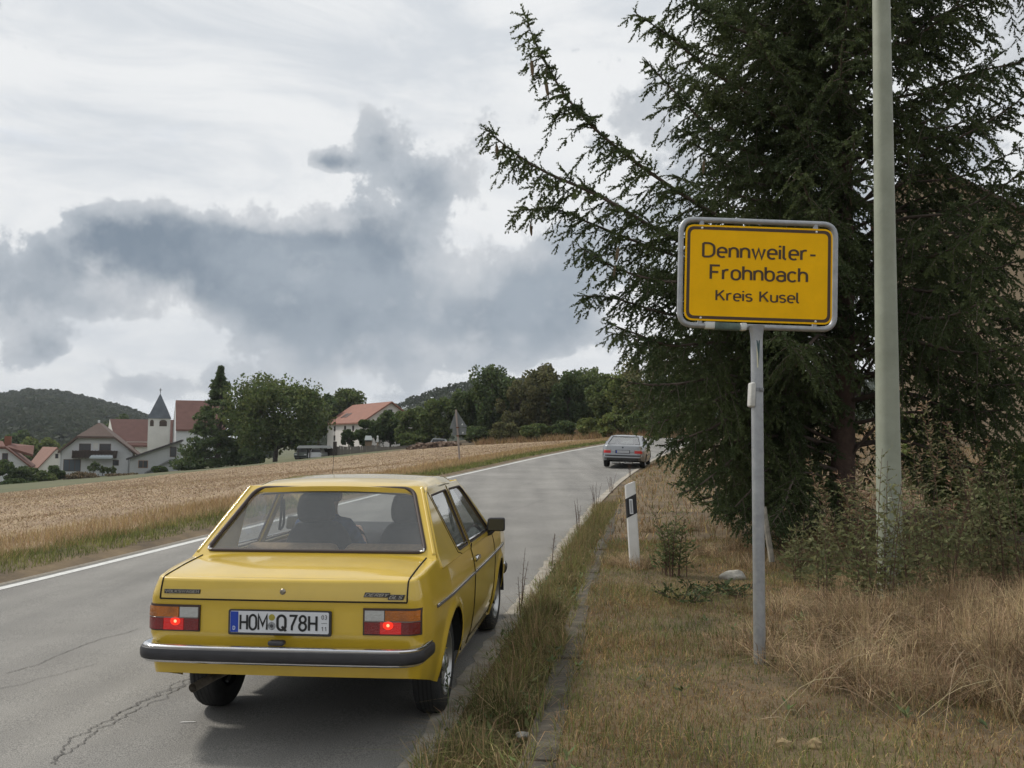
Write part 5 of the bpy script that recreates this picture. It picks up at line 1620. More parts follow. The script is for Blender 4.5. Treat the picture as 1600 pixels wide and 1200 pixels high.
def village():
    # chalet style house facing the field
    h = House('chalet_house', 'white chalet house with brown half-hipped roof and wooden balcony above the field', 150, 150, 742)
    brown = rooftile('roof_brown', (.10, .068, .055))
    Dp = 13.0
    h.poly('wall', [(103, 760), (197, 760), (197, 712), (171, 688), (124, 688), (103, 707)], 0, Dp, M_WALLW)
    X, Z = h.X, h.Z
    ap = (X(150), 2.2, Z(668)); rb = (X(150), Dp + .6, Z(668))
    l0, l1, r0, r1 = (X(124), -1.0, Z(687.5)), (X(101), -1.0, Z(709)), (X(172), -1.0, Z(687.5)), (X(207), -1.0, Z(715))
    rf = h.slab('roof', [ap, rb, (X(101), Dp + .6, Z(709)), l1, l0], .35, brown)
    h.slab('roof_slope', [ap, r0, r1, (X(207), Dp + .6, Z(715)), rb], .35, brown, rf)
    h.slab('half_hip', [ap, l0, r0], .35, brown, rf)
    h.poly('chimney_cap', [(148, 668), (151, 668), (151, 664), (148, 664)], 3, 3.4, M_WALLW, rf)
    bal = h.poly('balcony', [(119, 718), (120, 708), (177, 708), (176, 718)], -1.5, -.05, M_DKWOOD)
    for i in range(14):
        a = 119.5 + i * 4.1; h.poly('baluster', [(a, 718.4), (a, 707.4), (a + 1.6, 707.4), (a + 1.6, 718.4)], -1.62, -1.52, M_DKWOOD, bal)
    h.window(127, 142, 698, 708, -.03); h.window(153, 168, 698, 708, -.03)
    h.poly('wall_panel', [(145, 706), (151, 706), (151, 697), (145, 697)], -.08, -.02, M_WALLC)
    h.window(108, 130, 720, 737, -.03, mull=2, glass=mat('far_glass_blue', (.09, .11, .13), .2)); h.window(171, 179, 721, 729, -.03)
    aw = h.slab('awning', [(X(148), -.05, Z(708)), (X(169), -.05, Z(708)), (X(172), -2.4, Z(717)), (X(142), -2.4, Z(717))], .06, mat('awning_grey', (.36, .40, .41), .8))
    h.poly('awning_valance', [(142, 717), (172, 717), (172, 719), (142, 719)], -2.44, -2.40, mat('awning_grey', (.36, .40, .41), .8), aw)
    h.poly('downpipe', [(104.5, 755), (105.3, 755), (105.3, 709), (104.5, 709)], -.12, -.03, M_WALLG)
    h.poly('downpipe', [(191, 742), (191.8, 742), (191.8, 717), (191, 717)], -.12, -.03, M_WALLG)
    h.poly('porch', [(197.4, 742), (203, 742), (203, 718), (197.4, 715)], .4, 3, M_DKWOOD)
    # annex with lean-to roof
    h = House('annex', 'low grey annex with rising lean-to roof between chalet and church', 147, 240, 740, 'outbuilding'); X, Z = h.X, h.Z
    h.poly('wall', [(208, 745), (275, 745), (275, 694), (208, 716)], 0, 8, M_WALLG)
    h.slab('roof', [(X(203), -.6, Z(718)), (X(277), -.6, Z(690.5)), (X(277), 8.4, Z(690.5)), (X(203), 8.4, Z(718))], .3, mat('annex_roof', (.06, .055, .055), .8))
    h.window(219, 232, 721, 732, -.03, frame=mat('frame_tan', (.22, .11, .06), .7), mull=1); h.window(261, 270, 701, 716, -.03, name='door')
    st = h.slab('ramp', [(X(228), -.5, Z(738)), (X(262), -.5, Z(719)), (X(275), -.5, Z(719)), (X(275), -.06, Z(719)), (X(262), -.06, Z(719)), (X(228), -.06, Z(738))], .25, mat('ramp_grey', (.2, .2, .2), .9))
    # church
    h = House('church', 'small church with white square tower, slate spire and brown nave roof', 175, 215, 735, 'church'); X, Z = h.X, h.Z
    nave = rooftile('roof_redbrown', (.125, .062, .052))
    h.poly('nave_wall', [(191, 742), (268, 742), (268, 694), (191, 694)], 0, 9, M_WALLC)
    rid = Z(661)
    yr = 4.5
    fr = h.slab('nave_roof', [(X(173), yr, rid), (X(268), yr, rid), (X(268), -.6, Z(699)), (X(187), -.6, Z(699))], .3, nave)
    h.slab('roof_back', [(X(268), yr, rid), (X(173), yr, rid), (X(187), 9.6, Z(699)), (X(268), 9.6, Z(699))], .3, nave, fr)
    v = [(X(186), .0, Z(698)), (X(172.8), yr, Z(661.5)), (X(166), 9, Z(698)), (X(186), 0, Z(742)), (X(166), 9, Z(742))]
    obj('gable_wall', (v + [(a + .35, b, c) for a, b, c in v], [(0, 1, 2, 4, 3), (5, 8, 9, 7, 6), (0, 5, 6, 1), (1, 6, 7, 2), (2, 7, 9, 4), (4, 9, 8, 3), (3, 8, 5, 0)]), M_WALLC, h.root)
    gw = h.window(198, 210, 702, 711, -.04, name='window', mull=1)
    tw = h.poly('tower', [(228, 742), (257, 742), (257, 659), (228, 659)], -3.2, .0, M_WALLC)
    x0, x1, z = X(226.8), X(258.2), Z(660.5)
    ymid = -1.6; apx = (X(242.5), ymid, Z(624))
    e = [(x0, -3.5, z), (x1, -3.5, z), (x1, .3, z), (x0, .3, z)]
    m_ = [(X(231.5), -2.9, Z(648)), (X(253.8), -2.9, Z(648)), (X(253.8), -.3, Z(648)), (X(231.5), -.3, Z(648))]
    m_ = [(a + (apx[0] - a) * .06, b + (apx[1] - b) * .06, c) for a, b, c in m_]
    sv = e + m_ + [apx]
    spf = [(0, 1, 5, 4), (1, 2, 6, 5), (2, 3, 7, 6), (3, 0, 4, 7), (4, 5, 8), (5, 6, 8), (6, 7, 8), (7, 4, 8), (3, 2, 1, 0)]
    sp = obj('spire', (sv, spf), M_SLATE, h.root)
    obj('cross', Geo().add(tube([apx, (apx[0], apx[1], apx[2] + 1.0)], .06, 5)).add(box(apx[0] - .22, apx[0] + .22, apx[1] - .05, apx[1] + .05, apx[2] + .6, apx[2] + .72)).out(), M_BLACK, sp)
    for a, b in ((230.5, 235.5), (243, 253)):
        arch_ = [(a, 671.5), (b, 671.5), (b, 665.5)] + [((a + b) / 2 + (b - a) / 2 * math.cos(t), 665.5 - 3.2 * math.sin(t)) for t in np.linspace(.3, 2.84, 7)] + [(a, 665.5)]
        o = h.poly('belfry_window', arch_, -3.26, -3.215, mat('louver_dark', (.10, .075, .055), .8))
        for q in range(3): h.poly('louver', [(a + .6, 670.6 - q * 2), (b - .6, 670.6 - q * 2), (b - .6, 669.7 - q * 2), (a + .6, 669.7 - q * 2)], -3.30, -3.265, mat('louver_brown', (.06, .045, .035), .8), o)
    # tall house right of the church
    h = House('tall_house', 'tall white house with steep red brown roof beside the church, partly behind the conifer', 168, 300, 735); X, Z = h.X, h.Z
    h.poly('wall', [(276, 742), (345, 742), (345, 674), (276, 674)], 0, 9, M_WALLW)
    tr = rooftile('roof_red', (.145, .072, .058))
    rf = h.slab('roof', [(X(272), 4.5, Z(631)), (X(345), 4.5, Z(631)), (X(345), -.4, Z(675)), (X(276), -.4, Z(675))], .3, tr)
    h.slab('roof_back', [(X(345), 4.5, Z(631)), (X(272), 4.5, Z(631)), (X(266), 9.4, Z(675)), (X(345), 9.4, Z(675))], .3, tr, rf)
    v = [(X(276), .02, Z(674)), (X(272.3), 4.5, Z(631.8)), (X(267), 9, Z(674)), (X(276), .02, Z(742)), (X(267), 9, Z(742))]
    obj('gable_wall', (v + [(a + .35, b, c) for a, b, c in v], [(0, 1, 2, 4, 3), (5, 8, 9, 7, 6), (0, 5, 6, 1), (1, 6, 7, 2), (2, 7, 9, 4), (4, 9, 8, 3), (3, 8, 5, 0)]), M_WALLW, h.root)
    # cottage with skylights
    h = House('cottage', 'small pale house with orange brown roof and two skylights, left of the chalet', 165, 75, 740); X, Z = h.X, h.Z
    h.poly('gable_wall', [(63, 750), (101, 750), (101, 726), (85, 704), (63, 731)], 0, .3, M_WALLC)
    orr = rooftile('roof_orange', (.20, .105, .078))
    h.poly('rear_wall', [(50, 750), (101, 750), (101, 727), (50, 731)], 5, 9, M_WALLC)
    rf = h.slab('roof', [(X(62), 9, Z(703.5)), (X(85.5), -.3, Z(703.5)), (X(62), -.3, Z(732)), (X(45), 9, Z(729))], .25, orr)
    h.slab('roof_right', [(X(85.5), -.3, Z(703.5)), (X(62), 9, Z(703.5)), (X(98), 9, Z(727)), (X(102), -.3, Z(727.5))], .25, orr, rf)
    for a in (58, 68):
        # skylights laid on the left slope
        u = lambda s, t: Vector((X(62), 9, Z(703.5))) + (Vector((X(85.5), -.3, Z(703.5))) - Vector((X(62), 9, Z(703.5)))) * s + (Vector((X(45), 9, Z(729))) - Vector((X(62), 9, Z(703.5)))) * t
        s0 = .38 if a == 58 else .74
        pts = [u(s0, .38), u(s0 + .13, .38), u(s0 + .13, .62), u(s0, .62)]
        h.slab('skylight', [p + Vector((-.02, -.05, .10)) for p in pts], .06, mat('skylight_pale', (.62, .65, .68), .2), rf)
    h.window(83, 87, 712.5, 719, -.05)
    # house at the left edge
    h = House('farmhouse', 'white house with brown roof, brick chimney and small balcony at the left edge', 140, 15, 745); X, Z = h.X, h.Z
    h.poly('wall', [(-40, 755), (36, 755), (36, 729), (22, 716), (9, 705), (-40, 705)], 0, 9, M_WALLW)
    br = rooftile('roof_brown2', (.13, .058, .042))
    rf = h.slab('roof', [(X(-40), -.6, Z(704)), (X(9), -.6, Z(704)), (X(41), -.6, Z(731)), (X(41), 9.5, Z(731)), (X(9), 9.5, Z(704)), (X(-40), 9.5, Z(704))], .3, br)
    h.slab('dormer_roof', [(X(8), 2, Z(704)), (X(13), 6, Z(700)), (X(40), 6, Z(703)), (X(41), 2, Z(715))], .4, br, rf)
    h.poly('chimney', [(4, 706), (12, 706), (12, 690), (4, 690)], 4, 5.4, mat('brick_chimney', (.22, .09, .055), .9), rf)
    h.slab('upper_roof', [(X(-40), 3, Z(690)), (X(3), 3, Z(697)), (X(9), -.4, Z(704.5)), (X(-40), -.4, Z(704.5))], .3, br, rf)
    h.window(5, 12, 713, 722, -.04); h.window(4, 11, 733, 740, -.04)
    h.poly('balcony', [(-4, 731), (13, 731), (13, 722), (-4, 722)], -1.2, -.05, mat('balcony_red', (.16, .07, .055), .8))
    h.window(26, 31, 742.5, 745, -.04)
    h.poly('flue', [(20, 747), (22, 747), (22, 735), (20, 735)], -.4, -.1, M_DKWOOD)
    # barn with long orange roof, seen at a corner
    N = at(566, 703, 142); k = 142 / FPX
    root = thing('barn', 'long white barn with orange tiled roof behind the fence', 'barn', N)
    u = Vector((-8.4, 15, 0)).normalized(); w = Vector((15, 8.4, 0)).normalized()
    Lb, Wb, ev, rg = 18.0, 9.4, (703 - 657.5) * k, (703 - 626) * k
    q = lambda a, b, z: u * a + w * b + Vector((0, 0, z))
    A = [q(0, 0, 0), q(0, Wb, 0), q(Lb, Wb, 0), q(Lb, 0, 0)]; Bv = [q(0, 0, ev), q(0, Wb, ev), q(Lb, Wb, ev), q(Lb, 0, ev)]; G1, G2 = q(0, Wb / 2, rg - .15), q(Lb, Wb / 2, rg - .15)
    obj('wall', (A + Bv + [G1, G2], [(0, 1, 5, 8, 4), (1, 2, 6, 5), (2, 3, 7, 9, 6), (3, 0, 4, 7)]), mat('barn_pink', (.66, .62, .59), .9, var=.06, vscale=.3), root)
    og = rooftile('roof_barn', (.215, .098, .068))
    def rs(nm, par, sgn):
        e0 = -.45 if sgn < 0 else Wb + .45
        pts = [q(-.5, Wb / 2, rg), q(Lb + .5, Wb / 2, rg), q(Lb + .5, e0, ev - .25), q(-.5, e0, ev - .25)]
        if sgn > 0: pts = pts[::-1]
        v = pts + [p - Vector((0, 0, .25)) for p in pts]
        return obj(nm, (v, [(0, 1, 2, 3)[::-1], (4, 5, 6, 7)] + [(i, (i + 1) % 4, 4 + (i + 1) % 4, 4 + i) for i in range(4)]), og, par)
    rf = rs('roof', root, -1); rs('roof_slope', rf, 1)
    for a in (11.2, 13.0):
        def rp(aa, t): return q(aa, Wb / 2 - (Wb / 2 + .45) * t, rg - (rg - ev + .25) * t + .06)
        obj('skylight', ([rp(a, .50), rp(a + 1.1, .50), rp(a + 1.1, .72), rp(a, .72)], [(0, 1, 2, 3)]), mat('skylight_dark', (.06, .05, .05), .3), rf)
    for a, z in ((8, ev - 1.6), (13.5, ev - 1.6), (13.5, ev - 3.2), (4, ev - 1.6)):
        pts = [q(a, -.03, z), q(a + .9, -.03, z), q(a + .9, -.03, z + .9), q(a, -.03, z + .9)]
        fr = obj('window', (pts + [p + w * .08 for p in pts], [(0, 1, 2, 3), (0, 4, 5, 1), (1, 5, 6, 2), (2, 6, 7, 3), (3, 7, 4, 0)]), mat('frame_brown', (.09, .05, .035), .7), root)
        pts = [q(a + .12, -.04, z + .12), q(a + .78, -.04, z + .12), q(a + .78, -.04, z + .78), q(a + .12, -.04, z + .78)]
        obj('pane', (pts, [(0, 1, 2, 3)]), mat('far_glass', (.035, .042, .05), .15), fr)
    pts = [q(-.03, Wb / 2 - .45, rg - 2.1), q(-.03, Wb / 2 + .25, rg - 2.1), q(-.03, Wb / 2 + .25, rg - 1.3), q(-.03, Wb / 2 - .45, rg - 1.3)]
    obj('loft_hatch', (pts + [p - u * .05 for p in pts], [(4, 5, 6, 7), (0, 4, 5, 1), (1, 5, 6, 2), (2, 6, 7, 3), (3, 7, 4, 0)]), M_BLACK, root)
    # carport with two parked cars
    h = House('carport', 'dark open carport with pale flat roof under the oak', 118, 490, 718, 'carport'); X, Z = h.X, h.Z
    h.poly('roof', [(465, 701), (518, 700), (514, 697), (468, 697)], -1.5, 3.5, mat('carport_roof', (.40, .41, .41), .8))
    for px in (467, 484, 500, 515):
        for y in (-1.3, 3.2): o = h.poly('post', [(px, 722), (px + 1.2, 722), (px + 1.2, 700.5), (px, 700.5)], y, y + .1, M_DKWOOD)
    h.poly('back_wall', [(463, 722), (519, 722), (519, 701.5), (463, 701.5)], 3.35, 3.5, M_DKWOOD)
    for nm, lb, cx, cc in (('parked_car', 'white car parked nose out under the carport', 492, (.55, .56, .57)), ('parked_car', 'grey green car parked under the carport beside the white one', 470, (.10, .12, .11))):
        o = at(cx, 718, 117); r = thing(nm, lb, 'car', o, (0, 0, 0), 'cars parked under the carport')
        mm = mat('parked_' + lb.split()[0], cc, .35, .2, coat=.5)
        body = round_poly([(-.84, .22), (.84, .22), (.86, .60), (.80, .90), (-.80, .90), (-.86, .60)], .08, 3)
        obj('body', prism(body, -.2, 4.0), mm, r, 40)
        cabin = [(-.74, .88), (.74, .88), (.56, 1.42), (-.56, 1.42)]
        obj('cabin', prism(round_poly(cabin, .08, 3), .55, 2.7), mm, r, 40)
        obj('windscreen', prism([(-.64, .95), (.64, .95), (.50, 1.34), (-.50, 1.34)], .50, .545), mat('far_glass', (.035, .042, .05), .15), r)
        for sx in (-1, 1):
            obj('headlamp', rbox(sx * .62 - .16, sx * .62 + .16, -.23, -.19, .58, .72, .012, 1), mat('headlamp', (.5, .5, .5), .2), r)
            for y in (.45, 3.1): wh = obj('wheel', Geo().add(lathe([(.02, -.09), (.30, -.09), (.31, 0), (.30, .09), (.02, .09)], 16, 'x'), Matrix.Translation((sx * .74, y, .30))).out(), M_RUBBER, r, 40)
        obj('bumper', rbox(-.80, .80, -.26, -.20, .30, .46, .02, 1), mm if cc[0] > .3 else M_BLACK, r)
    # play tower and little kennel, log pile, fence, van
    h = House('garden_hut', 'small wooden hut with grey roof beyond the garden fence', 122, 575, 700, 'hut'); X, Z = h.X, h.Z
    for a in (570.5, 579.5): 
        for y in (0, 1.1): h.poly('post', [(a, 703), (a + 1.2, 703), (a + 1.2, 686), (a, 686)], y, y + .1, mat('hut_wood', (.26, .19, .13), .8))
    h.poly('wall', [(570.8, 702), (580.4, 702), (580.4, 690), (570.8, 690)], .12, 1.0, mat('hut_wood', (.26, .19, .13), .8))
    h.slab('roof', [(X(570.8), .6, Z(681)), (X(579.5), .6, Z(681)), (X(582), -.3, Z(687.5)), (X(569.5), -.3, Z(687.5))], .08, mat('hut_roof', (.28, .31, .31), .7))
    h.slab('roof_back', [(X(579.5), .6, Z(681)), (X(570.8), .6, Z(681)), (X(569.5), 1.5, Z(687.5)), (X(582), 1.5, Z(687.5))], .08, mat('hut_roof', (.28, .31, .31), .7))
    # trellis pyramid with white figure
    h = House('garden_figure', 'small white figure standing on a post in the garden beside the hut', 121, 590, 700, 'statue'); X, Z = h.X, h.Z
    obj('figure', Geo().add(lathe([(.01, 0), (.16, .0), (.19, .2), (.12, .5), (.10, .58), (.14, .68), (.12, .82), (.01, .9)], 12, 'z'), Matrix.Translation((0, 0, Z(691)))).out(), mat('figure_white', (.62, .63, .62), .7), h.root, 60)
    obj('post', tube([(0, 0, -.4), (0, 0, Z(690.8))], .12, 8), mat('hut_wood', (.26, .19, .13), .8), h.root)
    h = House('trellis', 'grey wooden trellis pyramid standing in the garden', 120, 595, 704, 'trellis'); X, Z = h.X, h.Z
    for a, y in ((588, 0), (604, 0), (589, 1.2), (603, 1.2)): obj('lath', tube([(X(a), y, Z(707)), (X(595), .6, Z(688))], .06, 5), mat('lath_grey', (.17, .16, .14), .8), h.root)
    for t in (.3, .6): obj('lath', tube([(X(588 + 7 * t), 0, Z(707 - 19 * t)), (X(604 - 9 * t), 0, Z(707 - 19 * t))], .05, 5), mat('lath_grey', (.17, .16, .14), .8), h.root)
    # fence of vertical grey boards
    fr = thing('garden_fence', 'weathered grey board fence along the far field edge', 'fence', at(520, 712, 112))
    b0 = at(520, 712, 112)
    fm = mat('fence_board', (.125, .115, .098), .9, vscale=1.5, col2=(.18, .165, .14), island=.15)
    n = 62
    bmesh0 = bpy.data.meshes.new('board')
    vv, ff = box(-.155, .155, -.02, .02, 0, 1.0)
    bmesh0.from_pydata(vv, [], ff); bmesh0.materials.append(fm)
    rng = random.Random(8)
    for i in range(n):
        px = 524 + (664 - 524) * i / n
        q_ = at(px, interp(px, [520, 600, 664], [711, 706, 700]), interp(px, [520, 664], [112, 110]))
        o = bpy.data.objects.new('board', bmesh0); COL.objects.link(o); o.parent = fr
        o.location = q_ - b0; o.location.z -= .3
        hh = (interp(px, [520, 560, 590, 600, 664], [14, 11, 11, 7.5, 6]) * .08 + .3) * rng.uniform(.95, 1.05)
        o.scale = (q_.y * (140 / n) / FPX / .31 * .93, 1, hh); o.rotation_euler = (0, R(rng.uniform(-1.5, 1.5)), 0)
    p = at(523, 712, 111.5); po = obj('gate_post', rbox(-.22, .22, -.12, .12, -.3, 1.75, .03, 1), mat('post_dark', (.05, .04, .035), .9), fr); po.location = p - b0
    # firewood heap: each log end a piece
    lr = thing('log_pile', 'long heap of stacked firewood logs along the far field edge', 'log pile', at(680, 702, 104))
    b1 = at(680, 702, 104)
    lm = [mat('log_a', (.20, .14, .10), .9), mat('log_b', (.10, .065, .045), .9), mat('log_c', (.29, .22, .17), .9)]
    meshes = []
    for m in lm:
        me = bpy.data.meshes.new('log'); v, f = lathe([(.001, -.5), (.5, -.5), (.5, .5), (.001, .5)], 8, 'y'); me.from_pydata(v, [], f); me.materials.append(m); meshes.append(me)
    for i in range(210):
        px = rng.uniform(638, 716); hh = interp(px, [638, 655, 690, 716], [3, 8, 8, 6])
        py = interp(px, [638, 716], [703, 697.5]) - rng.uniform(0, hh)
        q_ = at(px, py, rng.uniform(103, 105)); o = bpy.data.objects.new('log', rng.choice(meshes)); COL.objects.link(o); o.parent = lr
        o.location = q_ - b1; r_ = rng.uniform(.22, .42); o.scale = (r_, rng.uniform(.8, 1.2), r_); o.rotation_euler = (R(rng.uniform(-8, 8)), R(rng.uniform(0, 90)), R(rng.uniform(-25, 25)))
    vb = at(685, 705, 112); r = thing('parked_van', 'pale grey van parked behind the log pile', 'van', vb)
    prof = round_poly([(-1.15, .3), (1.05, .3), (1.08, 1.0), (.85, 1.55), (-.75, 1.62), (-1.12, 1.1)], .15, 4)
    obj('body', prism([(x * .95, z) for x, z in prof], 0, 1.7), mat('van_grey', (.40, .43, .44), .35, coat=.4), r, 40)
    obj('side_window', prism([(-.85, 1.08), (.85, 1.08), (.70, 1.45), (-.70, 1.48)], -.03, -.005), mat('far_glass', (.035, .042, .05), .15), r)
    for x in (-.7, .7): obj('wheel', Geo().add(lathe([(.02, -.09), (.28, -.09), (.29, 0), (.28, .09), (.02, .09)], 16, 'y'), Matrix.Translation((x, .08, .28))).out(), M_RUBBER, r, 40)
    # house behind the spruce on the right
    h = House('sand_house', 'sand coloured house gable seen through the spruce branches on the right', 26, 1500, 700); X, Z = h.X, h.Z
    sand = mat('wall_sand', (.40, .315, .215), .9, var=.08, vscale=.6, bump=.2, bscale=12)
    h.poly('gable_wall', [(1398, 760), (1700, 760), (1700, 455), (1470, 300), (1398, 345)], 0, .4, sand)
    h.poly('side_wall', [(1398, 760), (1420, 760), (1420, 350), (1398, 350)], .41, 10, sand)
    dr = rooftile('roof_sand', (.10, .07, .055))
    rf = h.slab('roof', [(X(1468), -.35, Z(293)), (X(1468), 10, Z(293)), (X(1712), 10, Z(458)), (X(1712), -.35, Z(458))], .14, dr)
    h.slab('roof_left', [(X(1468), 10, Z(293)), (X(1468), -.35, Z(293)), (X(1388), -.35, Z(346)), (X(1388), 10, Z(346))], .14, dr, rf)
    h.window(1640, 1680, 520, 600, -.03, mull=1)
village()
# ------------------------------------------------------------------ vegetation
def rot_frames(D, roll):
    """rotation matrices whose y axis is D (n,3), rolled about it"""
    D = D / np.linalg.norm(D, axis=1, keepdims=True)
    ref = np.where(np.abs(D[:, 2:3]) > .95, [[1., 0, 0]], [[0, 0, 1.]])
    X = np.cross(D, ref); X /= np.linalg.norm(X, axis=1, keepdims=True)
    Z = np.cross(X, D)
    c, s = np.cos(roll)[:, None], np.sin(roll)[:, None]
    X2 = X * c + Z * s; Z2 = -X * s + Z * c
    return np.stack([X2, D, Z2], -1)

def instance_np(tv, tf, P, Rm, S):
    """copies of a template as one vert/face block"""
    V = np.einsum('nij,kj->nki', Rm, tv) * S[:, None, None] + P[:, None, :]
    F = tf[None] + (np.arange(len(P)) * len(tv))[:, None, None]
    return V.reshape(-1, 3), F.reshape(-1, tf.shape[1])

def tubes_np(paths, sides=4):
    """many tapered tubes: list of (pts (m,3), radii (m,))"""
    VV, FF, n0 = [], [], 0
    ang = np.arange(sides) * 2 * np.pi / sides
    for pts, rad in paths:
        pts = np.asarray(pts, float); m = len(pts)
        t = np.gradient(pts, axis=0); t /= np.linalg.norm(t, axis=1, keepdims=True) + 1e-9
        ref = np.array([0, 0, 1.]) if abs(t[0, 2]) < .9 else np.array([1., 0, 0])
        a = np.cross(t, ref); a /= np.linalg.norm(a, axis=1, keepdims=True) + 1e-9; b = np.cross(t, a)
        V = pts[:, None] + (a[:, None] * np.cos(ang)[None, :, None] + b[:, None] * np.sin(ang)[None, :, None]) * np.asarray(rad)[:, None, None]
        i = np.arange(m - 1)[:, None] * sides; k = np.arange(sides)[None]
        F = np.stack([i + k, i + (k + 1) % sides, i + sides + (k + 1) % sides, i + sides + k], -1).reshape(-1, 4)
        VV.append(V.reshape(-1, 3)); FF.append(F + n0); n0 += m * sides
    return np.concatenate(VV), np.concatenate(FF)

def shoot_template(rng, needles=11, L=1.0, nl=.27):
    """needled spruce shoot along +y, unit length; every needle one slim triangle"""
    v, f = [], []
    for k in range(needles):
        t = .04 + .93 * k / needles
        a = k * 2.4 + rng.uniform(-.3, .3)
        d = np.array([math.cos(a), .85, math.sin(a)]); d /= np.linalg.norm(d)
        b = np.array([0, t, 0]); sd = np.cross(d, [0, 1, 0]); sd /= np.linalg.norm(sd) + 1e-9
        w = .11
        n = len(v); ln = nl * (1.05 - .35 * t)
        v += [b - sd * w, b + sd * w, b + d * ln]
        f.append((n, n + 1, n + 2))
    n = len(v)
    v += [np.array([-.06, 0, 0]), np.array([.06, 0, 0]), np.array([0, 1.0, 0]), np.array([0, 0, -.06]), np.array([0, 0, .06])]
    f += [(n, n + 1, n + 2), (n + 3, n + 4, n + 2)]
    return np.array(v), np.array(f)

def spruce():
    rng = np.random.default_rng(77)
    b = at(1316, 790, 13.0); gz = zg(b.x, b.y)
    B = np.array([b.x, b.y, gz])
    root = thing('spruce_tree', 'huge dark green spruce with long upswept branches behind the town sign', 'tree', tuple(B))
    H = 17.0
    bark = mat('spruce_bark', (.075, .050, .040), .95, vscale=5, col2=(.135, .088, .068), bump=1.0, bscale=18, detail=8)
    zs = np.linspace(-.2, H, 26)
    tr = np.c_[np.sin(zs * .35) * .06, np.cos(zs * .3) * .05 - .05, zs]
    V, F = tubes_np([(tr, .165 * (1 - np.clip(zs, 0, H) / H) ** .8 + .01)], 16)
    npmesh('trunk', V, F, bark, root, 60)
    branches = []        # (points, radius, start of foliage, density)
    def px(x, y, d): return np.array(at(x, y, d)) - B
    def spl(P, n=14): return np.array([tuple(q) for q in bezier(P, n)])
    tk = lambda z: np.array([0, 0, z])
    # limbs on the left that the photograph shows one by one
    hand = [
        ([tk(3.6), px(1160, 360, 12.3), px(1060, 300, 11.8), px(960, 228, 11.5), px(895, 165, 11.3), px(850, 95, 11.2), px(820, 26, 11.1)], .055, .18, 1.5),
        ([tk(3.1), px(1160, 420, 12.2), px(1050, 372, 11.8), px(940, 308, 11.5), px(850, 268, 11.4), px(795, 232, 11.3), px(756, 198, 11.2)], .055, .18, 1.5),
        ([tk(2.9), px(1150, 430, 12.6), px(1040, 395, 12.3), px(930, 352, 12.2), px(862, 325, 12.1), px(800, 332, 12.1)], .04, .25, 1.4),
        ([tk(2.7), px(1150, 450, 11.9), px(1040, 440, 11.3), px(965, 420, 11.1), px(905, 385, 11.0)], .04, .2, 1.5),
        ([tk(2.3), px(1150, 510, 12.2), px(1040, 490, 11.7), px(960, 466, 11.5), px(905, 462, 11.5)], .04, .2, 1.1),
        ([tk(2.0), px(1150, 540, 12), px(1050, 540, 11.4), px(990, 520, 11.2), px(950, 505, 11.1)], .04, .2, 1.1),
        ([tk(1.6), px(1160, 590, 12), px(1060, 600, 11.3), px(1000, 600, 11.1), px(945, 588, 11.0)], .04, .25, 1.0),
        ([tk(1.4), px(1180, 610, 11.8), px(1090, 640, 11.0), px(1030, 660, 10.8), px(985, 668, 10.6)], .035, .25, 1.0),
        ([tk(1.2), px(1190, 640, 12), px(1110, 670, 11.3), px(1050, 695, 11.1), px(1025, 720, 11.0)], .035, .25, 1.0),
        ([tk(1.0), px(1200, 680, 11.9), px(1130, 730, 11.2), px(1090, 760, 10.9), px(1060, 772, 10.8)], .03, .3, 1.0),
        ([tk(.8), px(1220, 720, 12), px(1170, 770, 11.4), px(1140, 800, 11.2), px(1120, 815, 11.1)], .03, .3, 1.0),
        ([tk(.7), px(1250, 740, 11.6), px(1225, 790, 10.8), px(1205, 820, 10.4)], .03, .2, 1.0),
        ([tk(4.4), px(1200, 260, 12.2), px(1110, 200, 11.8), px(1060, 150, 11.6), px(1010, 95, 11.5)], .05, .2, 1.2),
        ([tk(5.0), px(1200, 170, 12.2), px(1110, 110, 11.8), px(1050, 60, 11.6), px(990, 18, 11.5)], .05, .2, 1.2),
        ([tk(5.8), px(1210, 80, 12.2), px(1120, 30, 11.8), px(1060, -20, 11.6), px(1000, -70, 11.5)], .05, .2, 1.1),
        # bare-limbed branches reaching out to the right
        ([tk(3.3), px(1400, 395, 12.6), px(1480, 350, 12.3), px(1560, 318, 12.1), px(1660, 275, 11.9)], .035, .55, .55),
        ([tk(2.8), px(1400, 410, 12.4), px(1480, 375, 12.1), px(1600, 345, 11.9), px(1690, 330, 11.8)], .035, .6, .5),
        ([tk(4.4), px(1400, 265, 12.5), px(1480, 225, 12.2), px(1560, 180, 12.0), px(1640, 120, 11.9)], .035, .45, .7),
        ([tk(5.2), px(1410, 170, 12.5), px(1500, 120, 12.2), px(1600, 95, 12.0), px(1690, 60, 11.9)], .035, .35, .8),
        ([tk(1.6), px(1400, 515, 12.5), px(1470, 516, 12.2), px(1560, 500, 12.0), px(1650, 470, 12)], .03, .6, .7),
        ([tk(.9), px(1390, 650, 12.5), px(1480, 645, 12.2), px(1560, 610, 12.0), px(1660, 590, 11.9)], .035, .5, .7),
        ([tk(3.9), px(1400, 330, 12.8), px(1470, 300, 12.6), px(1530, 290, 12.5), px(1600, 300, 12.4)], .03, .4, .7),
        ([tk(2.2), px(1400, 470, 12.8), px(1480, 455, 12.6), px(1560, 470, 12.5), px(1640, 480, 12.4)], .03, .35, .95),
        ([tk(1.9), px(1400, 520, 12.3), px(1470, 560, 11.9), px(1560, 560, 11.7), px(1640, 545, 11.7)], .03, .35, 1.0),
        ([tk(6.0), px(1420, 60, 12.5), px(1500, 10, 12.3), px(1590, -10, 12.2), px(1680, -40, 12.2)], .035, .35, .8),
    ]
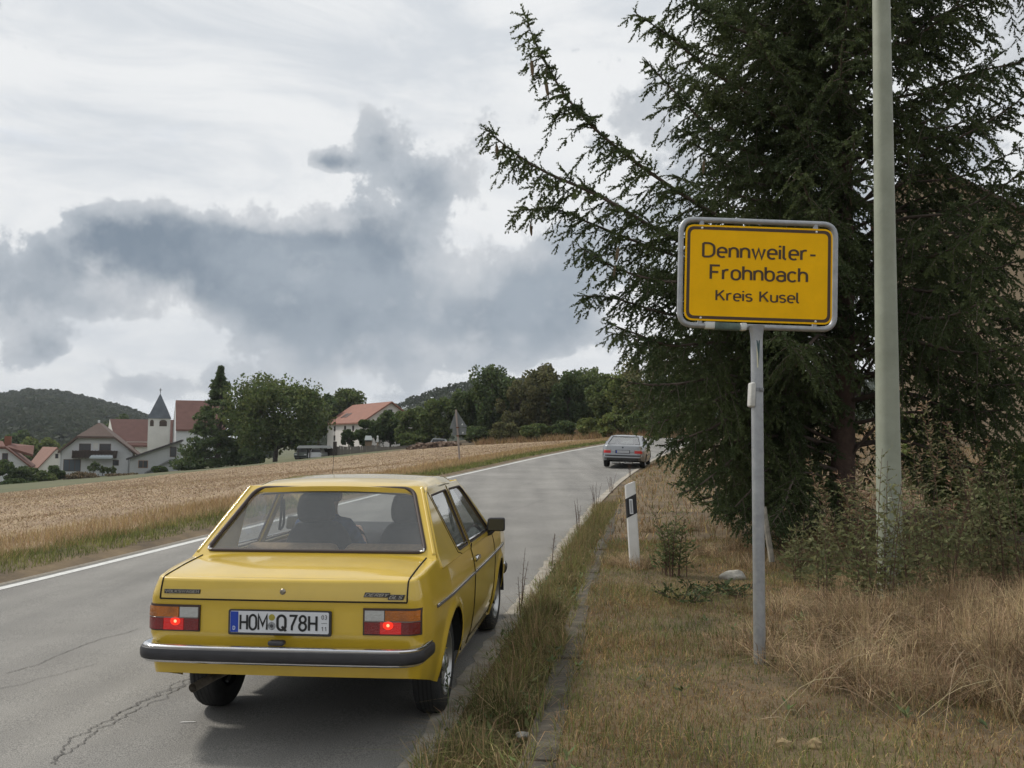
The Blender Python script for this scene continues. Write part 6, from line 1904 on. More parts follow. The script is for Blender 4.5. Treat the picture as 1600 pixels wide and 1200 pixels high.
    for P, r0, st, dn in hand:
        branches.append((spl(P), r0, st, dn, 1.0))
    # whorls filling the crown
    z = .55
    while z < H - .4:
        Lz = 3.0 * (1 - max(0, z - 2.0) / (H - 2.0)) ** .75 + .3
        nb = 8 if z < 9 else 6
        a0 = rng.uniform(0, 6.28)
        for k in range(nb):
            a = a0 + k * 2 * np.pi / nb + rng.normal(0, .15)
            dx, dy = math.cos(a), math.sin(a)
            toward = -dy                                        # 1 = straight at the camera
            if z < 2.3 and toward > .78: continue                # keep the lower trunk in view
            if z < 1.0 and dx > .2: continue
            if dx > .3 and 1.2 < z < 7.5 and rng.uniform() < .35: continue
            L = Lz * rng.uniform(.75, 1.12)
            if dx > .5: L *= .9
            if dx < -.4 and z > 4.2: L *= .92
            up = interp(z, [0, 2, 5, 9, 16], [-.42, -.15, .15, .40, .8])
            P = [(0, 0, z), (dx * L * .35, dy * L * .35, z + L * (.10 + up * .2)), (dx * L * .7, dy * L * .7, z + L * (.05 + up * .6)), (dx * L, dy * L, z + L * (.12 + up))]
            dn = .85 if dx > .35 and z < 6.5 else 1.0
            branches.append((spl(P, 10), .018 + .011 * L, .14 if dx < .35 else .34, dn if z < 8.5 else .45, 1.0 if z < 8.5 else 1.5))
        z += rng.uniform(.26, .36) if z < 9 else .6
    wood, shP, shD, shS = [], [], [], []
    # outline of the crown's lower left flank as surveyed: twigs are kept inside it
    CI = np.array(CAMROT.inverted())
    def outside(p):
        q = CI @ (p + B - np.array([0, 0, EYE]))
        ux, uy = 800 + FPX * q[0] / -q[2], 600 - FPX * q[1] / -q[2]
        lim = np.interp(uy, [480, 520, 560, 600, 640, 680, 700, 715, 735, 775, 800, 860, 920], [600, 925, 945, 940, 972, 984, 998, 1015, 1036, 1058, 1095, 1165, 1260])
        return ux < lim
    for pts, r0, st, dn, big in branches:
        m = len(pts)
        keep = [k for k in range(m) if k < 3 or not outside(pts[k])]
        pts = pts[:keep[-1] + 1]; m = len(pts)
        wood.append((pts, .62 * r0 * (1 - np.linspace(0, 1, m)) ** .8 + .004))
        seg = np.linalg.norm(np.diff(pts, axis=0), axis=1); cum = np.r_[0, np.cumsum(seg)]; L = cum[-1]
        step = .085 * big / dn
        ts = np.arange(st * L, L, step)
        side = 1
        for s in ts:
            p = np.array([np.interp(s, cum, pts[:, i]) for i in range(3)])
            q = np.array([np.interp(min(s + .05, L), cum, pts[:, i]) for i in range(3)])
            t = (q - p); tl = np.linalg.norm(t)
            t = t / tl if tl > 1e-6 else np.array([0, 0, 1.])
            side = -side
            h = np.cross(t, [0, 0, 1.]); h /= np.linalg.norm(h) + 1e-9
            fr = (s / L - st) / (1 - st)
            ln = (.76 * (1 - fr) ** .7 + .13) * rng.uniform(.6, 1.2) * min(1.0, .45 + L / 5)
            d = t * rng.uniform(.35, .8) + h * side * rng.uniform(.45, 1.0) + np.array([0, 0, rng.uniform(-.75, .05)])
            if rng.uniform() < .22: d = t * .6 + h * side * .3 + np.array([0, 0, rng.uniform(.4, .9)]); ln *= .5
            d /= np.linalg.norm(d)
            droop = rng.uniform(.3, 1.15)
            u = np.linspace(0, 1, 4)
            bp = p + d * (u * ln)[:, None] + np.array([0, 0, -1.]) * (droop * ln * u ** 2 * .7)[:, None]
            if outside(bp[-1]) or outside(bp[-1] + [-.1, 0, -.06]): continue
            wood.append((bp, .0045 * (1 - u) + .002))
            ns = max(2, int(ln / (.043 * big)))
            for k in range(ns):
                uu = (k + rng.uniform(.2, 1)) / ns
                c = np.array([np.interp(uu, u, bp[:, i]) for i in range(3)])
                dd = bp[-1] - bp[0]; dd = dd / np.linalg.norm(dd)
                hh = np.cross(dd, [0, 0, 1.]); hh /= np.linalg.norm(hh) + 1e-9
                sd = 1 if k % 2 else -1
                vv = dd * rng.uniform(.5, 1.0) + hh * sd * rng.uniform(.2, .9) + np.array([0, 0, rng.uniform(-.7, .25)])
                shP.append(c); shD.append(vv); shS.append(rng.uniform(.11, .20) * big ** .7)
            shP.append(bp[-1]); shD.append(bp[-1] - bp[-2]); shS.append(rng.uniform(.12, .18) * big ** .7)
        # leading shoots at the branch tip
        for s in np.arange(L * .72, L, .035):
            p = np.array([np.interp(s, cum, pts[:, i]) for i in range(3)])
            if outside(p): continue
            shP.append(p); shD.append((pts[-1] - pts[-2]) / np.linalg.norm(pts[-1] - pts[-2]) + rng.normal(0, .55, 3)); shS.append(rng.uniform(.09, .15))
    P, D, S = np.array(shP), np.array(shD), np.array(shS)
    print('spruce shoots', len(P), 'wood', len(wood))
    V, F = tubes_np(wood, 4)
    npmesh('branches', V, F, mat('twig_bark', (.075, .055, .042), .9, vscale=6, col2=(.13, .10, .08)), root)
    VV, FF, n0 = [], [], 0
    for g in range(4):
        tv, tf = shoot_template(np.random.default_rng(g), needles=9)
        k = np.arange(len(P)) % 4 == g
        V, F = instance_np(tv, tf, P[k], rot_frames(D[k], rng.uniform(0, 6.28, k.sum())), S[k])
        VV.append(V); FF.append(F + n0); n0 += len(V)
    V, F = np.concatenate(VV), np.concatenate(FF)
    print('spruce needles tris', len(F))
    npmesh('crown', V, F, mat('spruce_needles', (.052, .076, .031), .7, vscale=.9, col2=(.105, .132, .050), translucent=.25, spec=.3), root)
    # hanging cones
    cm = mat('spruce_cone', (.17, .125, .07), .8, vscale=40, col2=(.10, .07, .04), bump=.8, bscale=120)
    cone = bpy.data.meshes.new('cone')
    v, f = lathe([(.002, 0), (.010, -.01), (.015, -.035), (.016, -.07), (.012, -.11), (.003, -.135)], 8, 'z')
    cone.from_pydata(v, [], f); cone.materials.append(cm)
    for x, y, d in ((776, 226, 11.3), (787, 224, 11.3), (853, 128, 11.2), (831, 95, 11.15), (966, 385, 11.0), (961, 415, 11.0), (1243, 553, 11.5), (829, 350, 12.1), (1100, 250, 11.5), (1330, 300, 11.8)):
        o = bpy.data.objects.new('cone', cone); COL.objects.link(o); o.parent = root
        o.location = px(x, y, d); o.rotation_euler = (R(rng.uniform(-8, 8)), R(rng.uniform(-8, 8)), 0)
        s = rng.uniform(1.1, 1.5); o.scale = (s, s, s * 1.05)
spruce()

LEAF = {}
def leafmat(name, c1, c2, tr=.3, isl=.4): return mat(name, c1, .75, vscale=.5, col2=c2, island=isl, translucent=tr, spec=.3)
LM = [leafmat('leaf_dark', (.062, .092, .034), (.105, .14, .050), .35), leafmat('leaf_mid', (.085, .118, .038), (.14, .17, .058), .35),
      leafmat('leaf_light', (.125, .155, .044), (.18, .21, .068), .35), leafmat('leaf_brown', (.105, .108, .045), (.155, .15, .062), .35)]
def leafy(name, label, cat, base, H, rx, rz, cz, n, size, lm, seed, group=None, ry=None, trunk_r=None, clumps=46, shape='oval', parts=('trunk', 'crown'), flat=.0, loose=.0):
    """broadleaf tree or bush: tapered trunk with limbs and a crown of leaf-sized faces gathered in clumps"""
    rng = np.random.default_rng(seed)
    ry = ry or rx
    root = thing(name, label, cat, tuple(base), group=group)
    bark = mat('bark', (.075, .062, .05), .95, vscale=4, col2=(.12, .10, .08), bump=.5, bscale=10)
    tr_ = trunk_r or H * .022
    # clump centres in and near the shell of the crown
    U = rng.normal(0, 1, (clumps, 3)); U /= np.linalg.norm(U, axis=1, keepdims=True)
    rad = rng.uniform(.35, 1.0, clumps) ** .6
    C = U * rad[:, None] * np.array([rx, ry, rz]) * (1 - .16) + [0, 0, cz]
    if shape == 'cone':
        h = rng.uniform(0, 1, clumps) ** 1.3
        rr = rx * (1 - h) ** 1.05 * rng.uniform(.55, 1.0, clumps); a = rng.uniform(0, 6.28, clumps)
        C = np.c_[rr * np.cos(a), rr * np.sin(a), cz - rz + 2 * rz * h]
    C[:, 2] = np.maximum(C[:, 2], .07 * H if shape != 'bush' else .05)
    paths = [(np.array([[0, 0, -.3], [.02 * H * rng.normal(), .0, H * .25], [.02 * H * rng.normal(), .02 * H * rng.normal(), H * .55], [0, 0, H * .85]]), np.array([tr_ * 1.25, tr_, tr_ * .6, tr_ * .12]))]
    for c in C[rng.permutation(clumps)[:min(clumps, 16)]]:
        z0 = min(c[2] * rng.uniform(.35, .75), H * .7)
        s = np.array([0, 0, z0]); mid = s * .5 + c * .5 + [0, 0, -.04 * H]
        paths.append((np.array([s, mid, c]), np.array([tr_ * .38, tr_ * .22, tr_ * .05])))
    V, F = tubes_np(paths, 6)
    npmesh(parts[0], V, F, bark, root, 60)
    per = rng.integers(0, clumps, n)
    cr = np.array([rx, ry, rz]) * (.30 + loose)
    if shape == 'cone': cr = np.array([rx * .22, rx * .22, rz * .07])
    off = rng.normal(0, 1, (n, 3)); off /= np.linalg.norm(off, axis=1, keepdims=True); off *= (rng.uniform(0, 1, n) ** .45)[:, None]
    csz = rng.uniform(.6, 1.25, clumps)[per][:, None]
    if shape == 'cone': csz = csz * (.25 + 1.1 * (1 - h[per]))[:, None]
    P = C[per] + off * cr * csz
    P[:, 2] = np.maximum(P[:, 2], .03)
    D = rng.normal(0, 1, (n, 3)) + off * .6 + [0, 0, .3]
    Rm = rot_frames(D, rng.uniform(0, 6.28, n))
    tv = np.array([[-.5, 0, 0], [0, -.38, .05], [.5, 0, 0], [0, .38, .05]]) if shape != 'cone' else np.array([[-.3, 0, 0], [0, -.8, 0], [.3, 0, 0], [0, .8, -.2]])
    V, F = instance_np(tv, np.array([[0, 1, 2, 3]]), P, Rm, size * rng.uniform(.6, 1.3, n))
    tag(npmesh(parts[1], V, F, lm, root), kind='stuff')
    return root

def on_ground(px, d): 
    p = at(px, 690, d); return Vector((p.x, p.y, zg(p.x, p.y)))
def tree_px(name, label, px, py_top, d, wpx, n, lm, seed, cat='tree', base_py=None, size=None, **kw):
    """tree sized from the picture: centre column, top row, distance, width"""
    b = on_ground(px, d)
    if base_py is not None:
        q = at(px, base_py, d); b.z = min(b.z + 1.5, q.z) if kw.get('shape') != 'bush' else q.z
    k = d / FPX
    top = at(px, py_top, d).z
    H = top - b.z
    kw.setdefault('crown0', .12)
    c0 = kw.pop('crown0') * H
    rz = (H - c0) / 2
    return leafy(name, label, cat, b, H, wpx * k / 2, rz, c0 + rz, n, size or max(.10, d * .0034), lm, seed, **kw)

def trees():
    gB = 'trees beyond the stubble field'
    tree_px('conifer_tree', 'tall dark pointed conifer left of the broad oak', 342, 574, 128, 118, 14000, LM[0], 1, shape='cone', clumps=150, crown0=.03, base_py=735)
    tree_px('oak_tree', 'broad round crowned oak tree in front of the village', 430, 580, 122, 170, 22000, LM[1], 2, clumps=110, crown0=.06, base_py=724, loose=-.04)
    tree_px('broadleaf_tree', 'round green tree behind the barn roof', 540, 603, 165, 80, 10000, LM[1], 3, clumps=40, base_py=690)
    tree_px('broadleaf_tree', 'dark tree between the oak and the barn', 498, 612, 160, 70, 9000, LM[0], 31, clumps=40, base_py=700)
    tree_px('garden_tree', 'dark small tree in front of the barn gable', 572, 655, 126, 46, 7000, LM[0], 4, clumps=30, base_py=700)
    tree_px('garden_tree', 'bushy tree hiding the right end of the barn', 610, 638, 126, 62, 9000, LM[0], 5, clumps=36, base_py=702)
    tree_px('garden_tree', 'thin small tree beside the barn wall', 545, 672, 124, 26, 1600, LM[0], 6, clumps=22, base_py=702)
    row = [(648, 636, 122, 70, 1, 'dense tree right of the barn'), (690, 618, 118, 80, 1, 'pale green tree behind the triangular sign'), (735, 600, 112, 70, 0, 'dark tree right behind the triangular sign'),
           (770, 566, 110, 86, 0, 'tallest loose topped tree in the row across the road'), (812, 586, 106, 80, 3, 'brownish green tree in the row across the road'), (850, 565, 108, 86, 3, 'wide brown green tree at the middle of the row'),
           (888, 576, 106, 70, 0, 'dark tree above the silver car to its left'), (918, 566, 112, 74, 1, 'round dark green tree directly above the silver car'), (950, 580, 100, 74, 1, 'green tree above the silver car roof'),
           (985, 572, 92, 80, 2, 'yellow green tree at the bend right of the silver car'), (1020, 520, 88, 120, 3, 'airy olive tree partly behind the spruce'), (1075, 560, 80, 90, 1, 'green tree hidden behind the spruce branches')]
    for i, (x, y, d, w, mi, lb) in enumerate(row):
        tree_px('broadleaf_tree', lb, x, y, d, w, 9500 if i != 10 else 5000, LM[mi], 100 + i, group=gB, clumps=44, crown0=.05, loose=.02 if i in (3, 10) else -.03)
    # scrub along the foot of the row
    sc = [(640, 676, 112, 44, 1), (660, 668, 118, 40, 1), (742, 664, 104, 52, 0), (790, 660, 100, 56, 3), (838, 662, 96, 54, 1), (880, 655, 96, 56, 0), (922, 652, 92, 54, 2), (960, 645, 86, 60, 2), (1000, 640, 84, 60, 1), (1040, 630, 80, 70, 1)]
    where = ['right end of the fence', 'foot of the pale green tree', 'right of the triangular sign', 'second bush right of the triangular sign', 'middle of the row', 'left of the silver car', 'just left of the silver car roof', 'above the silver car', 'right above the silver car', 'behind the spruce tips at the bend']
    for i, (x, y, d, w, mi) in enumerate(sc):
        tree_px('bush', 'leafy bush at the far field edge, ' + where[i], x, y, d, w, 5000, LM[mi], 200 + i, cat='bush', group='bushes at the far field edge', clumps=30, crown0=.0, trunk_r=.06, shape='bush')
    # left hedge and bushes near the houses
    hb = [(-10, 716, 118, 70, 0, 'dark bush at the left picture edge'), (40, 728, 122, 56, 0, 'dark bush below the white farmhouse'), (72, 736, 126, 50, 1, 'green bush below the cottage'), (90, 726, 132, 30, 0, 'bush beside the corner of the chalet'),
          (20, 748, 116, 60, 0, 'low dark hedge bush in front of the farmhouse'), (60, 752, 118, 50, 1, 'low hedge bush at the meadow edge'), (148, 720, 138, 20, 0, 'round clipped bush under the chalet awning'), (162, 727, 138, 10, 1, 'small round bush right of the awning'), (178, 728, 138, 12, 1, 'small round bush by the chalet corner'), (170, 730, 137.5, 8, 1, 'smallest clipped bush between the two round ones'),
          (300, 712, 130, 50, 0, 'dark bush at the foot of the conifer'), (395, 700, 118, 50, 0, 'dark shrub under the oak'), (250, 728, 136, 26, 0, 'low shrub before the annex')]
    base = [752, 756, 760, 752, 768, 768, 740, 740, 740, 740, 742, 728, 740]
    for i, (x, y, d, w, mi, lb) in enumerate(hb):
        tree_px('bush', lb, x, y, d, w, 4500 if w > 25 else 1600, LM[mi], 300 + i, cat='bush', group='bushes around the village houses', clumps=26, crown0=.0, trunk_r=.05, base_py=base[i], shape='bush', size=.30 if w > 25 else .16)
    # big trees behind the cottage
    tree_px('broadleaf_tree', 'olive tree behind the cottage', 60, 678, 200, 60, 9000, LM[2], 401, group=gB, base_py=735)
    tree_px('broadleaf_tree', 'dark tree behind the farmhouse roof', 30, 672, 230, 60, 9000, LM[0], 402, group=gB, base_py=735)
    tree_px('broadleaf_tree', 'dark tree rising behind the chalet roof', 185, 645, 240, 60, 9000, LM[0], 403, group=gB, base_py=735)
    tree_px('broadleaf_tree', 'green tree behind the chalet roof, left side', 110, 690, 220, 60, 7000, LM[1], 404, group=gB, base_py=735)
    # brown withered mound before the chalet
    tree_px('bush', 'withered brown heap of weeds before the chalet', 130, 736, 134, 60, 2600, leafmat('leaf_withered', (.15, .11, .065), (.21, .16, .09), .1), 501, cat='bush', base_py=752, crown0=0, shape='bush', size=.3, trunk_r=.03)
    tree_px('bush', 'flat strip of withered weeds before the annex', 195, 738, 136, 70, 2200, leafmat('leaf_withered', (.15, .11, .065), (.21, .16, .09), .1), 502, cat='bush', base_py=749, crown0=0, shape='bush', size=.3, trunk_r=.03)
trees()

def hills():
    """two wooded ridges with their forest cover"""
    def hill(name, label, prof, d0, d1, dz_front, seed, flabel, n):
        rng = np.random.default_rng(seed)
        xs_ = np.linspace(prof[0][0], prof[-1][0], 60)
        tops = np.interp(xs_, [p[0] for p in prof], [p[1] for p in prof])
        V = []
        rows = 10
        for j in range(rows + 1):
            t = j / rows
            for x, y in zip(xs_, tops):
                d = d0 + (d1 - d0) * t
                p = at(x, 690, d)
                ztop = at(x, y, d1 ).z
                z = dz_front + (ztop - dz_front) * (t ** .8) + math.sin(x * .07 + t * 5) * 1.5 * t * (1 - t)
                V.append((p.x, p.y, z))
        n0 = len(xs_)
        V += [(v[0] * 1.3, v[1] * 1.5, dz_front - 5) for v in V[-n0:]]
        rows += 1
        F = [(j * n0 + i, j * n0 + i + 1, (j + 1) * n0 + i + 1, (j + 1) * n0 + i) for j in range(rows) for i in range(n0 - 1)]
        o = obj(name, (V, F), mat('hill_floor', (.035, .045, .022), .95, var=.3, vscale=.02), smooth=180); tag(o, label, 'hill', kind='structure')
        # forest
        A = np.array(V[:n0 * rows]).reshape(rows, n0, 3)
        a = rng.uniform(0, rows - 1.001, n); b = rng.uniform(0, n0 - 1.001, n)
        a = np.where(rng.uniform(0, 1, n) < .25, rows - 1.01, a)
        i, j = a.astype(int), b.astype(int); fa, fb = (a - i)[:, None], (b - j)[:, None]
        C = (A[i, j] * (1 - fa) + A[i + 1, j] * fa) * (1 - fb) + (A[i, j + 1] * (1 - fa) + A[i + 1, j + 1] * fa) * fb
        m = 56
        sz = rng.uniform(.7, 1.35, n) * (d1 * .0058)
        off = rng.normal(0, 1, (n, m, 3)); off /= np.linalg.norm(off, axis=2, keepdims=True)
        off[:, :, 2] = np.abs(off[:, :, 2]) * 1.15
        P = (C[:, None] + off * sz[:, None, None] * np.array([1, 1, 1.0]) + [0, 0, d1 * .001]).reshape(-1, 3)
        D = off.reshape(-1, 3) + rng.normal(0, .5, (n * m, 3))
        tv = np.array([[-.5, 0, 0], [0, -.45, 0], [.5, 0, 0], [0, .45, 0]])
        S = np.repeat(sz, m) * rng.uniform(.28, .52, n * m)
        # leaf masses lie flat on the crowns
        Rm = rot_frames(np.cross(D, rng.normal(0, 1, (n * m, 3))), rng.uniform(0, 6.28, n * m))
        V2, F2 = instance_np(tv, np.array([[0, 1, 2, 3]]), P, Rm, S)
        o = npmesh(name + '_forest', V2, F2, mat('forest_' + name, (.034, .046, .024), .9, island=.14, vscale=.012, col2=(.056, .068, .034), detail=6, translucent=.35)); o.name = 'forest'
        tag(o, flabel, 'forest', kind='stuff')
    hill('hill', 'long low wooded hill behind the village on the left', [(-300, 640), (-150, 625), (0, 626), (40, 620), (100, 624), (150, 636), (200, 650), (240, 664), (300, 690), (420, 705)], 380, 850, -12 + EYE, 5, 'dense dark wood covering the low hill on the left', 2600)
    hill('hill', 'wooded hill rising to the right behind the row of trees', [(480, 700), (600, 650), (640, 634), (690, 616), (740, 604), (780, 602), (860, 606), (930, 610), (1000, 610), (1100, 606), (1250, 600), (1500, 600)], 260, 520, -3 + EYE, 6, 'dense green wood covering the hill on the right', 900)
hills()

# ------------------------------------------------------------------ weeds
def weed(name, label, base, H, n_st, seed, lm, leaf=.045, spread=.12, plume=None, group=None, leaves=16, stem=None, lean=.12, leaf0=.15):
    rng = np.random.default_rng(seed)
    root = thing(name, label, 'plant', tuple(base), group=group)
    paths, P, D, S, pp = [], [], [], [], []
    for k in range(n_st):
        a = rng.uniform(0, 6.28); h = H * rng.uniform(.65, 1.05)
        p0 = np.array([math.cos(a), math.sin(a), 0]) * spread * rng.uniform(0, 1)
        ln = rng.normal(0, lean, 2)
        u = np.linspace(0, 1, 6)
        pts = p0 + np.c_[ln[0] * h * u ** 1.6, ln[1] * h * u ** 1.6, h * u]
        paths.append((pts, .0055 * (1 - u * .75)))
        for q in range(leaves):
            t = leaf0 + (.97 - leaf0) * (q + rng.uniform(0, 1)) / leaves
            c = np.array([np.interp(t, u, pts[:, i]) for i in range(3)])
            an = q * 2.4 + rng.uniform(-.4, .4)
            d = np.array([math.cos(an), math.sin(an), rng.uniform(-.1, .9)])
            sl = leaf * rng.uniform(.6, 1.3) * (1.1 - .55 * t)
            # short side sprig with several small leaves
            for w in range(4):
                P.append(c + d * sl * (.5 + .7 * w)); D.append(d + rng.normal(0, .45, 3)); S.append(sl * rng.uniform(.7, 1.1))
            paths.append((np.array([c, c + d * sl * 1.8]), np.array([.0018, .0008])))
        if plume:
            for q in range(45):
                t = rng.uniform(.66, 1.03); c = np.array([np.interp(min(t, 1), u, pts[:, i]) for i in range(3)])
                d = rng.normal(0, 1, 3); d[2] = abs(d[2]) * .6
                pp.append((c, d))
    V, F = tubes_np(paths, 4)
    tag(npmesh('stems', V, F, stem or mat('weed_stem', (.11, .062, .045), .9), root), kind='stuff')
    if P:
        tv = np.array([[0, -.5, 0], [.26, -.05, .04], [0, .6, 0], [-.26, -.05, .04]])
        V, F = instance_np(tv, np.array([[0, 1, 2, 3]]), np.array(P), rot_frames(np.array(D), rng.uniform(0, 6.28, len(P))), np.array(S))
        tag(npmesh('leaves', V, F, lm, root), kind='stuff')
    if pp:
        c = np.array([x[0] for x in pp]); d = np.array([x[1] for x in pp]); d /= np.linalg.norm(d, axis=1, keepdims=True)
        tv = np.array([[0, 0, 0], [.12, .5, 0], [0, 1, 0], [-.12, .5, 0]])
        V, F = instance_np(tv, np.array([[0, 1, 2, 3]]), c, rot_frames(d, rng.uniform(0, 6.28, len(c))), rng.uniform(.03, .075, len(c)))
        tag(npmesh('seed_plume', V, F, plume, root), kind='stuff')
    return root

def weeds():
    mug = leafmat('mugwort_leaf', (.14, .155, .068), (.24, .245, .12), .4); bram = leafmat('bramble_leaf', (.04, .062, .022), (.075, .10, .038), .25)
    plm = mat('seed_brown', (.20, .125, .07), .9, island=.3); plm2 = mat('seed_pale', (.30, .21, .12), .9, island=.3)
    def dz(px, d):
        p = at(px, 900, d + .5); return Vector((p.x, p.y, zg(p.x, p.y) - .03))
    L = [(1300, 7.6, 1.05, 4, None, 'mugwort plant left of the lamp post foot'), (1335, 7.2, 1.1, 4, plm, 'mugwort with brown seed plume left of the lamp post'), (1362, 7.0, 1.05, 3, None, 'mugwort just left of the lamp post'), (1384, 6.9, 1.40, 2, None, 'tallest dark stemmed mugwort right in front of the lamp post'),
         (1412, 6.9, 1.1, 3, None, 'mugwort close on the right side of the lamp post'), (1440, 7.1, 1.1, 4, None, 'first mugwort to the right of the lamp post, a little apart'), (1470, 7.6, 1.1, 4, None, 'second mugwort to the right of the lamp post'), (1500, 7.9, 1.15, 4, plm, 'third mugwort to the right of the lamp post'),
         (1535, 7.6, 1.2, 4, None, 'mugwort midway between lamp post and right picture edge'), (1570, 7.4, 1.25, 5, None, 'leafy mugwort near the right picture edge'), (1605, 7.2, 1.3, 5, None, 'mugwort cut by the right picture edge'),
         (1320, 9.0, 1.35, 4, plm2, 'tall plant with tan plumes before the spruce trunk'), (1455, 9.0, 1.75, 5, plm2, 'tallest tan plumed plant right of the lamp post'), (1350, 9.2, 1.2, 4, plm, 'brown plumed weed behind the lamp post'), (1520, 9.6, 1.5, 5, plm, 'brown plumed weed before the green bushes'),
         (1250, 8.6, .7, 3, None, 'small weed right of the sign post')]
    for i, (px, d, H, n, pl, lb) in enumerate(L):
        weed('mugwort_plant', lb, dz(px, d), H * 1.04, n + 1, 700 + i, mug, .058, .16, pl, 'mugwort plants around the lamp post', leaves=30)
    weed('leafy_weed', 'dark green leafy weed beside the delineator post', gp(1048, 902), .72, 11, 740, leafmat('pale_weed', (.10, .125, .05), (.17, .19, .08), .35), .055, .20, None, leaves=24, lean=.16)
    weed('leafy_weed', 'low green weed at the foot of the leaning stake', gp(1218, 872), .45, 6, 741, bram, .05, .2, None, leaves=10, lean=.3)
    # green shrubs behind on the right
    for i, (px, top, d, w, lb) in enumerate([(1500, 720, 14, 150, 'pale green shrub behind the mugwort right of the lamp post'), (1590, 690, 13.5, 150, 'pale green shrub at the right picture edge before the sand coloured house'), (1440, 640, 17, 100, 'light green bush behind the spruce trunk'), (1560, 760, 11, 130, 'dense green weeds bush near the right picture edge')]):
        tree_px('shrub', lb, px, top, d, w, 3600, LM[2] if i < 3 else LM[1], 760 + i, cat='bush', crown0=0, clumps=34, size=.075, trunk_r=.02, shape='bush')
    # brambles creeping over the turf
    for i, (px, py, lb) in enumerate([(1065, 945, 'bramble runner with green leaves on the turf left of the sign post'), (1165, 938, 'bramble leaves on the turf beside the sign post'), (1110, 935, 'creeping bramble between the two other brambles on the turf')]):
        c = gp(px, py); weed('bramble', lb, c, .12, 7, 780 + i, bram, .06, .30, None, 'brambles on the verge', leaves=6, lean=1.2, leaf0=.3)
    # dead reddish stalks along the gutter
    dead = mat('dead_stalk', (.10, .06, .045), .9); dl = leafmat('dead_leaf', (.10, .065, .045), (.15, .10, .065), .1)
    for i, (px, py, H, n, lb) in enumerate([(818, 942, .62, 2, 'tall thin dead stalk rising from the gutter right of the yellow car'), (812, 965, .40, 2, 'short dead stalk beside the front wheel of the yellow car'), (862, 885, .50, 3, 'dead stalks in the gutter ahead of the yellow car'), (905, 830, .55, 5, 'clump of dead brown stalks before the delineator post'),
                                           (930, 795, .6, 6, 'reddish dead stalks left of the delineator post'), (955, 770, .6, 6, 'dead stalks by the road between delineator post and silver car'), (985, 745, .6, 5, 'dead weeds at the road edge below the silver car')]):
        c = gp(px, py); weed('dead_stalk', lb, c, H, n, 800 + i, dl, .014, .04 + .04 * (n > 3), None, 'dead stalks along the gutter', leaves=12, stem=dead, lean=.12, leaf0=.25)
    # ragwort with one yellow flower head before the rear wheel
    c = gp(700, 1128); c2 = at(693, 1012, c.y + .02)
    r = thing('ragwort', 'single ragwort stem with yellow flower in front of the rear wheel', 'plant', tuple(c))
    tp = c2 - c
    obj('stem', tube(bezier([(0, 0, -.02), tp * .5 + Vector((.012, 0, 0)), tp], 8), [.003] * 8 + [.002], 5), mat('ragwort_stem', (.12, .15, .06), .8), r, 180)
    fl = Geo()
    for k in range(10):
        a = k * .628; fl.add(([(0, 0, .003), (.006 * math.cos(a + 1.57), .006 * math.sin(a + 1.57), 0), (.026 * math.cos(a), .026 * math.sin(a), -.002), (-.006 * math.cos(a + 1.57), -.006 * math.sin(a + 1.57), 0)], [(0, 1, 2, 3)]), Matrix.Translation(tp))
    obj('flower', fl.out(), mat('flower_yellow', (.75, .52, .02), .6), r)
    rng = np.random.default_rng(5); P, D = [], []
    for k in range(26): t = rng.uniform(.35, .8); P.append(np.array(tp) * t + rng.normal(0, .014, 3)); D.append(rng.normal(0, 1, 3))
    V, F = instance_np(np.array([[0, -.5, 0], [.2, 0, 0], [0, .6, 0], [-.2, 0, 0]]), np.array([[0, 1, 2, 3]]), np.array(P), rot_frames(np.array(D), np.zeros(26)), np.full(26, .03))
    tag(npmesh('leaves', V, F, bram, r), kind='stuff')
weeds()

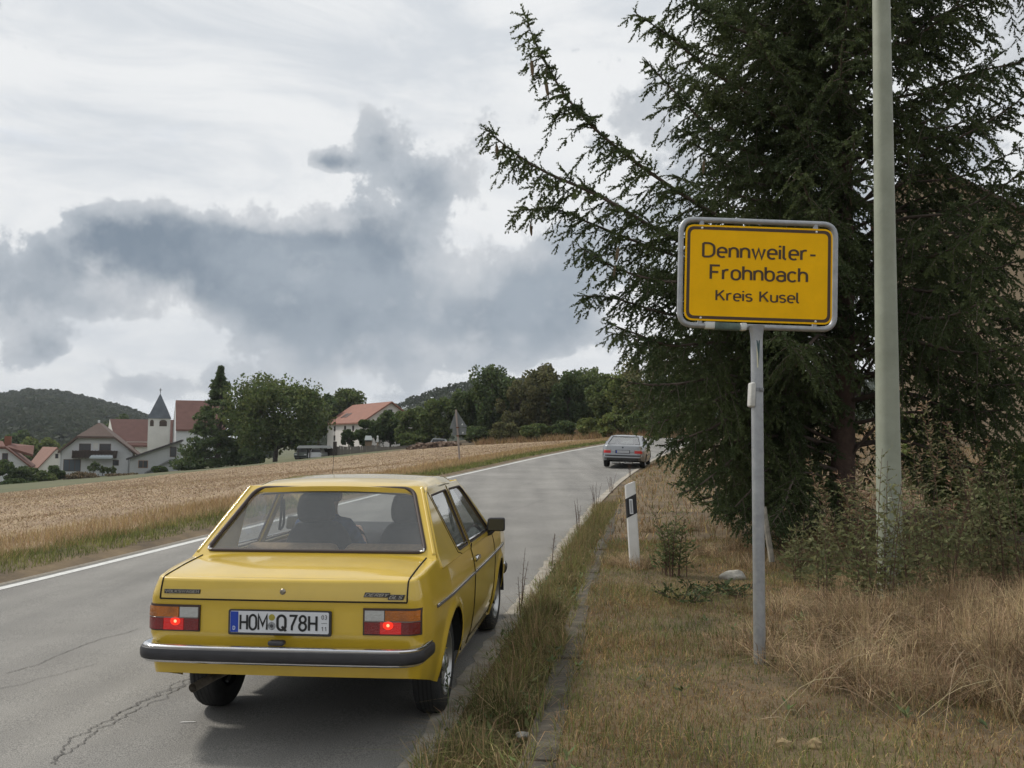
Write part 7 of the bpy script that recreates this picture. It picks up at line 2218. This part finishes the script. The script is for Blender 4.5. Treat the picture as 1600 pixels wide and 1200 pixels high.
def small_things():
    def stone(name, label, px, py, s, m, seed, lift=.3):
        c = gp(px, py); rng = np.random.default_rng(seed)
        bm = bmesh.new(); bmesh.ops.create_icosphere(bm, subdivisions=3, radius=1)
        for v in bm.verts:
            n = hash2(np.array([v.co.x * 2.1 + seed]), np.array([v.co.y * 2.3 + v.co.z * 1.7]))[0]
            v.co *= 1 + .22 * n
            v.co.z = max(v.co.z, -.4)
        me = bpy.data.meshes.new(name); bm.to_mesh(me); bm.free()
        for v in me.vertices: v.co = Vector((v.co.x * s[0], v.co.y * s[1], v.co.z * s[2]))
        o = link(name, me, m, None, 50); o.location = c + Vector((0, 0, s[2] * lift + (.025 if 'kerb' in label else 0))); tag(o, label, 'stone')
    rock = mat('limestone', (.30, .285, .245), .9, vscale=9, col2=(.42, .40, .36), bump=.7, bscale=18, detail=8)
    stone('rock', 'pale grey rock lying in dry grass left of the sign post', 1145, 905, (.13, .09, .075), rock, 3)
    stone('stone', 'white stone lying on the kerb in the foreground', 818, 1158, (.045, .03, .018), mat('white_stone', (.62, .61, .58), .8, var=.15, vscale=20, bump=.4, bscale=40), 5)
    stone('stone', 'small pale pebble beside the white stone on the kerb', 812, 1140, (.02, .016, .012), rock, 6)
    stone('stone', 'small earthy clod in the turf at the bottom right', 1275, 1168, (.045, .04, .03), mat('clod', (.26, .19, .10), .95, var=.3, vscale=30), 8)
    stone('stone', 'earthy clod left of the other clod at the bottom', 1226, 1168, (.04, .04, .03), mat('clod', (.26, .19, .10), .95), 9)
    a, b = at(1206, 856, 9.6), at(1193, 792, 9.75)
    r = thing('wooden_stake', 'grey weathered stake leaning behind the sign post', 'stake', tuple(a))
    obj('stake', tube([(0, 0, -.15), b - a], .030, 6), mat('stake_wood', (.22, .20, .165), .9, var=.3, vscale=9, bump=.4, bscale=30), r)
    # overhead wires far right and across the valley
    wm = mat('wire', (.05, .05, .055), .6)
    def wire(lb, p0, p1, sag, r):
        pts = [p0 + (p1 - p0) * t - Vector((0, 0, sag * 4 * t * (1 - t))) for t in np.linspace(0, 1, 24)]
        o = obj('overhead_wire', tube(pts, r, 4), wm); tag(o, lb, 'wire', 'overhead wires')
    wire('upper overhead wire at the top right beyond the spruce', at(1480, 140, 40), at(1640, 20, 30), .2, .008)
    wire('lower overhead wire at the top right beyond the spruce', at(1480, 165, 40), at(1640, 62, 30), .2, .008)
small_things()

# ------------------------------------------------------------------ air
def haze():
    me = bpy.data.meshes.new('haze')
    v, f = box(-4000, 4000, -3000, 4000, -45, 140); me.from_pydata(v, [], f)
    m = bpy.data.materials.new('air'); m.use_nodes = True
    N, L = m.node_tree.nodes, m.node_tree.links
    N.remove(N['Principled BSDF'])
    pv = N.new('ShaderNodeVolumePrincipled'); pv.inputs['Color'].default_value = (.86, .92, 1.0, 1); pv.inputs['Density'].default_value = HAZE
    L.new(pv.outputs[0], N['Material Output'].inputs['Volume'])
    me.materials.append(m)
    o = bpy.data.objects.new('haze', me); COL.objects.link(o)
    tag(o, 'thin pale haze in the air over the valley', 'haze', kind='stuff')
HAZE = 0.00017
haze()
